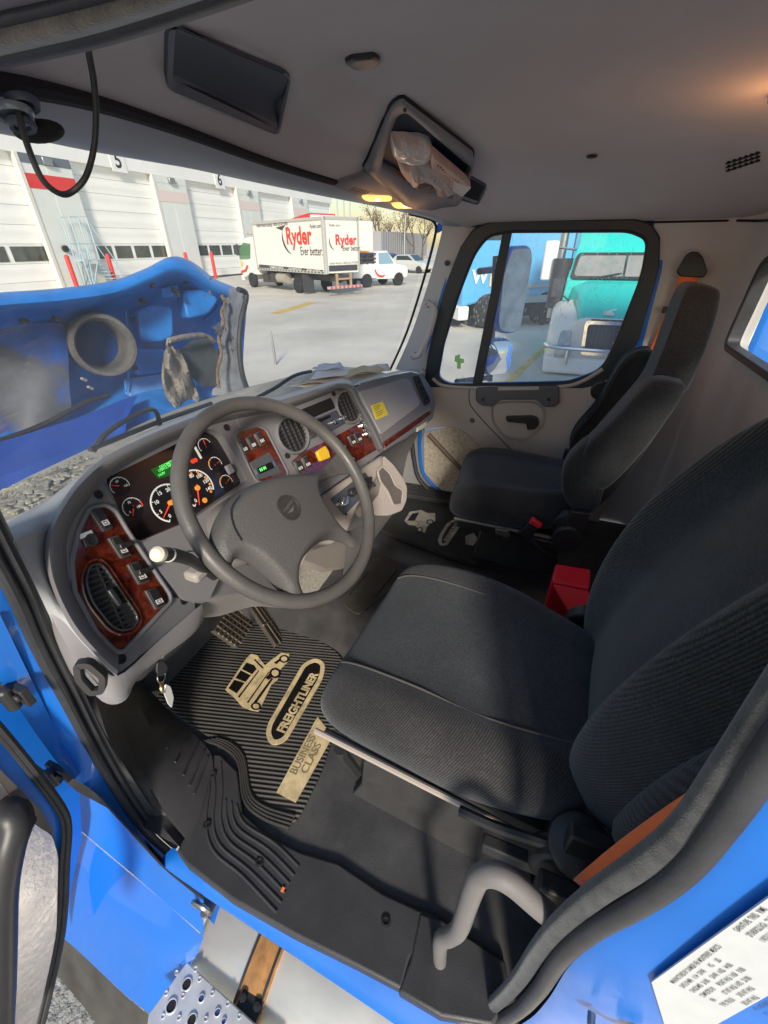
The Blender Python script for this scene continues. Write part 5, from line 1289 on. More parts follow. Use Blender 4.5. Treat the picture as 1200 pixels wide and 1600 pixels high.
# HVAC console with cup holder
m_cons = mat('console plastic', (.30, .265, .245), .5, var=.05, vscale=4, bump=.2, bscale=800)
Hc = [(488, 800), (505, 772), (598, 710), (606, 722), (560, 790), (545, 830), (520, 850), (492, 850)]
bm = NB(); plate(bm, FH, rpoly(FH.pxl(Hc), .012), -.16, 0.0); co = obj('console', bm, m_cons, dash, bevel=.012, seg=3)
hv = plate_px(FH, [(517, 779), (570, 738), (587, 757), (538, 805)], 0, .004, mat('hvac plate', (.05, .06, .078), .4), 'climate_panel', dash, .004, .001)
for u, v, r_ in ((536, 785, .017), (549, 770, .014), (573, 755, .017)):
    bm = NB(); M_ = FH.M(FH.px(u, v, .006), .004); lathe(bm, M_, [(r_, 0), (r_ * .9, .012), (r_ * .75, .016), (0, .016)], 20); box(bm, (0, 0, .016), (r_ * 2, r_ * .5, .012), M_ @ Matrix.Rotation(.6, 4, 'Z')); obj('climate_knob', bm, m_chrome if v == 785 else m_black, hv, bevel=.002)
for u, v in ((520, 781), (570, 741), (585, 758), (540, 803)): screw(FH, u, v, .005, hv)
bm = NB()
for u, v, s in ((525, 790, 'OFF'), (556, 757, 'A/C'), (566, 765, 'MAX')): txt(bm, s, .009, FH.M(FH.px(u, v, .004), .0048), bold=.02)
obj('climate_print', bm, m_wtext, hv)
# cup holder block
cpx = [(597, 712), (612, 726), (628, 748), (634, 762), (633, 782), (626, 798), (606, 806), (584, 806), (574, 792), (590, 772), (596, 740)]
FU = Fr(FH.P(FH.px(605, 760)), nrm(30, -30))
bm = NB(); plate(bm, FU, rpoly(FU.pxl(cpx), .010), -.10, 0.01); cu = obj('cup_holder', bm, m_cons, dash, bevel=.012, seg=4)
cup = [(590, 736), (598, 728), (610, 740), (618, 758), (630, 766), (628, 788), (615, 790), (606, 768), (594, 752)]
bm = NB(); ab = rpoly(FU.pxl(cup, .012), .008); plate(bm, FU, ab, .0, .0115); obj('cup_recess', bm, mat('cup shade', (.07, .062, .058), .7, var=.2, vscale=14), cu)
bm = NB(); tube(bm, [FU.P(p, .011) for p in ab], .004, 8, True); obj('cup_lip', bm, m_cons, cu)
# lower console and carpeted tunnel under the wheel
bm = NB(); a = [at(u, v, y=.66) for u, v in ((468, 882), (482, 846), (560, 828), (566, 868), (545, 890), (508, 896))]
prism(bm, a, V((.02, .3, .0))); obj('lower_console', bm, m_cons, dash, bevel=.02, seg=4)
m_carp = mat('beige carpet', (.33, .29, .235), .95, var=.5, vscale=90, bump=1, bscale=220, sheen=.3)
bm = NB(); a = [at(u, v, y=.70) for u, v in ((420, 880), (560, 868), (548, 905), (520, 950), (440, 945), (410, 920))]
prism(bm, a, V((.02, .25, .05))); obj('tunnel_carpet', bm, m_carp, dash, bevel=.02, seg=3)
# knee panel below the side pod, ignition housing, steering column
m_knee = mat('pale knee panel', (.25, .24, .255), .5, var=.04, vscale=4, bump=.2, bscale=900)
kp = [[(68, 880), (80, 922), (111, 980), (150, 1025), (184, 1056), (246, 1003), (304, 953), (316, 944)], [(62, 912), (86, 975), (118, 1028), (152, 1068), (190, 1082), (228, 1040), (300, 984), (318, 958)], [(60, 920), (86, 985), (120, 1044), (160, 1096), (196, 1094), (222, 1052), (298, 994), (318, 968)]]
bm = NB(); rr = []
for r_, hh in zip(kp, (.004, -.004, -.03)):
    rr.append(cr([FA.P(FA.px(u, v, hh), hh) for u, v in r_], 5))
rr.append([p + V((.03, .14, -.02)) for p in rr[-1]])
loft(bm, rr); obj('knee_panel', bm, m_knee, dash, sharp=50)
bm = NB(); cl = [[(262, 880), (300, 862), (380, 880), (440, 905)], [(300, 940), (330, 935), (390, 925), (440, 935)], [(312, 965), (345, 962), (395, 948), (438, 950)]]
rr = [cr([at(u, v, y=y) for u, v in r], 4) for r, y in zip(cl, (.62, .60, .66))]; rr.append([p + V((0, .2, -.02)) for p in rr[-1]]); loft(bm, rr); obj('column_cover', bm, m_low, dash)
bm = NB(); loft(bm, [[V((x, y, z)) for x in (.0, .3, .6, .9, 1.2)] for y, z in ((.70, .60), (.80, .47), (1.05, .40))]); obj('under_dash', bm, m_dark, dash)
# door-side loop handle at the foot of the pod
FL_ = Fr(at(142, 1056, x=.0), (-.75, -.6, .25))
bm = NB(); ab = rpoly(FL_.pxl([(117, 1033), (142, 1030), (168, 1052), (166, 1078), (142, 1082), (120, 1058)]), .007, 5); frame(bm, FL_, ab, inset(ab, .0085), -.006, .010); obj('release_handle', bm, m_black, dash, bevel=.005, seg=3)
bm = NB(); plate(bm, FL_, inset(ab, .01), -.02, .0); obj('handle_pocket', bm, m_dash, dash)
# ---------------------------------------------------------------- passenger door
def translucent(name, col):
    m = bpy.data.materials.new(name); m.use_nodes = True; nt = m.node_tree; nt.nodes.remove(nt.nodes['Principled BSDF'])
    a = nt.nodes.new('ShaderNodeBsdfTranslucent'); b = nt.nodes.new('ShaderNodeBsdfDiffuse'); c = nt.nodes.new('ShaderNodeMixShader'); c.inputs[0].default_value = .3
    for n in (a, b): n.inputs['Color'].default_value = (*col, 1)
    nt.links.new(a.outputs[0], c.inputs[1]); nt.links.new(b.outputs[0], c.inputs[2]); nt.links.new(c.outputs[0], nt.nodes['Material Output'].inputs['Surface']); return m
FP = Fr((1.85, 0, .6), (-1, 0, 0))
pd = empty('passenger_door', 'closed passenger door with wet window, taupe panel, dark grab bar and black latch lever', 'door', (1.86, .1, .1))
ringo = [(664, 578), (679, 504), (698, 441), (720, 386), (745, 357), (768, 346), (992, 343), (1016, 350), (1030, 368), (1030, 409), (1016, 470), (996, 533), (972, 562)]
gl_v = rpoly(FP.pxl([(687, 582), (693, 539), (717, 460), (742, 396), (761, 373), (785, 368), (741, 597), (700, 597)]), [.03, .02, .05, .05, .03, .004, .004, .03], 5)
gl_m = rpoly(FP.pxl([(798, 362), (983, 362), (1010, 376), (1003, 430), (962, 535), (938, 578), (888, 594), (751, 597)]), [.01, .03, .03, .05, .05, .05, .03, .004], 5)
whole = rpoly(FP.pxl([(684, 590), (693, 539), (717, 460), (742, 396), (764, 368), (797, 362), (983, 361), (1012, 374), (1003, 430), (962, 535), (940, 578), (888, 596), (742, 600), (700, 600)]), [.03, .02, .05, .05, .03, .02, .03, .03, .05, .05, .05, .03, .01, .03], 5)
outl = cast_out(whole, FP.pxl([(662, 604), (668, 560), (679, 504), (698, 441), (720, 386), (740, 358), (768, 345), (992, 342), (1018, 350), (1031, 370), (1030, 415), (1016, 470), (997, 533), (972, 575), (930, 606), (800, 606)]))
m_ring = mat('dark window frame', (.020, .026, .036), .45, var=.1, bump=.15, bscale=500)
bm = NB(); frame(bm, FP, outl, whole, -.01, .014); wr_ = obj('window_frame', bm, m_ring, pd, bevel=.006, seg=3)
bm = NB(); tube(bm, [FP.P(p, .008) for p in whole], .0055, 8, True); obj('window_seal', bm, m_rubber, wr_)
bm = NB(); plate(bm, FP, FP.pxl([(785, 364), (800, 362), (753, 600), (738, 600)], .01), -.008, .010); obj('vent_divider', bm, m_ring, wr_, bevel=.003)
bm = NB(); poly(bm, [FP.P(p, -.004) for p in whole]); gp2 = obj('window_glass', bm, m_dglass, pd)
bm = NB(); plate(bm, FP, FP.pxl([(711, 556), (716, 554), (719, 554), (719, 560), (725, 561), (725, 567), (720, 568), (720, 576), (714, 576), (714, 566), (710, 565)], -.006), -.007, -.006); obj('window_sticker', bm, translucent('pale green sticker', (.62, .85, .40)), gp2)
# blue jamb behind the frame
bm = NB(); jo = FP.pxl([(655, 640), (662, 560), (676, 500), (694, 438), (716, 380), (738, 352), (766, 338), (994, 336), (1024, 344), (1038, 366), (1036, 418), (1022, 474), (1006, 534), (985, 620)])
jo2 = cast_out(whole, jo); frame(bm, FP, jo2, whole, -.03, -.012); obj('jamb', bm, m_blue, pd)
# inner panel
m_dpan = mat('door panel plastic', (.50, .45, .415), .55, var=.05, vscale=3, bump=.22, bscale=800)
PT = [(660, 575), (672, 588), (690, 600), (730, 604), (800, 604), (880, 602), (915, 592), (945, 574), (968, 560), (990, 570), (985, 640), (960, 740), (930, 830), (760, 830), (748, 700), (724, 674), (705, 666), (668, 668), (655, 672)]
bm = NB(); plate(bm, FP, FP.pxl(PT), -.02, .012); dp_ = obj('inner_panel', bm, m_dpan, pd, bevel=.008, seg=3)
bm = NB(); led = [(676, 588), (690, 599), (730, 603), (800, 603), (880, 601), (912, 592), (942, 574)]
tube(bm, cr([FP.P(FP.px(u, v + 3, .016), .012) for u, v in led], 4), .009, 8); obj('panel_ledge', bm, m_dpan, dp_)
bm = NB(); tube(bm, cr([FP.P(FP.px(u, v, .012), .0125) for u, v in ((734, 604), (733, 625), (740, 640), (765, 668), (796, 700), (810, 712))], 4), .0022, 6); obj('panel_seam', bm, m_dark, dp_)
m_gbar = mat('dark grab bar', (.10, .10, .11), .45, bump=.2, bscale=800)
bm = NB(); plate(bm, FP, rpoly(FP.pxl([(743, 607), (873, 604), (874, 630), (868, 636), (850, 637), (838, 625), (782, 625), (768, 636), (752, 634), (743, 626)], .04), .012, 4), .008, .04); gb = obj('grab_bar', bm, m_gbar, pd, bevel=.006, seg=3)
bm = NB(); plate(bm, FP, rpoly(FP.pxl([(778, 605), (842, 604), (842, 609), (778, 610)], .042), .004, 3), .038, .043); obj('bar_slot', bm, m_dpan, gb)
for u in (757, 858): screw(FP, u, 620, .008, gb).location = FP.c * .04
bm = NB(); ab = rpoly(FP.pxl([(768, 632), (790, 628), (836, 628), (852, 640), (848, 668), (820, 688), (790, 684), (770, 660)], .014), .03, 6)
n_ = len(ab); rings = []
cx, cy_ = sum(p[0] for p in ab) / n_, sum(p[1] for p in ab) / n_
for k_, h_ in ((1.05, .0125), (1, .013), (.92, .006), (.75, -.006), (.3, -.012)): rings.append([FP.P((cx + (p[0] - cx) * k_, cy_ + (p[1] - cy_) * k_), h_ + .004) for p in ab])
loft(bm, rings, True); vr = bm.verts; face(bm, [v for v in list(vr)[-n_:]]); obj('handle_bowl', bm, mat('handle bowl', (.33, .29, .265), .6), dp_, sharp=60)
bm = NB(); plate(bm, FP, rpoly(FP.pxl([(790, 651), (832, 650), (841, 654), (842, 664), (836, 671), (824, 672), (822, 662), (792, 659)], .03), .006, 4), .012, .034); obj('latch_lever', bm, m_black, pd, bevel=.004, seg=3)
for u, v, r_ in ((738, 657, .013),): 
    bm = NB(); lathe(bm, FP.M(FP.px(u, v, .012), .011), [(r_, 0), (r_, .003), (0, .004)], 18); obj('panel_plug', bm, m_gbar, dp_)
bm = NB(); lathe(bm, FP.M(FP.px(938, 610, .012), .011), [(.04, 0), (.04, .006), (.032, .008), (.03, .003), (0, .003)], 26); obj('round_speaker', bm, m_black, dp_)
plate_px(FP, [(679, 590), (690, 596), (691, 602), (682, 600)], .012, .015, m_gbar, 'defrost_outlet', dp_, .004, .001)
plate_px(FP, [(712, 601), (725, 601), (725, 605), (712, 605)], .012, .015, m_gbar, 'small_vent', dp_, .003, .001)
m_kick = mat('pale textured kick panel', (.50, .44, .35), .8, var=.3, vscale=70, bump=1, bscale=160)
KF = Fr((1.83, 0, .2), (-1, 0, 0))
bm = NB(); plate(bm, KF, rpoly(KF.pxl([(662, 676), (706, 666), (728, 676), (752, 700), (800, 740), (760, 830), (702, 778), (663, 738)]), .02, 4), -.01, .006); kp_ = obj('kick_panel', bm, m_kick, pd, bevel=.004)
bm = NB(); tube(bm, cr([KF.P(KF.px(u, v, .02), .016) for u, v in ((669, 679), (676, 686), (700, 712), (722, 736))], 4), .012, 8); obj('pull_strap', bm, mat('brown strap bar', (.17, .12, .10), .55), kp_)
for u, v in ((727, 684), (697, 770), (664, 700)): screw(KF, u, v, .006, kp_)
bm = NB(); tube(bm, cr([KF.P(KF.px(u, v), .004) for u, v in ((657, 672), (656, 700), (661, 738), (680, 760), (702, 780))], 4), .009, 8); obj('jamb_edge', bm, m_blue, pd)
bm = NB(); tube(bm, cr([KF.P(KF.px(u, v), .012) for u, v in ((645, 690), (648, 715), (655, 745), (676, 768), (700, 786))], 4), .012, 8); obj('door_seal', bm, m_seal, cab_)
# outside mirrors of the passenger door
MF = Fr(at(800, 470, x=2.2), (-1, -.9, 0))
mm_ = empty('door_mirror', 'tall blue truck mirror with a round convex mirror below it outside the wet window', 'mirror', at(790, 520, x=2.2))
bm = NB(); L = MF.pxl([(798, 385), (830, 383), (835, 400), (826, 455), (815, 515), (800, 523), (780, 520), (776, 505), (784, 430)]); plate(bm, MF, rpoly(L, .03, 5), -.07, 0); mh = obj('mirror_housing', bm, m_blue, mm_, bevel=.02, seg=3)
m_mir = mat('mirror glass', (.75, .8, .85), .04, 1)
bm = NB(); plate(bm, MF, inset(rpoly(L, .03, 5), .012), -.002, .002); obj('mirror_glass', bm, mat('misted mirror glass', (.30, .42, .55), .3, .7, var=.3, vscale=9), mh)
bm = NB(); L = MF.pxl([(766, 531), (796, 529), (804, 540), (800, 572), (790, 586), (765, 589), (757, 580), (758, 550)]); plate(bm, MF, rpoly(L, .04, 6), -.08, 0); mh2 = obj('convex_housing', bm, m_blue, mm_, bevel=.025, seg=3)
bm = NB(); ab = inset(rpoly(L, .04, 6), .010); n_ = len(ab); cx, cy_ = sum(p.x for p in ab) / n_, sum(p.y for p in ab) / n_
rr = [[MF.P((cx + (p.x - cx) * k_, cy_ + (p.y - cy_) * k_), h_) for p in ab] for k_, h_ in ((1, .002), (.8, .010), (.55, .018), (.3, .022), (.02, .024))]; loft(bm, rr, True); obj('convex_glass', bm, m_mir, mh2)
bm = NB(); tube(bm, [MF.P(MF.px(775, 400, -.05), -.05), MF.P(MF.px(765, 595, -.05), -.05)], .016, 8); tube(bm, [MF.P(MF.px(765, 590, -.05), -.05), V((1.9, .42, .62))], .014, 8); tube(bm, [MF.P(MF.px(780, 420, -.05), -.05), V((1.9, .36, 1.1))], .014, 8); obj('mirror_arm', bm, m_black, mm_)

# ---------------------------------------------------------------- driver's side opening: jamb, seals, sill, step
jl = [(-30, 850), (0, 905), (40, 985), (70, 1045), (100, 1098), (135, 1165), (180, 1240), (222, 1302), (268, 1350), (350, 1400), (460, 1475), (560, 1530), (640, 1572), (700, 1600), (780, 1612)]
jr = [at(u, v, x=-.002) for u, v in jl]
bm = NB()
# flange: from the seal out to the blue jamb, then down the skirt
gap = [(-80, 960), (-30, 1010), (10, 1060), (45, 1120), (75, 1170), (112, 1212), (150, 1240), (200, 1292), (250, 1346), (290, 1378), (350, 1424), (460, 1505), (560, 1562), (640, 1606), (760, 1662)]
g3 = [at(u, v, z=min(.3, .62 - k * .11) if k < 5 else max(-.2, .1 - (k - 5) * .08)) for k, (u, v) in enumerate(gap)]
rr = []
for a, u, v in zip(jr, [g[0] for g in gap], [g[1] for g in gap]):
    b = at(u, v, x=-.035 if u > -20 else -.05) if u < 280 else a + V((-.05, -.0, -.035))
    rr.append([a + V((.02, 0, .0)), a, a.lerp(b, .5) + V((-.004, 0, 0)), b])
rr = rr[:10]
loft(bm, [cr(c, 4) for c in zip(*rr)]); obj('door_jamb', bm, m_blue, cab_, sharp=60)
fi = [(262, 1310), (290, 1340), (350, 1392), (440, 1444), (530, 1494), (610, 1540), (690, 1586), (780, 1640)]
fo_ = [(236, 1342), (262, 1362), (318, 1400), (402, 1456), (486, 1512), (566, 1566), (650, 1624), (740, 1690)]
bm = NB(); fi[0] = (270, 1324); fo_[0] = (246, 1352); zi = [-.03, -.016] + [-.012] * 9; ri_, ro_ = [at(u, v, z=z) for (u, v), z in zip(fi, zi)], [at(u, v, z=z - .035) for (u, v), z in zip(fo_, zi)]
loft(bm, [cr(r, 4) for r in (ri_, [a.lerp(b, .45) + V((-.002, 0, .006)) for a, b in zip(ri_, ro_)], [a.lerp(b, .85) + V((-.002, 0, .004)) for a, b in zip(ri_, ro_)], ro_, [p + V((.012, .0, -.012)) for p in ro_])]); obj('sill_flange', bm, m_blue, cab_, sharp=60)
for u, v in ((480, 1494), (610, 1578)):
    bm = NB(); lathe(bm, Matrix.Translation(at(u, v, z=-.042)), [(.006, 0), (.006, .004), (0, .005)], 10); obj('flange_bolt', bm, m_steel, cab_)
# recess behind the jamb and the skirt panel below
gl_ = [(104, 1196), (122, 1216), (152, 1240), (202, 1292), (252, 1346), (292, 1380), (318, 1400)]
cl_ = [(92, 1268), (110, 1284), (150, 1318), (205, 1364), (262, 1414), (300, 1446), (318, 1462)]
bm = NB(); rr = [cr([at(u, v, z=z) for u, v in r], 4) for r, z in ((gl_, -.06), ([((a[0] + b[0]) / 2, (a[1] + b[1]) / 2) for a, b in zip(gl_, cl_)], -.15), (cl_, -.20))]
tube(bm, cr([at(u, v, z=-.05) for u, v in gl_], 4), .006, 6, mi=1)  # dark tube painted in for the shadow line of the gap
loft(bm, rr); obj('step_ledge', bm, [m_blue, m_dark], cab_, sharp=60)
m_skirt = mat('glossy blue skirt', (.006, .13, .60), .16, var=.05, vscale=3, coat=.9)
sp = [[(88, 1262), (112, 1286), (150, 1320), (205, 1366), (262, 1414), (318, 1464)], [(88, 1330), (120, 1360), (160, 1400), (210, 1440), (258, 1475), (308, 1492)], [(86, 1400), (118, 1428), (160, 1466), (205, 1500), (240, 1526), (290, 1516)], [(84, 1455), (110, 1475), (150, 1512), (195, 1554), (226, 1578), (240, 1588)]]
bm = NB(); rr = [cr([at(u, v, z=z) for u, v in r], 4) for r, z in zip(sp, (-.20, -.27, -.37, -.46))]
loft(bm, [list(c) for c in zip(*[cr(c, 3) for c in zip(*rr)])]); obj('skirt_panel', bm, m_skirt, cab_, sharp=60)
bm = NB(); fl_ = [[(82, 1458), (104, 1470), (150, 1512), (192, 1552), (235, 1588), (262, 1606)], [(60, 1500), (84, 1520), (120, 1560), (160, 1610), (200, 1650), (240, 1680)]]
loft(bm, [cr([at(u, v, z=z) for u, v in r], 4) for r, z in zip(fl_, (-.47, -.62))]); obj('wheel_arch_liner', bm, mat('dark wheel arch', (.045, .043, .04), .75, var=.4, vscale=8), cab_)
# lower jamb panel behind hinges
bm = NB(); rr = [[at(u, v, x=xx) for u, v in r] for r, xx in (([(-60, 930), (0, 960), (36, 1035), (68, 1100), (98, 1160), (128, 1206)], -.02), ([(-60, 1000), (-10, 1050), (25, 1100), (55, 1145), (88, 1190), (116, 1218)], -.05))]
rr2 = [p + V((.06, .16, -.02)) for p in rr[1]]
loft(bm, [rr[0], rr[1], rr2]); obj('hinge_pillar', bm, m_blue, cab_, sharp=40)
bm = NB(); poly(bm, [at(u, v, y=yy) for u, v, yy in ((-120, 900, 1.0), (30, 1000, 1.0), (120, 1180, .98), (128, 1310, .96), (90, 1480, .95), (-60, 1480, .95), (-160, 1200, 1.0))]); obj('fender_side', bm, m_blue, cab_)
for (u, v), lab in (((28, 1082), 0), ((92, 1205), 1)):
    p = at(u, v, x=-.045); bm = NB()
    box(bm, p, (.012, .05, .036), None); lathe(bm, Matrix.Translation(p + V((-.012, .0, -.02))), [(.010, 0), (.010, .04), (.006, .045), (0, .045)], 12); tube(bm, [p + V((-.006, .01, 0)), p + V((-.05, .07, -.01))], .010, 8)
    for dy in (-.016, .014): lathe(bm, Matrix.Translation(p + V((-.006, dy, .006))) @ Matrix.Rotation(R(-90), 4, 'Y'), [(.007, 0), (.007, .006), (0, .007)], 8)
    obj('door_hinge', bm, m_black, cab_, bevel=.002)
bm = NB(); a = at(48, 1192, x=-.04); b = at(88, 1225, x=-.05); tube(bm, cr([a + V((0, .02, .02)), a, b, b + V((-.02, .04, -.01))], 5), .0035, 6); obj('jamb_wire', bm, m_black, cab_)
# rubber seal round the opening
sl_px = [(-40, 815), (-5, 880), (25, 936), (53, 1000), (80, 1053), (104, 1096), (140, 1164), (185, 1240), (226, 1297), (268, 1336)]
bm = NB(); p3 = cr([at(u, v, x=0) for u, v in sl_px], 6); tube(bm, p3, .009, 10); tube(bm, [p + V((.017, .0, .004)) for p in p3], .007, 8); obj('front_door_seal', bm, m_seal, cab_)
strip = [(-20, 790), (18, 858), (45, 920), (75, 985), (102, 1035), (126, 1082), (160, 1150), (200, 1215), (232, 1262), (258, 1292)]
bm = NB(); q3 = cr([at(u, v, x=.03) for u, v in strip], 6); rr = [[a + V((.012, 0, .0)), a + V((.016, -.004, .006)), b + V((.004, -.006, .006)), b] for a, b in zip([p + V((.012, 0, .003)) for p in p3], q3)]
m_stripm = mat('dark grey jamb strip', (.085, .085, .088), .5, var=.15, vscale=12, bump=.2, bscale=500)
loft(bm, rr); obj('jamb_strip', bm, m_stripm, cab_)
# top rail seals
m_fuzzy = mat('flocked seal', (.13, .115, .10), .95, var=.35, vscale=70, bump=1, bscale=500, sheen=.4)
tr_ = lambda L, x: [at(u, v, x=x) for u, v in L]
def railstrip(L0, L1, x0, x1, mt, name, bul=.006):
    a, b = cr(tr_(L0, x0), 5), cr(tr_(L1, x1), 5); bm = NB(); rr = []
    for p, q in zip(a, b):
        rr.append([p + (q - p) * t_ + V((-1, 0, -.6)).normalized() * bul * math.sin(math.pi * t_) for t_ in (0, .2, .4, .6, .8, 1)])
    loft(bm, rr); return obj(name, bm, mt, cab_, sharp=70)
railstrip([(-90, 132), (0, 110), (140, 80), (260, 46), (410, -4), (520, -45)], [(-90, 112), (0, 88), (130, 58), (245, 24), (370, -18), (470, -55)], .015, .0, m_seal, 'roof_rail_seal', .004)
railstrip([(-90, 112), (0, 88), (130, 58), (245, 24), (370, -18), (470, -55)], [(-90, 70), (0, 45), (110, 19), (220, -10), (330, -45), (430, -80)], .0, -.018, m_fuzzy, 'roof_rail_flocking', .008)
railstrip([(-90, 70), (0, 45), (110, 19), (220, -10), (330, -45), (430, -80)], [(-90, 40), (0, 17), (90, -4), (190, -36), (300, -75), (400, -110)], -.018, -.026, m_seal, 'roof_rail_rubber', .004)
railstrip([(-90, 40), (0, 17), (90, -4), (190, -36), (300, -75), (400, -110)], [(-120, -60), (0, -90), (90, -115), (190, -150), (300, -180), (400, -210)], -.026, -.06, mat('purple grey roof edge', (.20, .18, .20), .4), 'roof_edge', .006)  # outermost strip, plain purple grey
# sill trim: tread plate with raised lines, kick panel
m_sill = mat('black sill plastic', (.034, .034, .038), .5, var=.2, vscale=10, bump=.3, bscale=420, rvar=.08)
TF = Fr((.05, .2, .012), (0, 0, 1), (0, 1, 0))
tread = [(318, 1178), (345, 1178), (372, 1205), (380, 1270), (420, 1305), (470, 1330), (530, 1348), (600, 1395), (655, 1420), (690, 1432), (640, 1500), (628, 1548), (560, 1512), (460, 1462), (360, 1405), (290, 1350), (275, 1330), (298, 1290), (310, 1230)]
tr3 = [at(u, v, z=.014) for u, v in tread]
bm = NB(); prism(bm, tr3, V((0, 0, -.05))); st2 = obj('sill_plate', bm, m_sill, cab_, bevel=.006, seg=3)
lines = [[(324, 1186), (327, 1230), (322, 1285), (334, 1330), (378, 1368), (432, 1425)],
         [(331, 1184), (336, 1235), (333, 1285), (345, 1322), (390, 1360), (440, 1410)],
         [(345, 1192), (347, 1235), (345, 1280), (358, 1315), (400, 1348), (446, 1395)],
         [(353, 1250), (354, 1278), (366, 1306), (410, 1338), (452, 1380)],
         [(362, 1254), (364, 1276), (376, 1298), (420, 1328), (460, 1368)],
         [(370, 1258), (376, 1278), (390, 1293), (430, 1318), (467, 1354)]]
for L in lines:
    bm = NB(); tube(bm, cr([at(u, v, z=.014) for u, v in L], 5), .0032, 8); obj('tread_rib', bm, m_sill, st2)
for u, v in ((324, 1289), (333, 1210), (406, 1347), (603, 1440)):
    bm = NB(); lathe(bm, Matrix.Translation(at(u, v, z=.014)), [(.010, 0), (.010, .003), (.006, .004), (.005, .001), (0, .001)], 14); obj('sill_screw', bm, m_screw, st2)
bm = NB(); box(bm, at(442, 1390, z=.016), (.008, .006, .003)); obj('orange_speck', bm, m_belt, st2)
bm = NB(); prism(bm, [at(u, v, z=.016) for u, v in ((655, 1424), (692, 1436), (790, 1500), (800, 1560), (770, 1604), (690, 1590), (622, 1550), (640, 1500))], V((0, 0, -.06))); obj('rear_sill_cover', bm, m_sill, cab_, bevel=.006, seg=3)
# kick panel in the foot well beside the door
R0_ = [at(u, v, x=.03) for u, v in ((140, 1078), (150, 1095), (180, 1180), (230, 1262))] + [at(276, 1318, z=.016), at(288, 1330, z=.014)]
R1_ = [at(u, v, z=z) for u, v, z in ((170, 1078, .44), (185, 1110, .34), (214, 1185, .15), (258, 1262, .05), (290, 1308, .02), (296, 1318, .014))]
R2_ = [at(u, v, z=z) for u, v, z in ((200, 1070, .36), (213, 1092, .28), (244, 1155, .12), (286, 1226, .05), (308, 1268, .022), (312, 1280, .015))]
R3_ = [at(u, v, z=z) for u, v, z in ((222, 1062, .05), (236, 1080, .03), (280, 1126, .025), (322, 1166, .022), (332, 1190, .02), (330, 1215, .015))]
RM = [(p + q) / 2 + V((.008, 0, -.018)) for p, q in zip(R0_, R1_)]
bm = NB(); loft(bm, [cr(r, 5) for r in (R0_, RM, R1_, R2_, R3_)]); kk = obj('footwell_kick', bm, m_sill, cab_, sharp=40)
r2c, r3c = cr(R2_, 10), cr(R3_, 10)
for k in range(9):
    i_ = 9 + k * 3; a, b = r2c[min(i_ + 2, 50)], r3c[min(i_, 50)]; up2 = V((-.5, -.3, .8)).normalized() * .002
    bm = NB(); tube(bm, [a.lerp(b, .12) + up2, a.lerp(b, .88) + up2], .0038, 8); obj('kick_rib', bm, m_sill, kk)
# rear pillar: flocked seal and rubber, blue jamb with data plate
fz_ = [(735, 1592), (775, 1566), (809, 1531), (841, 1484), (875, 1444), (934, 1394), (1012, 1341), (1075, 1287), (1137, 1203), (1200, 1112), (1270, 1010), (1330, 910)]
bm = NB(); tube(bm, cr([at(u, v, x=.012) for u, v in fz_], 6), .0118, 12); obj('pillar_flocking', bm, m_fuzzy2 if 'm_fuzzy2' in globals() else mat('dark flocked seal', (.030, .029, .029), .95, var=.6, vscale=45, bump=.7, bscale=520, sheen=.25), cab_)
ou = [(640, 1600), (700, 1612), (760, 1602), (806, 1581), (841, 1547), (875, 1497), (925, 1453), (1006, 1406), (1072, 1356), (1141, 1269), (1200, 1181), (1270, 1085), (1340, 980)]
bm = NB(); tube(bm, cr([at(u, v, x=.0) for u, v in ou], 6), .0108, 12); obj('pillar_rubber', bm, m_seal, cab_)
bp_ = [(640, 1612), (700, 1624), (772, 1616), (822, 1596), (856, 1562), (888, 1512), (936, 1468), (1016, 1420), (1084, 1370), (1152, 1284), (1212, 1196), (1290, 1090)]
a = cr([at(u, v, x=.004) for u, v in bp_], 5); bm = NB(); rr = []
for p in a: rr.append([p, p + V((-.006, -.01, -.004)), p + V((-.012, -.07, -.02)), p + V((-.014, -.34, -.06))])
loft(bm, rr); obj('rear_jamb', bm, m_blue, cab_, sharp=60)
DF = Fr(at(1100, 1520, x=-.0102), (-1, .0074, .0))
dL = [(1018, 1535), (1200, 1402), (1330, 1310), (1420, 1520), (1110, 1680), (1040, 1615)]
bm = NB(); plate(bm, DF, DF.pxl([(1018, 1535), (1230, 1382), (1300, 1500), (1050, 1640)], .002), 0.0005, .002); lab_ = obj('data_plate', bm, mat('white data label', (.50, .53, .55), .5, var=.05, vscale=30), cab_)
p0_, p1_ = V(DF.px(1055, 1560, .0025)), V(DF.px(1150, 1492, .0025)); rot = math.atan2(p1_.y - p0_.y, p1_.x - p0_.x); u_ = (p1_ - p0_).normalized(); w_ = V((-u_.y, u_.x))
bm = NB(); org = V(DF.px(1050, 1536, .0025)); S_ = (p1_ - p0_).length / 116.7
rows_ = ['MANUFACTURED BY: DAIMLER VEH. MONTERREY, MEXICO', 'DATE OF MFR:   11/14   GVWR          KG       LBS', 'CHASSIS MFD   26 000      GAWR   6 622   14 600', 'COMPLETED BY        FRONT AXLE  3 629    8 000', 'VIN                 1ST INT AXLE  6 872   20 000', 'TYPE: TRUCK         2ND INT AXLE', '                    3RD INT AXLE', '                    4TH INT AXLE', '                    5TH INT AXLE', '                    REAR AXLE     9 072   20 000']
for k, s in enumerate(rows_): txt(bm, s, .0068, DF.M(tuple(org - w_ * (k * .0088)), .0026, rot), bold=.008, sx=.70)
s2 = org + u_ * .165 + w_ * .001
obj('plate_print', bm, m_btext, lab_); bm = NB()
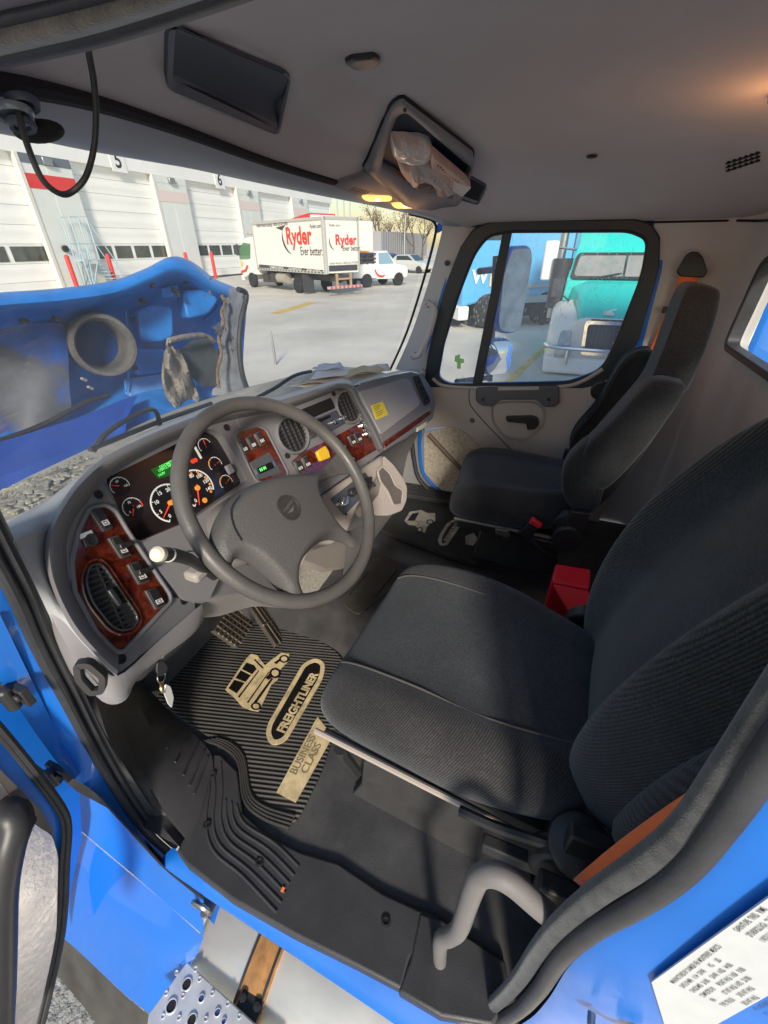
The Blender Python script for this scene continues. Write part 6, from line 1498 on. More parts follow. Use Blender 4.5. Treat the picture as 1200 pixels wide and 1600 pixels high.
for k, s in enumerate(['GARNITURE  TIRES   RIMS', '275/80R22.5(G)   22.5x8.25', '11R22.5(H)      22.5x8.25']): txt(bm, s, .0068, DF.M(tuple(s2 - w_ * (k * .0088)), .0026, rot), bold=.008, sx=.70)
obj('plate_print', bm, m_btext, lab_)
p = at(945, 1592, x=-.012); bm = NB(); tube(bm, cr([p + V((0, .016, 0)), p + V((-.02, .014, .0)), p + V((-.02, -.016, 0)), p + V((0, -.018, 0))], 5), .005, 10); lathe(bm, Matrix.Translation(p + V((-.0, -.03, .012))) @ Matrix.Rotation(R(-90), 4, 'Y'), [(.012, 0), (.012, .008), (0, .009)], 6); obj('latch_striker', bm, m_steel, cab_)
# striker at the sill, fuel tank with strap, perforated step
p = at(322, 1412, z=-.10); bm = NB(); box(bm, p, (.03, .05, .004), Matrix.Identity(4)); 
tube(bm, cr([p + V((-.01, -.018, 0)), p + V((-.012, -.016, .03)), p + V((-.012, .016, .03)), p + V((-.01, .018, 0))], 5), .006, 8); lathe(bm, Matrix.Translation(p + V((-.016, -.012, .002))), [(.009, 0), (.009, .012), (0, .012)], 6); obj('sill_latch', bm, m_steel, cab_)
tk = empty('fuel_tank', 'polished aluminium fuel tank with a brown strap under the door sill', 'fuel tank', (0, .2, -.6))
m_tank = mat('brushed aluminium tank', (.78, .75, .68), .42, .55, var=.12, vscale=4, rvar=.12, stretch=(1, 1, 8))
c0 = V((.02, 0, -.62)); rad = .30
bm = NB(); n_ = 48
lathe(bm, Matrix.Translation((c0.x, .60, c0.z)) @ Matrix.Rotation(R(90), 4, 'X'), [(0, 0), (rad * .9, .0), (rad, .03), (rad, 1.48), (rad * .9, 1.51), (0, 1.51)], n_); obj('tank_shell', bm, m_tank, tk, sharp=50)
m_rust = mat('rusty brown strap', (.34, .16, .05), .7, var=.4, vscale=25, col2=(.12, .05, .02), c2scale=14, c2lo=.5, c2hi=.7)
sy = at(405, 1520, z=-.32).y
bm = NB(); lathe(bm, Matrix.Translation((c0.x, sy + .035, c0.z)) @ Matrix.Rotation(R(90), 4, 'X'), [(rad + .001, 0), (rad + .006, .0), (rad + .006, .07), (rad + .001, .07)], n_); sb = obj('tank_strap', bm, m_rust, tk)
for d_ in (.0, .064):
    bm = NB(); lathe(bm, Matrix.Translation((c0.x, sy + .040 - d_, c0.z)) @ Matrix.Rotation(R(90), 4, 'X'), [(rad + .004, 0), (rad + .0085, .0), (rad + .0085, .006), (rad + .004, .006)], n_); obj('strap_liner', bm, m_black, sb)
q_ = at(392, 1568, z=-.35); bm = NB(); box(bm, q_, (.05, .06, .012)); 
for d_ in (-.02, .02): lathe(bm, Matrix.Translation(q_ + V((0, d_, .004))), [(.009, 0), (.009, .012), (0, .013)], 6)
obj('strap_clamp', bm, m_black, sb)
stp = empty('step_plate', 'perforated aluminium step plate with punched holes hanging below the sill', 'step', at(330, 1570, z=-.33))
SF = Fr(at(320, 1570, z=-.33), (0, 0, 1), (0, 1, 0))
m_stepm = mat('punched step metal', (.72, .73, .74), .45, .5, var=.15, vscale=12, rvar=.1)
sL = [(292, 1502), (232, 1584), (225, 1640), (420, 1700), (440, 1640), (398, 1598)]
ab = SF.pxl(sL); bm = NB(); plate(bm, SF, ab, -.012, 0); so_ = obj('tread', bm, m_stepm, stp, bevel=.003)
hl = [(292, 1538, 8), (268, 1572, 9), (315, 1560, 5), (340, 1582, 5), (300, 1594, 8), (286, 1556, 3), (312, 1530, 3), (332, 1552, 3), (356, 1568, 3), (260, 1552, 3), (280, 1590, 3), (322, 1592, 3), (306, 1514, 3), (276, 1520, 3), (350, 1596, 4), (374, 1588, 3), (255, 1588, 3)]
for u, v, r_ in hl:
    k_ = abs(SF.px(u + r_, v)[0] - SF.px(u, v)[0]) + abs(SF.px(u + r_, v)[1] - SF.px(u, v)[1]) * .5
    bm = NB(); lathe(bm, SF.M(SF.px(u, v), 0), [(k_ * 1.25, 0), (k_ * 1.15, .003), (k_, .003), (k_ * .95, .0008)], 16); obj('punched_rim', bm, m_stepm, so_)
    if r_ > 3.5: bm = NB(); plate(bm, SF, disc2(*SF.px(u, v), k_ * .97, 16), .0006, .001); obj('hole', bm, m_dark if r_ > 6 else mat('hole blue shade', (.02, .05, .2), .6), so_)

# ---------------------------------------------------------------- open driver's door, lower corner
dd = empty('driver_door', 'open driver door edge with scuffed aluminium kick panel and black pull handle', 'door', (-.1, .68, 0))
DD = Fr((-.2, .68, .2), (0.05, -1, .02))
m_kalu = mat('scuffed aluminium panel', (.55, .54, .56), .36, .85, var=.06, vscale=6, bump=.1, bscale=70, rvar=.06)
bm = NB(); plate(bm, DD, rpoly(DD.pxl([(-140, 1160), (0, 1216), (36, 1272), (82, 1302), (91, 1335), (87, 1510), (57, 1600), (40, 1660), (-140, 1660)]), .015, 4), -.004, .004); kp2 = obj('kick_panel', bm, m_kalu, dd, bevel=.003)
bm = NB(); plate(bm, DD, rpoly(DD.pxl([(-140, 1100), (-20, 1108), (0, 1130), (50, 1198), (98, 1264), (106, 1296), (97, 1459), (66, 1600), (46, 1670), (-140, 1670)]), .012), -.03, -.005); obj('door_inner', bm, m_blue, dd)
bm = NB(); plate(bm, DD, rpoly(DD.pxl([(-140, 1140), (-20, 1180), (4, 1208), (60, 1262), (84, 1302), (36, 1282), (0, 1240), (-140, 1200)]), .008), -.006, .0035); obj('inner_trim', bm, mat('dark door inner', (.10, .085, .075), .7), dd)
dsl = ((-60, 1072), (0, 1137), (52, 1200), (97, 1260), (108, 1292), (105, 1350), (98, 1459), (67, 1600), (48, 1670))
bm = NB(); tube(bm, cr([DD.P(DD.px(u, v, .006), .004) for u, v in dsl], 5), .0062, 8); tube(bm, cr([DD.P(DD.px(u - 7, v + 4, .006), .003) for u, v in dsl], 5), .004, 8); obj('door_seal', bm, m_rubber, dd)
bm = NB(); tube(bm, cr([DD.P(DD.px(u, v, hh), hh) for u, v, hh in ((4, 1262, .004), (18, 1272, .03), (24, 1290, .04), (14, 1330, .045), (4, 1400, .045), (2, 1480, .045), (0, 1560, .045), (-6, 1680, .04))], 5), [.014 + .010 * min(1, k / 5) - .004 * max(0, min(1, (k - 10) / 8)) for k in range(36)], 12); obj('pull_handle', bm, m_black, dd)
bm = NB(); lathe(bm, DD.M(DD.px(38, 1286, .04), .035), [(.013, 0), (.013, .014), (.009, .016), (.007, .01), (0, .01)], 14); obj('handle_screw', bm, m_screw, dd)
for u, v in ((67, 1297), (81, 1345), (77, 1511)): screw(DD, u, v, .008, kp2)
# ---------------------------------------------------------------- seats
def sect(w, zb, zt, zc, bol, n=36, pw=3.2):
    """closed cross-section of a cushion: (dx, z, kind) seen from the front; w half width; zt edge top; zc centre height; bol bolster height"""
    out = []
    for k in range(n):
        a = 2 * math.pi * k / n; c, s = math.cos(a), math.sin(a)
        x = w * math.copysign(abs(c) ** (2 / pw), c); e = math.copysign(abs(s) ** (2 / pw), s)
        zm = (zb + zt) / 2; z = zm + e * (zt - zb) / 2
        if s > 0.05:
            f = abs(x) / w
            z += s ** .4 * (zc - zt if f < .5 else (zc - zt) + (bol - (zc - zt)) * math.sin(min(1, (f - .5) / .26) * math.pi / 2) if f < .76 else bol * math.cos((f - .76) / .24 * math.pi / 2) ** .8)
        out.append((x, z))
    return out

def make_back(root, M, inv, yr, zt, w, back, back_shift, arm=False):
    # backrest
    lean, H = back; zb0 = zt - .07; y0 = yr + .03 - back_shift
    prof = [  # t, half width, thickness, bolster depth, forward bulge
        (-.06, .60, .06, .01, .0), (0, .84, .10, .03, .0), (.06, .96, .135, .055, .005), (.16, 1.02, .15, .075, .016), (.28, 1.04, .15, .085, .024), (.40, 1.0, .145, .085, .018), (.50, .93, .135, .07, .006), (.58, .78, .12, .045, .0), (.64, .60, .11, .022, 0), (.72, .50, .105, .012, .002), (.84, .48, .105, .010, .006), (.93, .45, .10, .006, .006), (.985, .36, .075, .003, 0), (1.0, .22, .04, 0, 0)]
    bm = NB(); rr = []
    fw_ = V((0, math.cos(math.atan(lean)), math.sin(math.atan(lean)))); upv = V((0, -math.sin(math.atan(lean)), math.cos(math.atan(lean))))
    def bp(x, t_, f): return M @ (V((x, y0, zb0)) + upv * (t_ * H) + fw_ * f)
    for t_, kw_, thk, bol, bul in prof:
        sc = sect(w * kw_, -thk * .5, thk * .5, thk * .5 + bul, bol + bul, 36, 2.8)
        rr.append([bp(x, t_, z) for x, z in sc])
    loft(bm, rr, True, True); bm.faces.ensure_lookup_table()
    for i, f in enumerate(bm.faces):
        c = inv @ f.calc_center_median(); rel = (c - V((0, y0, zb0))); t_ = rel.dot(upv) / H; ff = rel.dot(fw_)
        f.material_index = 0 if abs(c.x) < w * .56 and ff > .03 else (1 if ff > -.005 and t_ < .66 else 2)
    bk_ = obj('backrest', bm, [m_seatc, m_seatb, m_seams], root, sub=2)
    for s in (-1, 1):
        pts = [bp(s * w * kw_ * .56, t_, thk * .5 + bul * .8 + .004) for t_, kw_, thk, bol, bul in prof[2:12]]
        bm = NB(); tube(bm, cr(pts, 5), .0022, 6); obj('seam', bm, mat('seam thread', (.075, .068, .06), .9), bk_)
        # outer roll of the lower bolster
        if arm and s < 0: continue
        bm = NB(); pts = [bp(s * w * (kw_ * 1.0), t_, f_) for t_, kw_, f_ in ((.02, .80, -.03), (.10, 1.0, .01), (.22, 1.06, .03), (.36, 1.05, .03), (.50, .96, .01), (.58, .86, -.02))]
        tube(bm, cr(pts, 5), [.02 + .03 * math.sin(math.pi * k / 25) for k in range(26)], 12); obj('side_roll', bm, m_seatb, bk_, sharp=None)
    return bp

def make_seat(name, label, cat, cx, yr, yf, zt, th, w, back, headrest, yaw=0, back_shift=0, arm=False, bolt=True, side=1, base_x=0):
    """yr / yf: rear and front of the cushion; zt: top; th: thickness; back = (lean per metre of height, height)"""
    root = empty(name, label, cat, (cx, (yr + yf) / 2, 0))
    M = Matrix.Translation((cx, 0, 0)) @ Matrix.Translation((0, yr, 0)) @ Matrix.Rotation(yaw, 4, 'Z') @ Matrix.Translation((0, -yr, 0))
    bm = NB(); rr = []; L = yf - yr
    S = [(-.02, .62, .55), (.0, .70, .86), (.04, .76, 1), (.2, .88, 1), (.4, 1, 1), (.6, 1, 1), (.75, 1.0, 1), (.86, .98, .97), (.93, .95, .86), (.975, .90, .68), (1.0, .82, .42), (1.005, .6, .15)]
    for t_, kw_, kh in S:
        y = yr + L * t_; zz = zt - .03 * max(0, t_ - .6) - (0.018 * max(0, 1 - abs(t_ - .3) / .4))
        mid = zt - th * .55
        sc = sect(w * kw_, -th * .45 * kh, th * .55 * kh, th * .55 * kh - .004, .022 * (1 - max(0, t_ - .5) * .9) * kh)
        xs = -.035 * max(0, 1 - max(0, t_) / .45) * (0 if arm else 1)
        rr.append([M @ V((x + xs, y, mid + (zz - zt) + z)) for x, z in sc])
    loft(bm, rr, True, True)
    bm.faces.ensure_lookup_table()
    inv = M.inverted()
    for f in bm.faces:
        c = inv @ f.calc_center_median(); 
        f.material_index = 0 if (abs(c.x) < w * .60 and c.z > zt - th * .35) else (1 if abs(c.x) > w * .60 and c.z > zt - th * .9 else 2)
    cu = obj('cushion', bm, [m_seatc, m_seatb, m_seams], root, sub=2)
    # seams run over the top and down the front
    for s in (-1, 1):
        pts = []
        for t_ in (.02, .2, .4, .6, .75, .86, .93, .975):
            kk = [q for q in S if q[0] <= t_ + 1e-6][-1]
            y = yr + L * t_; zz = zt - .03 * max(0, t_ - .6) - (0.018 * max(0, 1 - abs(t_ - .3) / .4))
            pts.append(M @ V((s * w * .59 * (kk[1] * .5 + .5), y, zt - th * .55 + (zz - zt) + th * .55 * kk[2] + (.0035 - .003 * t_))))
        bm = NB(); tube(bm, cr(pts, 5), .0022, 6); obj('seam', bm, mat('seam thread', (.075, .068, .06), .9), cu)
    bp = None
    if not arm: bp = make_back(root, M, inv, yr, zt, w, back, back_shift)
    # hinge knuckles, frame rails, slider base
    for s in (-1, 1):
        bm = NB(); c = M @ V((s * (w + .012), yr + .015, zt - .11)); lathe(bm, Matrix.Translation(c) @ Matrix.Rotation(R(90), 4, 'Y'), [(0, -.022), (.045, -.022), (.05, -.015), (.05, .015), (.045, .022), (0, .022)], 24)
        box(bm, c + V((0, -.02, .05)), (.024, .06, .12)); box(bm, c + V((0, .05, -.045)), (.022, .14, .03)); obj('recliner', bm, m_black, root, bevel=.004)
        bm = NB(); tube(bm, [M @ V((s * (w - .012), yf - .03, zt - th + .005 + (.02 if arm else 0))), M @ V((s * (w - .008), yr + .05, zt - th - .012 + (.02 if arm else 0)))], .008, 8); obj('frame_rail', bm, mat('seat rail', (.16, .15, .14), .4, .6), root)
    bm = NB()
    box(bm, (0, (yr + yf) / 2 + .0, zt - th - .03), (w * (1.55 if arm else 1.75), L * .84, .035), M); obj('seat_pan', bm, m_black, root, bevel=.006)
    bm = NB(); zq = zt - th - .05
    loft(bm, [[M @ V((x * k_, (yr + yf) / 2 - .02 + y * k_, z)) for x, y in ((-.17 + .09 * arm, -.2), (.17, -.2), (.17, .2 - .08 * arm), (-.17 + .09 * arm, .2 - .08 * arm))] for k_, z in ((1, zq), (.94, zq - .03), (1.0, zq - .06), (.94, zq - .09), (1.0, zq - .12), (1.05, .04), (1.15, .0))], True, True); obj('suspension_bellows', bm, m_rubber, root, bevel=.004)
    return root, M, bp

drv, MD_, bpd = make_seat('driver_seat', 'black cloth high-back driver seat with ribbed bolsters nearest the open door', 'seat', .40, -.20, .30, .485, .125, .262, (.34, 1.07), True, R(-5), .065)
bm = NB(); p_ = MD_ @ V((-.26, .23, .33)); tube(bm, [p_ + V((.0, 0, .02)), p_, p_ + V((.02, -.02, -.1))], .014, 8); obj('seat_lever', bm, m_black, drv)
bm = NB(); tube(bm, [MD_ @ V((-.262, .285, .375)), MD_ @ V((-.262, .05, .37)), MD_ @ V((-.258, -.1, .36))], .006, 8); obj('height_rod', bm, mat('pale rod', (.45, .38, .33), .4, .3), drv)
bm = NB(); Mk = Matrix.Translation(at(905, 1322, x=.135)) @ V((-.6, .1, 1)).to_track_quat('Z', 'Y').to_matrix().to_4x4(); lathe(bm, Mk, [(.0, -.05), (.034, -.05), (.034, -.012), (.044, -.010), (.046, .0), (.044, .010), (.038, .014), (.0, .015)], 28); obj('recline_knob', bm, m_black, drv)
bm = NB(); tube(bm, cr([MD_ @ V(q) for q in ((-.272, -.02, .37), (-.278, -.08, .39), (-.275, -.16, .41))], 4), .009, 8); obj('recline_lever', bm, m_black, drv)
psg, MP_, bpp = make_seat('passenger_seat', 'black cloth high-back passenger seat in front of the far door', 'seat', 1.42, -.17, .28, .43, .15, .255, (.33, .765), True, R(3), .02, True)
def slab(px, x0, x1, mt, name, edge=.022, par=None, k=4, front=None):
    """an upholstered side-on slab: outline seen on the plane x = x0, padded out to x1, with rounded edges"""
    F = Fr((x0, 0, .7), (-1, 0, 0)); ab = [V(p[:2]) for p in cr(F.pxl(px), k, True)]; c = sum(ab, V((0, 0))) / len(ab); D = x1 - x0
    rm = sum((p - c).length for p in ab) / len(ab); e = min(.45, edge / rm); rr = []
    for kk, h in ((.02, .0), (.5, 0), (1 - e, .0), (1 - e * .45, -edge * .18), (1 - e * .12, -edge * .5), (1, -edge), (1, -D + edge), (1 - e * .12, -D + edge * .5), (1 - e * .45, -D + edge * .18), (1 - e, -D), (.02, -D)): rr.append([F.P(c + (p - c) * kk, h) for p in ab])
    bm = NB(); loft(bm, rr, True)
    if front is not None:
        bm.faces.ensure_lookup_table()
        for f in bm.faces:
            f.normal_update(); q = f.calc_center_median()
            if abs(f.normal.x) < .55: f.material_index = 1
    return obj(name, bm, [mt, front] if front else mt, par or psg, sharp=None)
bkr = slab([(1086, 445), (1120, 450), (1129, 468), (1108, 540), (1080, 604), (1062, 628), (1000, 722), (948, 786), (916, 796), (904, 745), (926, 700), (974, 645), (1012, 600), (1034, 552), (1053, 502), (1071, 457)], 1.27, 1.42, m_seams, 'backrest', .028, None, 4, m_seatc)
slab([(1024, 597), (1060, 600), (1071, 615), (1024, 686), (975, 742), (942, 769), (918, 756), (906, 738), (915, 700), (957, 660), (998, 616)], 1.165, 1.26, m_seams, 'side_bolster', .024, bkr, 4, m_seatc)
slab([(877, 763), (881, 733), (897, 710), (926, 692), (945, 730), (944, 772), (932, 800), (910, 806), (886, 790)], 1.175, 1.27, m_seams, 'lower_bolster', .026, bkr, 4, m_seatc)
slab([(1018, 546), (990, 546), (966, 566), (932, 626), (900, 664), (890, 690), (893, 716), (930, 700), (985, 640), (1020, 590)], 1.66, 1.57, m_seams, 'far_bolster', .02, bkr, 4, m_seatc)
bm = NB(); F_ = Fr((1.161, 0, .7), (-1, 0, 0)); c_ = F_.px(888, 826); lathe(bm, F_.M(c_, -.03), [(.0, -.01), (.055, -.01), (.058, .02), (.050, .028), (.046, .022), (.03, .026), (.0, .03)], 26); obj('recliner_cover', bm, m_black, psg)
# buckle by the passenger seat
bk = empty('belt_buckle', 'red buttoned black seat belt buckle beside the passenger cushion', 'buckle', at(832, 820, x=1.14))
p_ = at(832, 822, x=1.13); bm = NB(); Mx = Matrix.Translation(p_) @ Matrix.Rotation(R(28), 4, 'X')
box(bm, (0, 0, -.02), (.02, .045, .07), Mx); obj('buckle_body', bm, m_black, bk, bevel=.006)
bm = NB(); box(bm, (0, 0, .018), (.021, .042, .018), Mx); obj('red_button', bm, m_red, bk, bevel=.003)
bm = NB(); tube(bm, cr([p_ + V((0, 0, -.05)), p_ + V((0, -.04, -.09)), p_ + V((.03, -.10, -.14))], 4), .009, 8); obj('stalk', bm, m_black, bk)
plate_px(Fr((1.13, 0, .3), (-1, 0, 0)), [(774, 826), (794, 830), (798, 838), (790, 840), (774, 834)], 0, .004, m_steel, 'rail_plate', psg, .002, .001)
# belts
bt = empty('seat_belt', 'orange seat belt hanging from its black anchor on the wall behind the passenger seat', 'seat belt', (1.8, -.4, 1.1))
ax = 1.835
tri = rpoly([at(u, v, x=ax) for u, v in ((1056, 424), (1070, 400), (1078, 393), (1090, 393), (1098, 402), (1105, 426), (1098, 434), (1062, 432))], .008, 4)
bm = NB(); prism(bm, tri, V((-.012, 0, 0))); an = obj('anchor', bm, m_black, bt, bevel=.004)
bm = NB(); lathe(bm, Matrix.Translation(at(1083, 404, x=ax - .012)) @ Matrix.Rotation(R(-90), 4, 'Y'), [(.012, 0), (.012, .004), (.007, .005), (0, .003)], 14); obj('anchor_bolt', bm, m_screw, an)
A_ = [at(u, v, x=x) for u, v, x in ((1063, 428, ax - .008), (1050, 466, ax), (1031, 510, ax + .002), (1014, 550, ax + .006), (990, 600, ax + .01))]
B_2 = [at(u, v, x=x) for u, v, x in ((1096, 430, ax - .008), (1072, 468, ax), (1051, 512, ax + .002), (1034, 552, ax + .006), (1010, 602, ax + .01))]
bm = NB(); loft(bm, [cr(A_, 4), cr(B_2, 4)]); obj('webbing', bm, m_belt, bt, solid=.002)
bm = NB(); box(bm, at(1043, 484, x=ax - .006), (.012, .035, .022)); obj('belt_stop', bm, m_black, bt, bevel=.003)
b2 = empty('lap_belt', 'orange belt webbing running up beside the driver backrest at the door pillar', 'seat belt', (.06, -.2, .5))
A_ = [at(u, v, x=x) for u, v, x in ((896, 1374, .075), (960, 1320, .07), (1030, 1268, .06), (1090, 1226, .05), (1180, 1150, .04))]
B_2 = [at(u, v, x=x) for u, v, x in ((926, 1400, .07), (985, 1366, .062), (1050, 1318, .052), (1105, 1268, .042), (1200, 1180, .032))]
bm = NB(); loft(bm, [cr(A_, 4), cr(B_2, 4)]); obj('webbing', bm, m_belt, b2, solid=.002)
bm = NB(); q_ = at(900, 1392, x=.08); box(bm, q_ + V((.0, .02, -.03)), (.03, .06, .05)); obj('belt_guide', bm, m_black, b2, bevel=.006)
# grey grab rail at the rear of the opening
m_grab = mat('grey coated grab rail', (.145, .138, .138), .6, var=.08, vscale=20, bump=.3, bscale=500)
gr = empty('grab_rail', 'thick grey bent grab rail standing on the sill by the rear door pillar', 'grab rail', at(690, 1510, x=.03))
gp = [(688, 1512), (687, 1488), (690, 1468), (704, 1462), (718, 1450), (730, 1415), (742, 1382), (752, 1368), (772, 1366), (800, 1380), (835, 1410), (880, 1448)]
bm = NB(); tube(bm, cr([at(u, v, x=.03) for u, v in gp], 5), [.0122 + .0028 * min(1, k / 12) for k in range(56)], 14); obj('rail', bm, m_grab, gr, sharp=None)
bm = NB(); q_ = at(690, 1518, x=.03); box(bm, q_ + V((-.004, 0, -.005)), (.014, .05, .06)); obj('foot_bracket', bm, m_grab, gr, bevel=.004)
# red box between the seats
rb = empty('red_case', 'bright red plastic case standing on the floor between the two seats', 'case', (.95, -.24, 0))
zc = .30
c4_ = [at(u, v, z=zc) for u, v in ((868, 882), (926, 890), (922, 958), (862, 938))]
bm = NB(); prism(bm, [at(868, 880, z=.3), at(924, 889, z=.3), at(921, 920, z=.3), at(862, 908, z=.3)], V((0, 0, -.3))); obj('case_body', bm, m_red, rb, bevel=.008, seg=3)
bm = NB(); prism(bm, [at(862, 911, z=.302) + V((0, 0, 0)), at(921, 923, z=.302), at(918, 982, z=.24), at(900, 976, z=.24)], V((0, -.01, -.02))); obj('case_lid', bm, m_red, rb, bevel=.005)
bm = NB(); box(bm, at(922, 996, z=.25), (.09, .03, .05)); obj('catch', bm, m_steel, rb, bevel=.005)
# ---------------------------------------------------------------- steering wheel
wc = V((.411, .450, .765)); tw, ww = R(50.3), R(-7.35)
wa = V((math.cos(ww), math.sin(ww), 0)); wb = V((-math.sin(ww) * math.cos(tw), math.cos(ww) * math.cos(tw), math.sin(tw)))
FW = Fr(wc, wa.cross(wb))
sw = empty('steering_wheel', 'large worn black four-spoke truck steering wheel with padded hub', 'steering wheel', wc)
m_rimw = mat('worn rim skin', (.080, .077, .074), .42, var=.18, vscale=14, bump=.3, bscale=420, rvar=.1)
m_hub = mat('grained hub pad', (.072, .070, .070), .5, var=.06, vscale=8, bump=.55, bscale=330)
bm = NB(); tube(bm, [FW.P((.2145 * math.cos(2 * math.pi * k / 96), .2145 * math.sin(2 * math.pi * k / 96))) for k in range(96)], .0146, 16, True); obj('rim', bm, m_rimw, sw, sharp=None)
Z = lambda L: [(240 + a / 3.158, 600 + b / 3.158) for a, b in L]
pad_px = Z([(300, 850), (303, 730), (345, 620), (435, 522), (540, 468), (650, 442), (770, 430), (850, 405), (895, 365), (945, 318), (990, 400), (985, 424), (945, 428), (872, 450), (825, 495), (826, 560), (870, 630), (930, 690), (985, 714), (1045, 690), (1068, 760), (1015, 798), (960, 768), (880, 755), (800, 800), (737, 885), (735, 970), (775, 1065), (690, 1075), (650, 1010), (540, 905), (462, 850), (420, 852), (406, 900), (440, 985), (370, 950), (318, 895)])
HP = .012
ol = [V(p[:2]) for p in cr([FW.px(u, v, HP) for u, v in pad_px], 4, True)]
hc = V(FW.px(448, 800, HP)); bm = NB()
bmv = [bm.verts.new(V((p.x, p.y, 0))) for p in ol]; f0 = bm.faces.new(bmv)
bmesh.ops.triangulate(bm, faces=[f0])
lo_x, hi_x = min(p.x for p in ol), max(p.x for p in ol); lo_y, hi_y = min(p.y for p in ol), max(p.y for p in ol)
for ax_, lo_, hi_ in ((0, lo_x, hi_x), (1, lo_y, hi_y)):
    k = lo_ + .005
    while k < hi_:
        co = V((k, 0, 0)) if ax_ == 0 else V((0, k, 0)); no = V((1, 0, 0)) if ax_ == 0 else V((0, 1, 0))
        bmesh.ops.bisect_plane(bm, geom=bm.verts[:] + bm.edges[:] + bm.faces[:], plane_co=co, plane_no=no, dist=1e-6); k += .005
def edged(p):
    best = 9
    for i in range(len(ol)):
        a_, b_ = ol[i - 1], ol[i]; e = b_ - a_; t = max(0, min(1, (p - a_).dot(e) / max(1e-12, e.dot(e)))); best = min(best, (p - a_ - e * t).length)
    return best
for v_ in bm.verts:
    p = V((v_.co.x, v_.co.y)); d_ = edged(p); r_ = (p - hc).length
    H = .010 + .030 * max(0, 1 - (r_ / .17) ** 2) ** 1.1 - .012 * max(0, min(1, (r_ - .15) / .05)); q = min(1, d_ / .020)
    h = -.004 + (H + .004) * (1 - (1 - q) ** 2.4); v_.co = FW.P((p.x, p.y), h)
loft(bm, [[FW.P((p.x, p.y), h) for p in ol] for h in (-.004, -.012)], True)
hub = obj('hub_pad', bm, m_hub, sw, sharp=None)
ec = FW.px(452, 793, .04)
bm = NB(); tube(bm, [FW.P((ec[0] + .0245 * math.cos(2 * math.pi * k / 40), ec[1] + .0245 * math.sin(2 * math.pi * k / 40)), .0395) for k in range(40)], .0018, 6, True); plate(bm, FW, disc2(ec[0], ec[1], .0238, 32), .034, .0402); tube(bm, [FW.P((ec[0] + .0215 * math.cos(2 * math.pi * k / 40), ec[1] + .0215 * math.sin(2 * math.pi * k / 40)), .0402) for k in range(40)], .0008, 6, True); em = obj('emblem', bm, mat('emblem black', (.03, .03, .03), .5, bump=.2, bscale=500), hub)
bm = NB(); txt(bm, 'Freightliner', .0072, FW.M((ec[0], ec[1] + .004), .0404, R(14)), bold=.01, align='CENTER'); plate(bm, FW, [(ec[0] - .012, ec[1] - .007), (ec[0] + .010, ec[1] - .002), (ec[0] + .013, ec[1] + .0), (ec[0] + .002, ec[1] - .010)], .0402, .0406); obj('emblem_mark', bm, mat('emblem relief', (.10, .10, .098), .4), em)
bm = NB(); sm = Z([(395, 700), (380, 650), (385, 610), (400, 580), (440, 530)]); tube(bm, cr([FW.P(FW.px(u, v, .03), .0262) for u, v in Z([(440, 770), (405, 710), (388, 650), (392, 600), (430, 545)])], 5), .0012, 6); obj('pad_seam', bm, m_dark, hub)
# steering column behind the wheel and its stalk
col_ = empty('steering_column', 'dark grey steering column shroud behind the wheel', 'column', wc + FW.c * -.1)
bm = NB(); rr = []
for h_, w_, b_ in ((-.028, .055, .05), (-.05, .072, .062), (-.09, .08, .07), (-.16, .088, .075), (-.28, .092, .08), (-.34, .09, .08)):
    rr.append([FW.P((x, y - .012 - h_ * .08), h_) for x, y in [(w_ * math.copysign(abs(math.cos(2 * math.pi * k / 28)) ** .6, math.cos(2 * math.pi * k / 28)), b_ * math.copysign(abs(math.sin(2 * math.pi * k / 28)) ** .6, math.sin(2 * math.pi * k / 28))) for k in range(28)]])
loft(bm, rr, True, True); obj('shroud', bm, mat('shroud plastic', (.15, .14, .14), .5, bump=.2, bscale=800), col_, sharp=60)
sp_ = [at(u, v, y=y) for u, v, y in ((335, 900, .50), (318, 888, .49), (295, 874, .475), (270, 867, .46), (250, 866, .45))]
bm = NB(); tube(bm, cr(sp_, 5), [.0085] * 6 + [.0092] * 4 + [.0098] * 4 + [.0103] * 7, 14); stk = obj('turn_stalk', bm, m_black, col_)
d_ = (sp_[-1] - sp_[-2]).normalized(); Mq = Matrix.Translation(sp_[-1]) @ d_.to_track_quat('Z', 'Y').to_matrix().to_4x4()
bm = NB(); lathe(bm, Mq, [(.0103, -.002), (.0108, .003), (.0104, .008), (.007, .012), (0, .013)], 20); obj('stalk_button', bm, mat('cream button', (.72, .66, .52), .5), stk)
bm = NB(); lathe(bm, Mq, [(.0104, -.026), (.0107, -.025), (.0107, -.022), (.0104, -.021)], 20); obj('stalk_ring', bm, m_wtext, stk)
bm = NB(); q_ = at(306, 896, y=.5); box(bm, q_, (.03, .03, .02)); obj('stalk_collar', bm, m_cons, col_, bevel=.006)

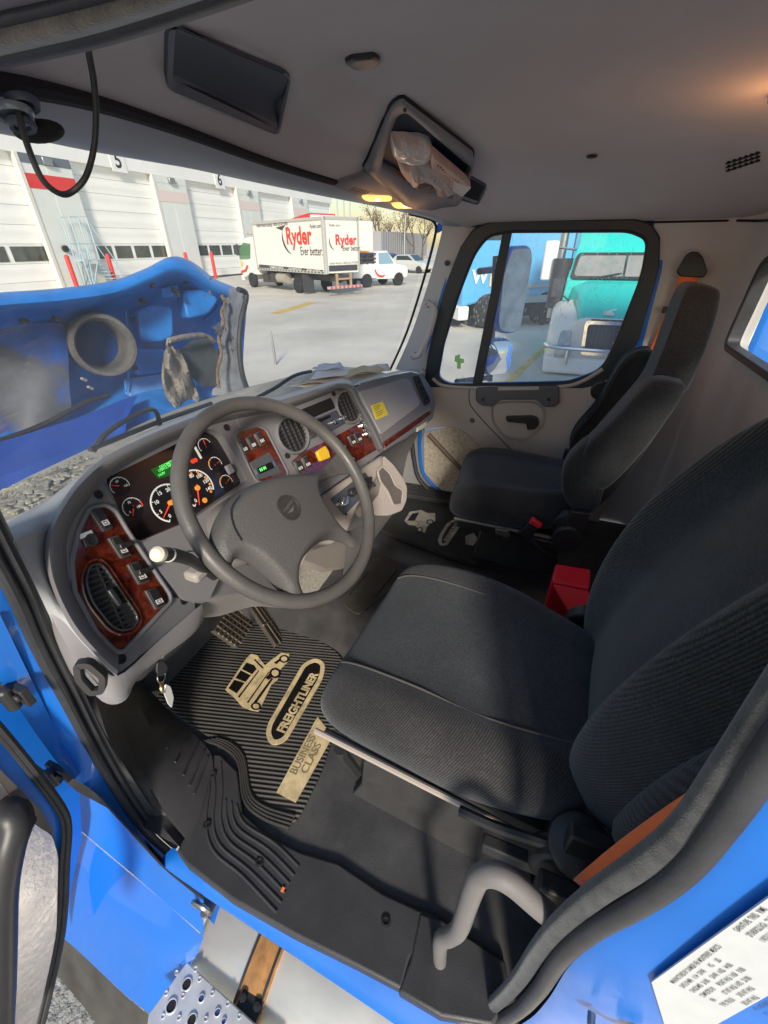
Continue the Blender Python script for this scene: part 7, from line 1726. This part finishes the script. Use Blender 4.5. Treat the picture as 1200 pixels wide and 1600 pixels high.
# ---------------------------------------------------------------- pedals, mats, floor plate
def pedal(L, y, name, label, ribs, dirn):
    t = empty(name, label, 'pedal', at(*L[0], y=y[0]))
    P4 = [at(u, v, y=yy) for (u, v), yy in zip(L, y if isinstance(y, (list, tuple)) else [y] * 4)]
    nrm_ = (P4[1] - P4[0]).cross(P4[3] - P4[0]).normalized()
    if nrm_.dot(CAM - P4[0]) < 0: nrm_ = -nrm_
    bm = NB(); prism(bm, P4, nrm_ * -.015); o = obj('pedal_pad', bm, m_rubp, t, bevel=.003)
    bm = NB()
    for k in range(1, ribs[0]): a = P4[0].lerp(P4[1], k / ribs[0]); b = P4[3].lerp(P4[2], k / ribs[0]); tube(bm, [a, b], .0032, 6)
    for k in range(1, ribs[1]): a = P4[0].lerp(P4[3], k / ribs[1]); b = P4[1].lerp(P4[2], k / ribs[1]); tube(bm, [a, b], .0032, 6)
    obj('tread_ribs', bm, m_rubp2, o)
    return t, P4, nrm_
m_rubp = mat('dusty pedal rubber', (.055, .048, .040), .75, var=.3, vscale=20); m_rubp2 = mat('pedal rib rubber', (.16, .13, .10), .75, var=.3, vscale=25)
t_, P4, n_ = pedal([(335, 985), (362, 948), (396, 972), (372, 1012)], [.80, .86, .84, .78], 'brake_pedal', 'square ribbed brake pedal under the steering wheel', (6, 6), 1)
bm = NB(); c_ = (P4[1] + P4[2]) / 2; tube(bm, [c_ - n_ * .01, c_ + V((-.01, .06, .06)), c_ + V((-.02, .10, .2))], .012, 8); obj('pedal_arm', bm, m_chrome, t_)
t_, P4, n_ = pedal([(432, 1008), (392, 948), (416, 938), (458, 992)], [.70, .86, .88, .72], 'accelerator_pedal', 'long ribbed accelerator pedal right of the brake pedal', (2, 5), 1)
_d = (at(400, 1090, z=0) - at(300, 1080, z=0)).normalized()
m_mat = mat('ribbed mat rubber', (.036, .034, .032), .6, var=.35, vscale=9, wave=(V((-_d.y, _d.x, 0)), 88, .9, .42), bump=.2, bscale=300)
m_mate = mat('mat edge rubber', (.028, .027, .026), .6, var=.25, vscale=14, bump=.25, bscale=300)
m_gold = mat('worn gold print', (.56, .44, .24), .7, var=.3, vscale=30, col2=(.30, .24, .14), c2scale=22, c2lo=.52, c2hi=.72)
m_silv = mat('worn pale print', (.50, .46, .38), .7, var=.3, vscale=30, col2=(.22, .20, .16), c2scale=22, c2lo=.52, c2hi=.72)
def truckmark(bm, F, h, pts_body, pts_dark, wheels, mi=(0, 1)):
    plate(bm, F, F.pxl(pts_body, h), h, h + .0012, 0)
    for L in pts_dark: plate(bm, F, F.pxl(L, h), h + .001, h + .0020, 1)
    for (u, v, ru, rv) in wheels:
        c = F.px(u, v, h); a = F.px(u + ru, v, h); b = F.px(u, v - rv, h)
        va, vb = V(a) - V(c), V(b) - V(c)
        plate(bm, F, [V(c) + va * math.cos(2 * math.pi * k / 20) + vb * math.sin(2 * math.pi * k / 20) for k in range(20)], h + .0008, h + .0018, 1)
        plate(bm, F, [V(c) + (va * math.cos(2 * math.pi * k / 20) + vb * math.sin(2 * math.pi * k / 20)) * .6 for k in range(20)], h + .0012, h + .0024, 0)
fmt = empty('floor_mat', 'ribbed black rubber floor mat with gold lettering in the driver foot well', 'floor mat', at(400, 1150, z=0))
FM = Fr((.35, .6, .012), (0, 0, 1), (0, 1, 0))
mo = [(212, 1052), (300, 985), (420, 975), (478, 985), (530, 1020), (548, 1058), (520, 1150), (505, 1200), (470, 1272), (456, 1290), (420, 1280), (385, 1255), (375, 1190), (340, 1160), (300, 1135), (240, 1090)]
bm = NB(); plate(bm, FM, rpoly(FM.pxl(mo), .03, 4), -.010, 0); ms = obj('mat_sheet', bm, m_mat, fmt, bevel=.003)
for k in range(4):
    o_ = k * 6
    bm = NB(); tube(bm, cr([FM.P(FM.px(u, v), .002) for u, v in ((318 + o_ * 1.1, 1158 - o_ * .2), (345 + o_ * .9, 1166 - o_ * .2), (372 + o_ * .5, 1190 - o_ * .3), (382 + o_ * .5, 1250 - o_ * .6), (410 + o_ * .3, 1278 - o_ * .9), (452 + o_ * .5, 1294 - o_ * 1.0))], 5), .0042, 8); obj('edge_rib', bm, m_mate, ms)
ov = [(415, 1150), (424, 1166), (446, 1160), (506, 1058), (508, 1036), (494, 1028), (474, 1036), (418, 1132)]
bm = NB(); o1 = rpoly(FM.pxl(ov, .001), .03, 6); frame(bm, FM, o1, inset(o1, .014), .0, .0028); obj('oval_ring', bm, m_gold, ms); bm = NB(); plate(bm, FM, inset(o1, .012), 0, .0014); obj('oval_field', bm, m_dial, ms)
p0_, p1_ = V(FM.px(434, 1152, .002)), V(FM.px(496, 1046, .002)); rot = math.atan2((p1_ - p0_).y, (p1_ - p0_).x); ln = (p1_ - p0_).length
bm = NB(); txt(bm, 'FREIGHTLINER', ln * .155, FM.M(tuple((p0_ + p1_) / 2), .002, rot), bold=.03, align='CENTER', h=.0006, sx=.86); obj('mat_lettering', bm, m_gold, ms)
bm = NB(); pl_ = FM.pxl([(432, 1238), (462, 1254), (520, 1150), (496, 1120)], .001); plate(bm, FM, pl_, 0, .0018); bl = obj('gold_block', bm, m_gold, ms)
q0, q1, q3 = V(pl_[0]), V(pl_[1]), V(pl_[3]); rot2 = math.atan2((q3 - q0).y, (q3 - q0).x); L2_ = (q3 - q0).length; W2_ = (q1 - q0).length
bm = NB(); up_ = (q1 - q0); mid = q0 + (q3 - q0) * .5
for s, f_ in (('BUSINESS', .28), ('CLASS', .72)): txt(bm, s, W2_ * .50, FM.M(tuple(mid + up_ * f_), .0022, rot2), bold=.02, align='CENTER', sx=1.05 if s == 'CLASS' else .92)
obj('block_lettering', bm, mat('tan relief lettering', (.20, .15, .08), .7, var=.2, vscale=30), bl)
bm = NB(); truckmark(bm, FM, .0008, [(352, 1078), (384, 1030), (392, 1022), (402, 1024), (414, 1040), (426, 1030), (440, 1020), (452, 1022), (450, 1034), (436, 1048), (434, 1062), (424, 1070), (410, 1100), (404, 1112), (392, 1110), (378, 1104), (368, 1092)],
     [[(357, 1076), (366, 1063), (382, 1068), (370, 1084)], [(368, 1060), (376, 1048), (392, 1056), (384, 1066)], [(378, 1046), (385, 1036), (397, 1040), (401, 1046), (394, 1054)], [(392, 1104), (424, 1060), (427, 1061), (396, 1106)], [(372, 1089), (404, 1048), (405, 1049), (374, 1091)], [(386, 1098), (420, 1050), (421, 1051), (388, 1099)], [(398, 1030), (412, 1044), (410, 1045), (397, 1032)], [(428, 1036), (442, 1026), (445, 1028), (432, 1038)], [(415, 1060), (422, 1052), (428, 1056), (420, 1063)]], [(430, 1052, 9, 8), (400, 1104, 8, 6), (444, 1030, 8, 6)])
obj('truck_picture', bm, [m_gold, m_dial], ms)
fm2 = empty('floor_mat', 'black rubber floor mat with pale lettering in the passenger foot well', 'floor mat', at(690, 830, z=0))
mo = [(640, 772), (706, 790), (740, 795), (800, 830), (780, 880), (745, 884), (690, 866), (580, 826), (590, 808)]
bm = NB(); plate(bm, FM, rpoly(FM.pxl(mo), .02, 4), -.010, 0); ms2 = obj('mat_sheet', bm, mat('plain mat rubber', (.024, .023, .022), .65, var=.3, vscale=12, bump=.3, bscale=250), fm2, bevel=.004)
bm = NB(); tube(bm, [FM.P(FM.px(u, v), .001) for u, v in ((582, 824), (690, 863), (745, 880))], .004, 6); obj('edge_rib', bm, m_mate, ms2)
ov = [(684, 846), (688, 853), (699, 852), (721, 820), (722, 813), (711, 811), (699, 817), (687, 835)]
bm = NB(); o1 = rpoly(FM.pxl(ov, .001), .03, 6); frame(bm, FM, o1, inset(o1, .016), .0, .0028); obj('oval_ring', bm, m_silv, ms2); bm = NB(); plate(bm, FM, inset(o1, .014), 0, .0014); obj('oval_field', bm, m_dial, ms2)
p0_, p1_ = V(FM.px(695, 848, .002)), V(FM.px(716, 815, .002)); rot = math.atan2((p1_ - p0_).y, (p1_ - p0_).x); ln = (p1_ - p0_).length
bm = NB(); txt(bm, 'FREIGHTLINER', ln * .155, FM.M(tuple((p0_ + p1_) / 2), .002, rot), bold=.03, align='CENTER', h=.0006, sx=.86); obj('mat_lettering', bm, m_silv, ms2)
bm = NB(); truckmark(bm, FM, .0008, [(632, 814), (640, 800), (658, 797), (668, 802), (680, 802), (680, 814), (668, 822), (664, 832), (656, 830), (650, 822), (638, 820)], [[(636, 814), (644, 803), (655, 801), (648, 814)]], [(672, 816, 6, 4), (656, 828, 5, 4)])
obj('truck_picture', bm, [m_silv, m_dial], ms2)
bm = NB(); plate(bm, FM, rpoly(FM.pxl([(727, 838), (740, 832), (746, 842), (740, 852), (728, 850)], .002), .006, 3), 0, .002); obj('pale_tag', bm, m_silv, ms2)
PF = Fr((.8, .45, .038), (0, 0, 1), (0, 1, 0))
bm = NB(); plate(bm, PF, rpoly(PF.pxl([(583, 872), (604, 870), (650, 890), (560, 962), (538, 948), (535, 936)]), .02, 4), -.004, .004); fp_ = obj('tunnel_plate', bm, mat('tunnel cover rubber', (.05, .046, .042), .6, var=.25, vscale=10, bump=.3, bscale=300), cab_, bevel=.003)
for u, v in ((583, 885), (616, 884), (556, 925), (572, 950)): screw(PF, u, v, .009, fp_)
for a, b in (((575, 895), (545, 932)), ((620, 892), (585, 935))):
    bm = NB(); tube(bm, [PF.P(PF.px(*a), .005), PF.P(PF.px(*b), .005)], .003, 6); obj('plate_rib', bm, m_mate, fp_)
# tread plate at the passenger door
bm = NB(); box(bm, (1.79, .45, .02), (.14, .42, .03)); pt_ = obj('far_sill_plate', bm, m_sill, cab_, bevel=.004)
for k in range(5): bm = NB(); box(bm, (1.745 + k * .022, .45, .037), (.006, .38, .006)); obj('tread_rib', bm, m_sill, pt_)

# ---------------------------------------------------------------- keys hanging from the ignition
ky = empty('key_bunch', 'keys with a silver tag hanging from the ignition under the dashboard', 'keys', at(250, 1050, y=.60))
yk = .60
bm = NB(); c_ = at(247, 1026, y=yk + .01); ax_ = (CAM - c_).normalized(); Mq = Matrix.Translation(c_) @ V((-.2, -1, -.2)).to_track_quat('Z', 'Y').to_matrix().to_4x4()
lathe(bm, Mq, [(.014, -.03), (.014, .002), (.010, .004), (.008, .002), (0, .002)], 18); obj('ignition_barrel', bm, m_steel, ky)
FK = Fr(at(250, 1060, y=yk), (-.1, -1, .15))
bm = NB(); plate(bm, FK, rpoly(FK.pxl([(244, 1034), (254, 1030), (262, 1040), (260, 1050), (250, 1058), (243, 1050)]), .006, 4), -.003, .003); obj('key_head', bm, m_black, ky, bevel=.002)
def ringk(c, r_, tilt): 
    p = FK.P(FK.px(*c)); M_ = FK.M(FK.px(*c)) @ Matrix.Rotation(tilt, 4, 'Y'); return [M_ @ V((r_ * math.cos(2 * math.pi * k / 24), r_ * math.sin(2 * math.pi * k / 24), 0)) for k in range(24)]
bm = NB(); tube(bm, ringk((252, 1056), .0125, .5), .0014, 6, True); obj('key_ring', bm, m_chrome, ky)
bm = NB(); M_ = FK.M(FK.px(254, 1074, .002), .002) @ Matrix.Rotation(.8, 4, 'Y'); lathe(bm, M_, [(0, -.0012), (.0115, -.0012), (.0115, .0012), (0, .0012)], 20); obj('coin_tag', bm, mat('brass tag', (.62, .42, .16), .35, .9), ky)
bm = NB(); plate(bm, FK, rpoly(FK.pxl([(258, 1068), (266, 1072), (271, 1090), (268, 1106), (262, 1100), (255, 1082)], .004), .004, 4), .003, .006); obj('silver_tag', bm, mat('pale metal tag', (.8, .8, .78), .3, .5), ky, bevel=.001)

# ---------------------------------------------------------------- papers on the dash
m_paper = mat('paper', (.86, .85, .82), .8, var=.06, vscale=6)
def sheet(L, y, name_lab, mt, lift, seed):
    rnd = random.Random(seed); P = [at(u, v, z=zz) for (u, v), zz in zip(L, y)]
    bm = NB(); rr = []
    for i in range(9):
        row = []
        for j in range(7):
            a = P[0].lerp(P[1], i / 8); b = P[3].lerp(P[2], i / 8); p = a.lerp(b, j / 6); p.z += lift + .006 * math.sin(i * 1.1 + seed) * math.sin(j * .9 + seed * 2); row.append(p)
        rr.append(row)
    loft(bm, rr); return tag(obj('paper_sheet', bm, mt, solid=.0012), name_lab, 'paper', 'papers lying on the dashboard under the windscreen')
sheet([(452, 606), (520, 599), (560, 589), (478, 590)], (.775, .765, .765, .775), 'lowest cream sheet at the left of the papers on the dashboard', mat('cream paper', (.74, .69, .58), .8), .0, 1)
sheet([(462, 602), (548, 598), (590, 584), (486, 588)], (.778, .768, .768, .778), 'tan folded sheet second from the bottom of the dashboard papers', mat('tan paper', (.55, .45, .33), .8), .003, 2)
sheet([(486, 595), (612, 582), (606, 572), (498, 578)], (.785, .76, .765, .785), 'widest white sheet spread on top of the dashboard papers', m_paper, .006, 3)
sheet([(540, 592), (602, 582), (590, 574), (548, 579)], (.785, .765, .77, .785), 'small yellow edged sheet near the passenger pillar', mat('yellowed paper', (.66, .58, .36), .8), .010, 4)
sheet([(488, 582), (540, 579), (530, 571), (498, 573)], (.79, .785, .79, .795), 'pale blue curled sheet at the back of the dashboard papers', mat('bluish paper', (.68, .78, .86), .8), .010, 5)

# ---------------------------------------------------------------- overhead console with lamps, grille and a stuffed bag
oc = empty('overhead_console', 'grey overhead console with open bin, two lit amber map lamps and a speaker grille', 'console', (.95, .35, 1.35))
m_oc = mat('console grey', (.20, .205, .22), .5, var=.06, vscale=6, bump=.2, bscale=800)
def zp(L): return [(480 + a / 3.75, 120 + b / 3.75) for a, b in L]
oz = zp([(135, 590), (280, 540), (350, 470), (440, 260), (500, 130), (560, 98), (610, 120), (960, 405), (975, 440), (945, 560), (880, 700), (820, 745), (760, 750), (650, 735), (300, 650)])
ov_ = [V(p[:2]) for p in rpoly(zp([(140, 592), (300, 548), (352, 470), (432, 270), (490, 140), (555, 98), (620, 122), (960, 405), (976, 440), (945, 560), (880, 700), (815, 748), (740, 752), (640, 736), (300, 655)]), 12)]
bv = [V(p[:2]) for p in rpoly(zp([(520, 190), (572, 168), (900, 440), (958, 472), (900, 600), (862, 662), (640, 596), (418, 474), (470, 310)]), 7)]
n_ = len(bv); cbx = sum((p for p in bv), V((0, 0))) / n_; oo = cast_out(bv, ov_)
def low(p):      # the console hangs lowest along its front edge
    return max(0, min(1, (p.y - 170) / 130)) * .022 * max(0, min(1, (p.x - 515) / 60))
bm = NB(); loft(bm, [[rp_(p.x + (q.x - p.x) * k, p.y + (q.y - p.y) * k, h + (low(p) * f)) for p, q in zip(oo, bv)] for k, h, f in ((0, -.004, 0), (.06, .006, .6), (.18, .010, 1), (.6, .011, 1), (.94, .011, .9), (1, .008, .8), (1.02, -.002, 0))], True); ocb = obj('housing', bm, m_oc, oc, sharp=70)
bm = NB(); rr = [[rp_(cbx.x + (p.x - cbx.x) * k, cbx.y + (p.y - cbx.y) * k, .003) for p in bv] for k in (1.01, .7, .35, .02)]; loft(bm, rr, True); obj('bin_back', bm, m_recess, ocb)  # flat panel; its dark colour stands in for the shade of a deep bin
bm = NB(); tube(bm, [rp_(p.x, p.y, .001) for p in oo], .0035, 6, True); obj('console_gap', bm, m_dark, oc)
def rplate(L, h0, h1, mt, name, par, r=4):
    P = [V(p[:2]) for p in rpoly(L, r, 4)]; c = sum(P, V((0, 0))) / len(P); bm = NB()
    rr = [[rp_(c.x + (p.x - c.x) * k, c.y + (p.y - c.y) * k, h) for p in P] for k, h in ((1, h0), (1, h1 * .7 + h0 * .3), (.93, h1), (.5, h1), (.02, h1))]
    loft(bm, rr, True); return obj(name, bm, mt, par)
m_amb = mat('lit amber lens', (.9, .55, .2), .4, emit=(1, .42, .10), estr=2.2); m_bulb = mat('lit bulb', (1, .8, .5), .4, emit=(1, .75, .4), estr=9)
for L in (zp([(300, 648), (330, 640), (470, 648), (490, 660), (470, 670), (340, 668)]), zp([(478, 698), (510, 688), (620, 696), (642, 706), (612, 716), (510, 716)])):
    ml = rplate(L, .012, .026, m_amb, 'map_lamp', ocb); c_ = (sum(p[0] for p in L) / 6, sum(p[1] for p in L) / 6)
    rplate(disc2(*c_, 3.5, 12, 0, 1.6), .024, .0275, m_bulb, 'lamp_bulb', ocb, 1)
rplate(zp([(136, 592), (300, 546), (380, 500), (480, 600), (640, 690), (790, 735), (740, 752), (640, 736), (480, 694), (300, 655)]), .004, .0195, m_oc, 'console_lip', ocb, 3)
bm = NB()
for k in range(7):
    a, b = zp([(235 + k * 14, 606 + k * 5), (268 + k * 14, 586 + k * 5)]); poly(bm, [rp_(*q, .0205) for q in (a, (a[0] + 1.6, a[1] + .6), (b[0] + 1.6, b[1] + .6), b)])
obj('speaker_grille', bm, m_dark, ocb)
rplate(disc2(*zp([(563, 150)])[0], 3, 10), .008, .0125, m_dark, 'console_screw', ocb, 1)
pk = zp([(905, 600), (945, 570), (1055, 630), (1000, 745), (865, 705)])
po = [V(p[:2]) for p in rpoly(pk, 5)]; pc = sum(po, V((0, 0))) / len(po); pi_ = [pc + (p - pc) * .86 for p in po]
bm = NB(); roofring(bm, po, pi_, ((0, -.002), (.2, .005), (.8, .005), (1, .002))); pk_ = obj('side_pocket', bm, m_rimb, oc, sharp=60)
bm = NB(); loft(bm, [[rp_(*(pc + (p - pc) * k), .0022) for p in po] for k in (.9, .5, .02)], True); obj('pocket_back', bm, m_dark, pk_)
a, b, c, d = zp([(878, 694), (994, 734), (1001, 720), (886, 678)]); bm = NB(); roofgrid(bm, [a, b, c, d], .004, 3); obj('pocket_lip', bm, m_oc, pk_)
# the bag
bag = empty('paper_bag', 'crumpled pale plastic bag of papers stuffed into the overhead bin', 'bag', rp_(660, 245, .02))
m_bag = mat('crumpled pale wrap', (.66, .61, .58), .35, var=.15, vscale=18, bump=.5, bscale=50, coat=.3); m_bagp = mat('pinkish carton', (.60, .43, .37), .6, var=.15, vscale=10)
rnd = random.Random(5)
def lump(L, hs, mt, name, jit=1.2, sharp=25):
    P = [V(p) for p in L]; c = sum(P, V((0, 0))) / len(P); bm = NB()
    Q = [V(p[:2]) for p in cr(P, 3, True)]
    rr = [[rp_(c.x + (p.x - c.x) * k + rnd.uniform(-jit, jit) * (k < 1), c.y + (p.y - c.y) * k + rnd.uniform(-jit, jit) * (k < 1), h + rnd.uniform(-.0035, .0035)) for p in Q] for k, h in hs]
    loft(bm, rr, True); bm.verts.ensure_lookup_table(); face(bm, bm.verts[-len(Q):]); return obj(name, bm, mt, bag, sharp=None, sub=1)
lump(zp([(478, 285), (500, 300), (600, 302), (715, 330), (705, 415), (600, 430), (520, 410), (480, 380)]), ((1, .006), (1.0, .024), (.9, .036), (.6, .040), (.2, .042)), m_bag, 'wrap')
lump(zp([(600, 430), (705, 415), (870, 605), (845, 640), (765, 660), (720, 560), (640, 520)]), ((1, .010), (.98, .03), (.8, .037), (.5, .033), (.15, .037)), mat('grey crumple', (.42, .41, .41), .4, bump=.6, bscale=60), 'wrap')
lump(zp([(512, 420), (570, 430), (640, 480), (690, 560), (610, 560), (575, 550), (530, 490)]), ((1, .008), (.95, .028), (.6, .036), (.15, .033)), m_bagp, 'fold')
lump(zp([(575, 455), (625, 440), (650, 500), (630, 560), (585, 555)]), ((1, .02), (.9, .042), (.5, .046), (.1, .046)), mat('pale rolled paper', (.50, .46, .44), .5), 'fold', .6)
lump(zp([(610, 572), (700, 575), (750, 590), (745, 655), (670, 655), (640, 620)]), ((1, .012), (.9, .03), (.4, .03)), mat('dark crumple', (.10, .085, .08), .35, var=.5, vscale=40), 'fold')
lump(zp([(760, 570), (830, 560), (850, 610), (770, 655)]), ((1, .016), (.9, .036), (.4, .034)), mat('brown card', (.36, .26, .22), .6), 'fold')
rplate(zp([(712, 335), (945, 545), (880, 602), (706, 420)]), .02, .046, m_bagp, 'carton', bag, 1.5)
rplate(zp([(845, 500), (945, 545), (890, 604), (830, 560)]), .04, .048, m_bag, 'carton_end', bag, 2)
bm = NB()
for k in range(10):
    a, b = V((722, 378)), V((880, 512)); p = a.lerp(b, k / 10); q = a.lerp(b, (k + .55) / 10); n2_ = V((-(b - a).y, (b - a).x)).normalized() * 8
    poly(bm, [rp_(*zp([tuple(w2)])[0], .0468) for w2 in (p - n2_, q - n2_, q + n2_, p + n2_)])
obj('carton_print', bm, mat('brown print', (.16, .10, .08), .7), bag)
# pale soft light of the two lit lamps
for c in ((587, 296), (636, 310)):
    p = rp_(*c, .075); l_ = bpy.data.lights.new('map_lamp_light', 'POINT'); l_.energy = .12; l_.color = (1, .5, .2); l_.shadow_soft_size = .02; lo_ = bpy.data.objects.new('map_lamp_light', l_); COL.objects.link(lo_); lo_.location = p
# lit dome lamp at the rear of the headliner (above the driver seat, warms the ceiling)
p = onroof(1262, 130); dl = empty('dome_lamp', 'lit amber dome lamp on the headliner near the rear wall', 'lamp', p)
bm = NB(); box(bm, p + V((0, 0, -.006)), (.14, .07, .012)); obj('lamp_base', bm, m_oc, dl, bevel=.004)
bm = NB(); box(bm, p + V((0, 0, -.018)), (.11, .05, .014)); obj('lamp_lens', bm, mat('lit amber lens', (.9, .55, .2), .4), dl, bevel=.004)
l_ = bpy.data.lights.new('dome_light', 'POINT'); l_.energy = .9; l_.color = (1, .42, .16); l_.shadow_soft_size = .04; lo_ = bpy.data.objects.new('dome_light', l_); COL.objects.link(lo_); lo_.location = p + V((0, 0, -.06))
# ---------------------------------------------------------------- cable loop and visor pivot at the driver's corner
cb_px = [(136, 66), (140, 90), (147, 130), (150, 180), (147, 230), (134, 276), (112, 300), (92, 302), (66, 280), (44, 230), (30, 180), (24, 156)]
c3 = [ons(u, v, lambda p: p.y - yy) for (u, v), yy in zip(cb_px, (.36, .37, .38, .39, .40, .41, .42, .42, .42, .42, .42, .42))]
bm = NB(); tube(bm, cr(c3, 6), .0024, 8); tag(obj('cable_loop', bm, m_rubber), 'thin black cable hanging in a loop from the headliner in front of the windscreen', 'cable')
vp = empty('visor_pivot', 'grey round visor pivot with clear collar at the top left windscreen corner', 'visor pivot', c3[-1])
for k, (u, v, r1, r2) in enumerate(((34, 156, .0115, .007), (20, 172, .0135, .010), (32, 190, .010, .006))):
    q_ = ons(u, v, lambda p: p.y - (.42 + .004 * k)); M_ = Matrix.Translation(q_) @ V((-.15, -.25, -1)).to_track_quat('Z', 'Y').to_matrix().to_4x4()
    bm = NB(); lathe(bm, M_, [(r2, 0), (r1, 0), (r1, .003), (r1 * .9, .005), (r2, .004), (r2, 0)], 24); obj('collar', bm, m_rimb if k != 1 else mat('clear collar', (.16, .19, .23), .2, coat=.5), vp)
q_ = ons(62, 205, lambda p: p.y - .44); bm = NB(); bmesh.ops.create_uvsphere(bm, u_segments=16, v_segments=10, radius=1, matrix=Matrix.Translation(q_) @ Matrix.Rotation(R(-12), 4, 'Y') @ Matrix.Diagonal((.022, .014, .008, 1))); obj('pivot_cover', bm, m_dark, vp)
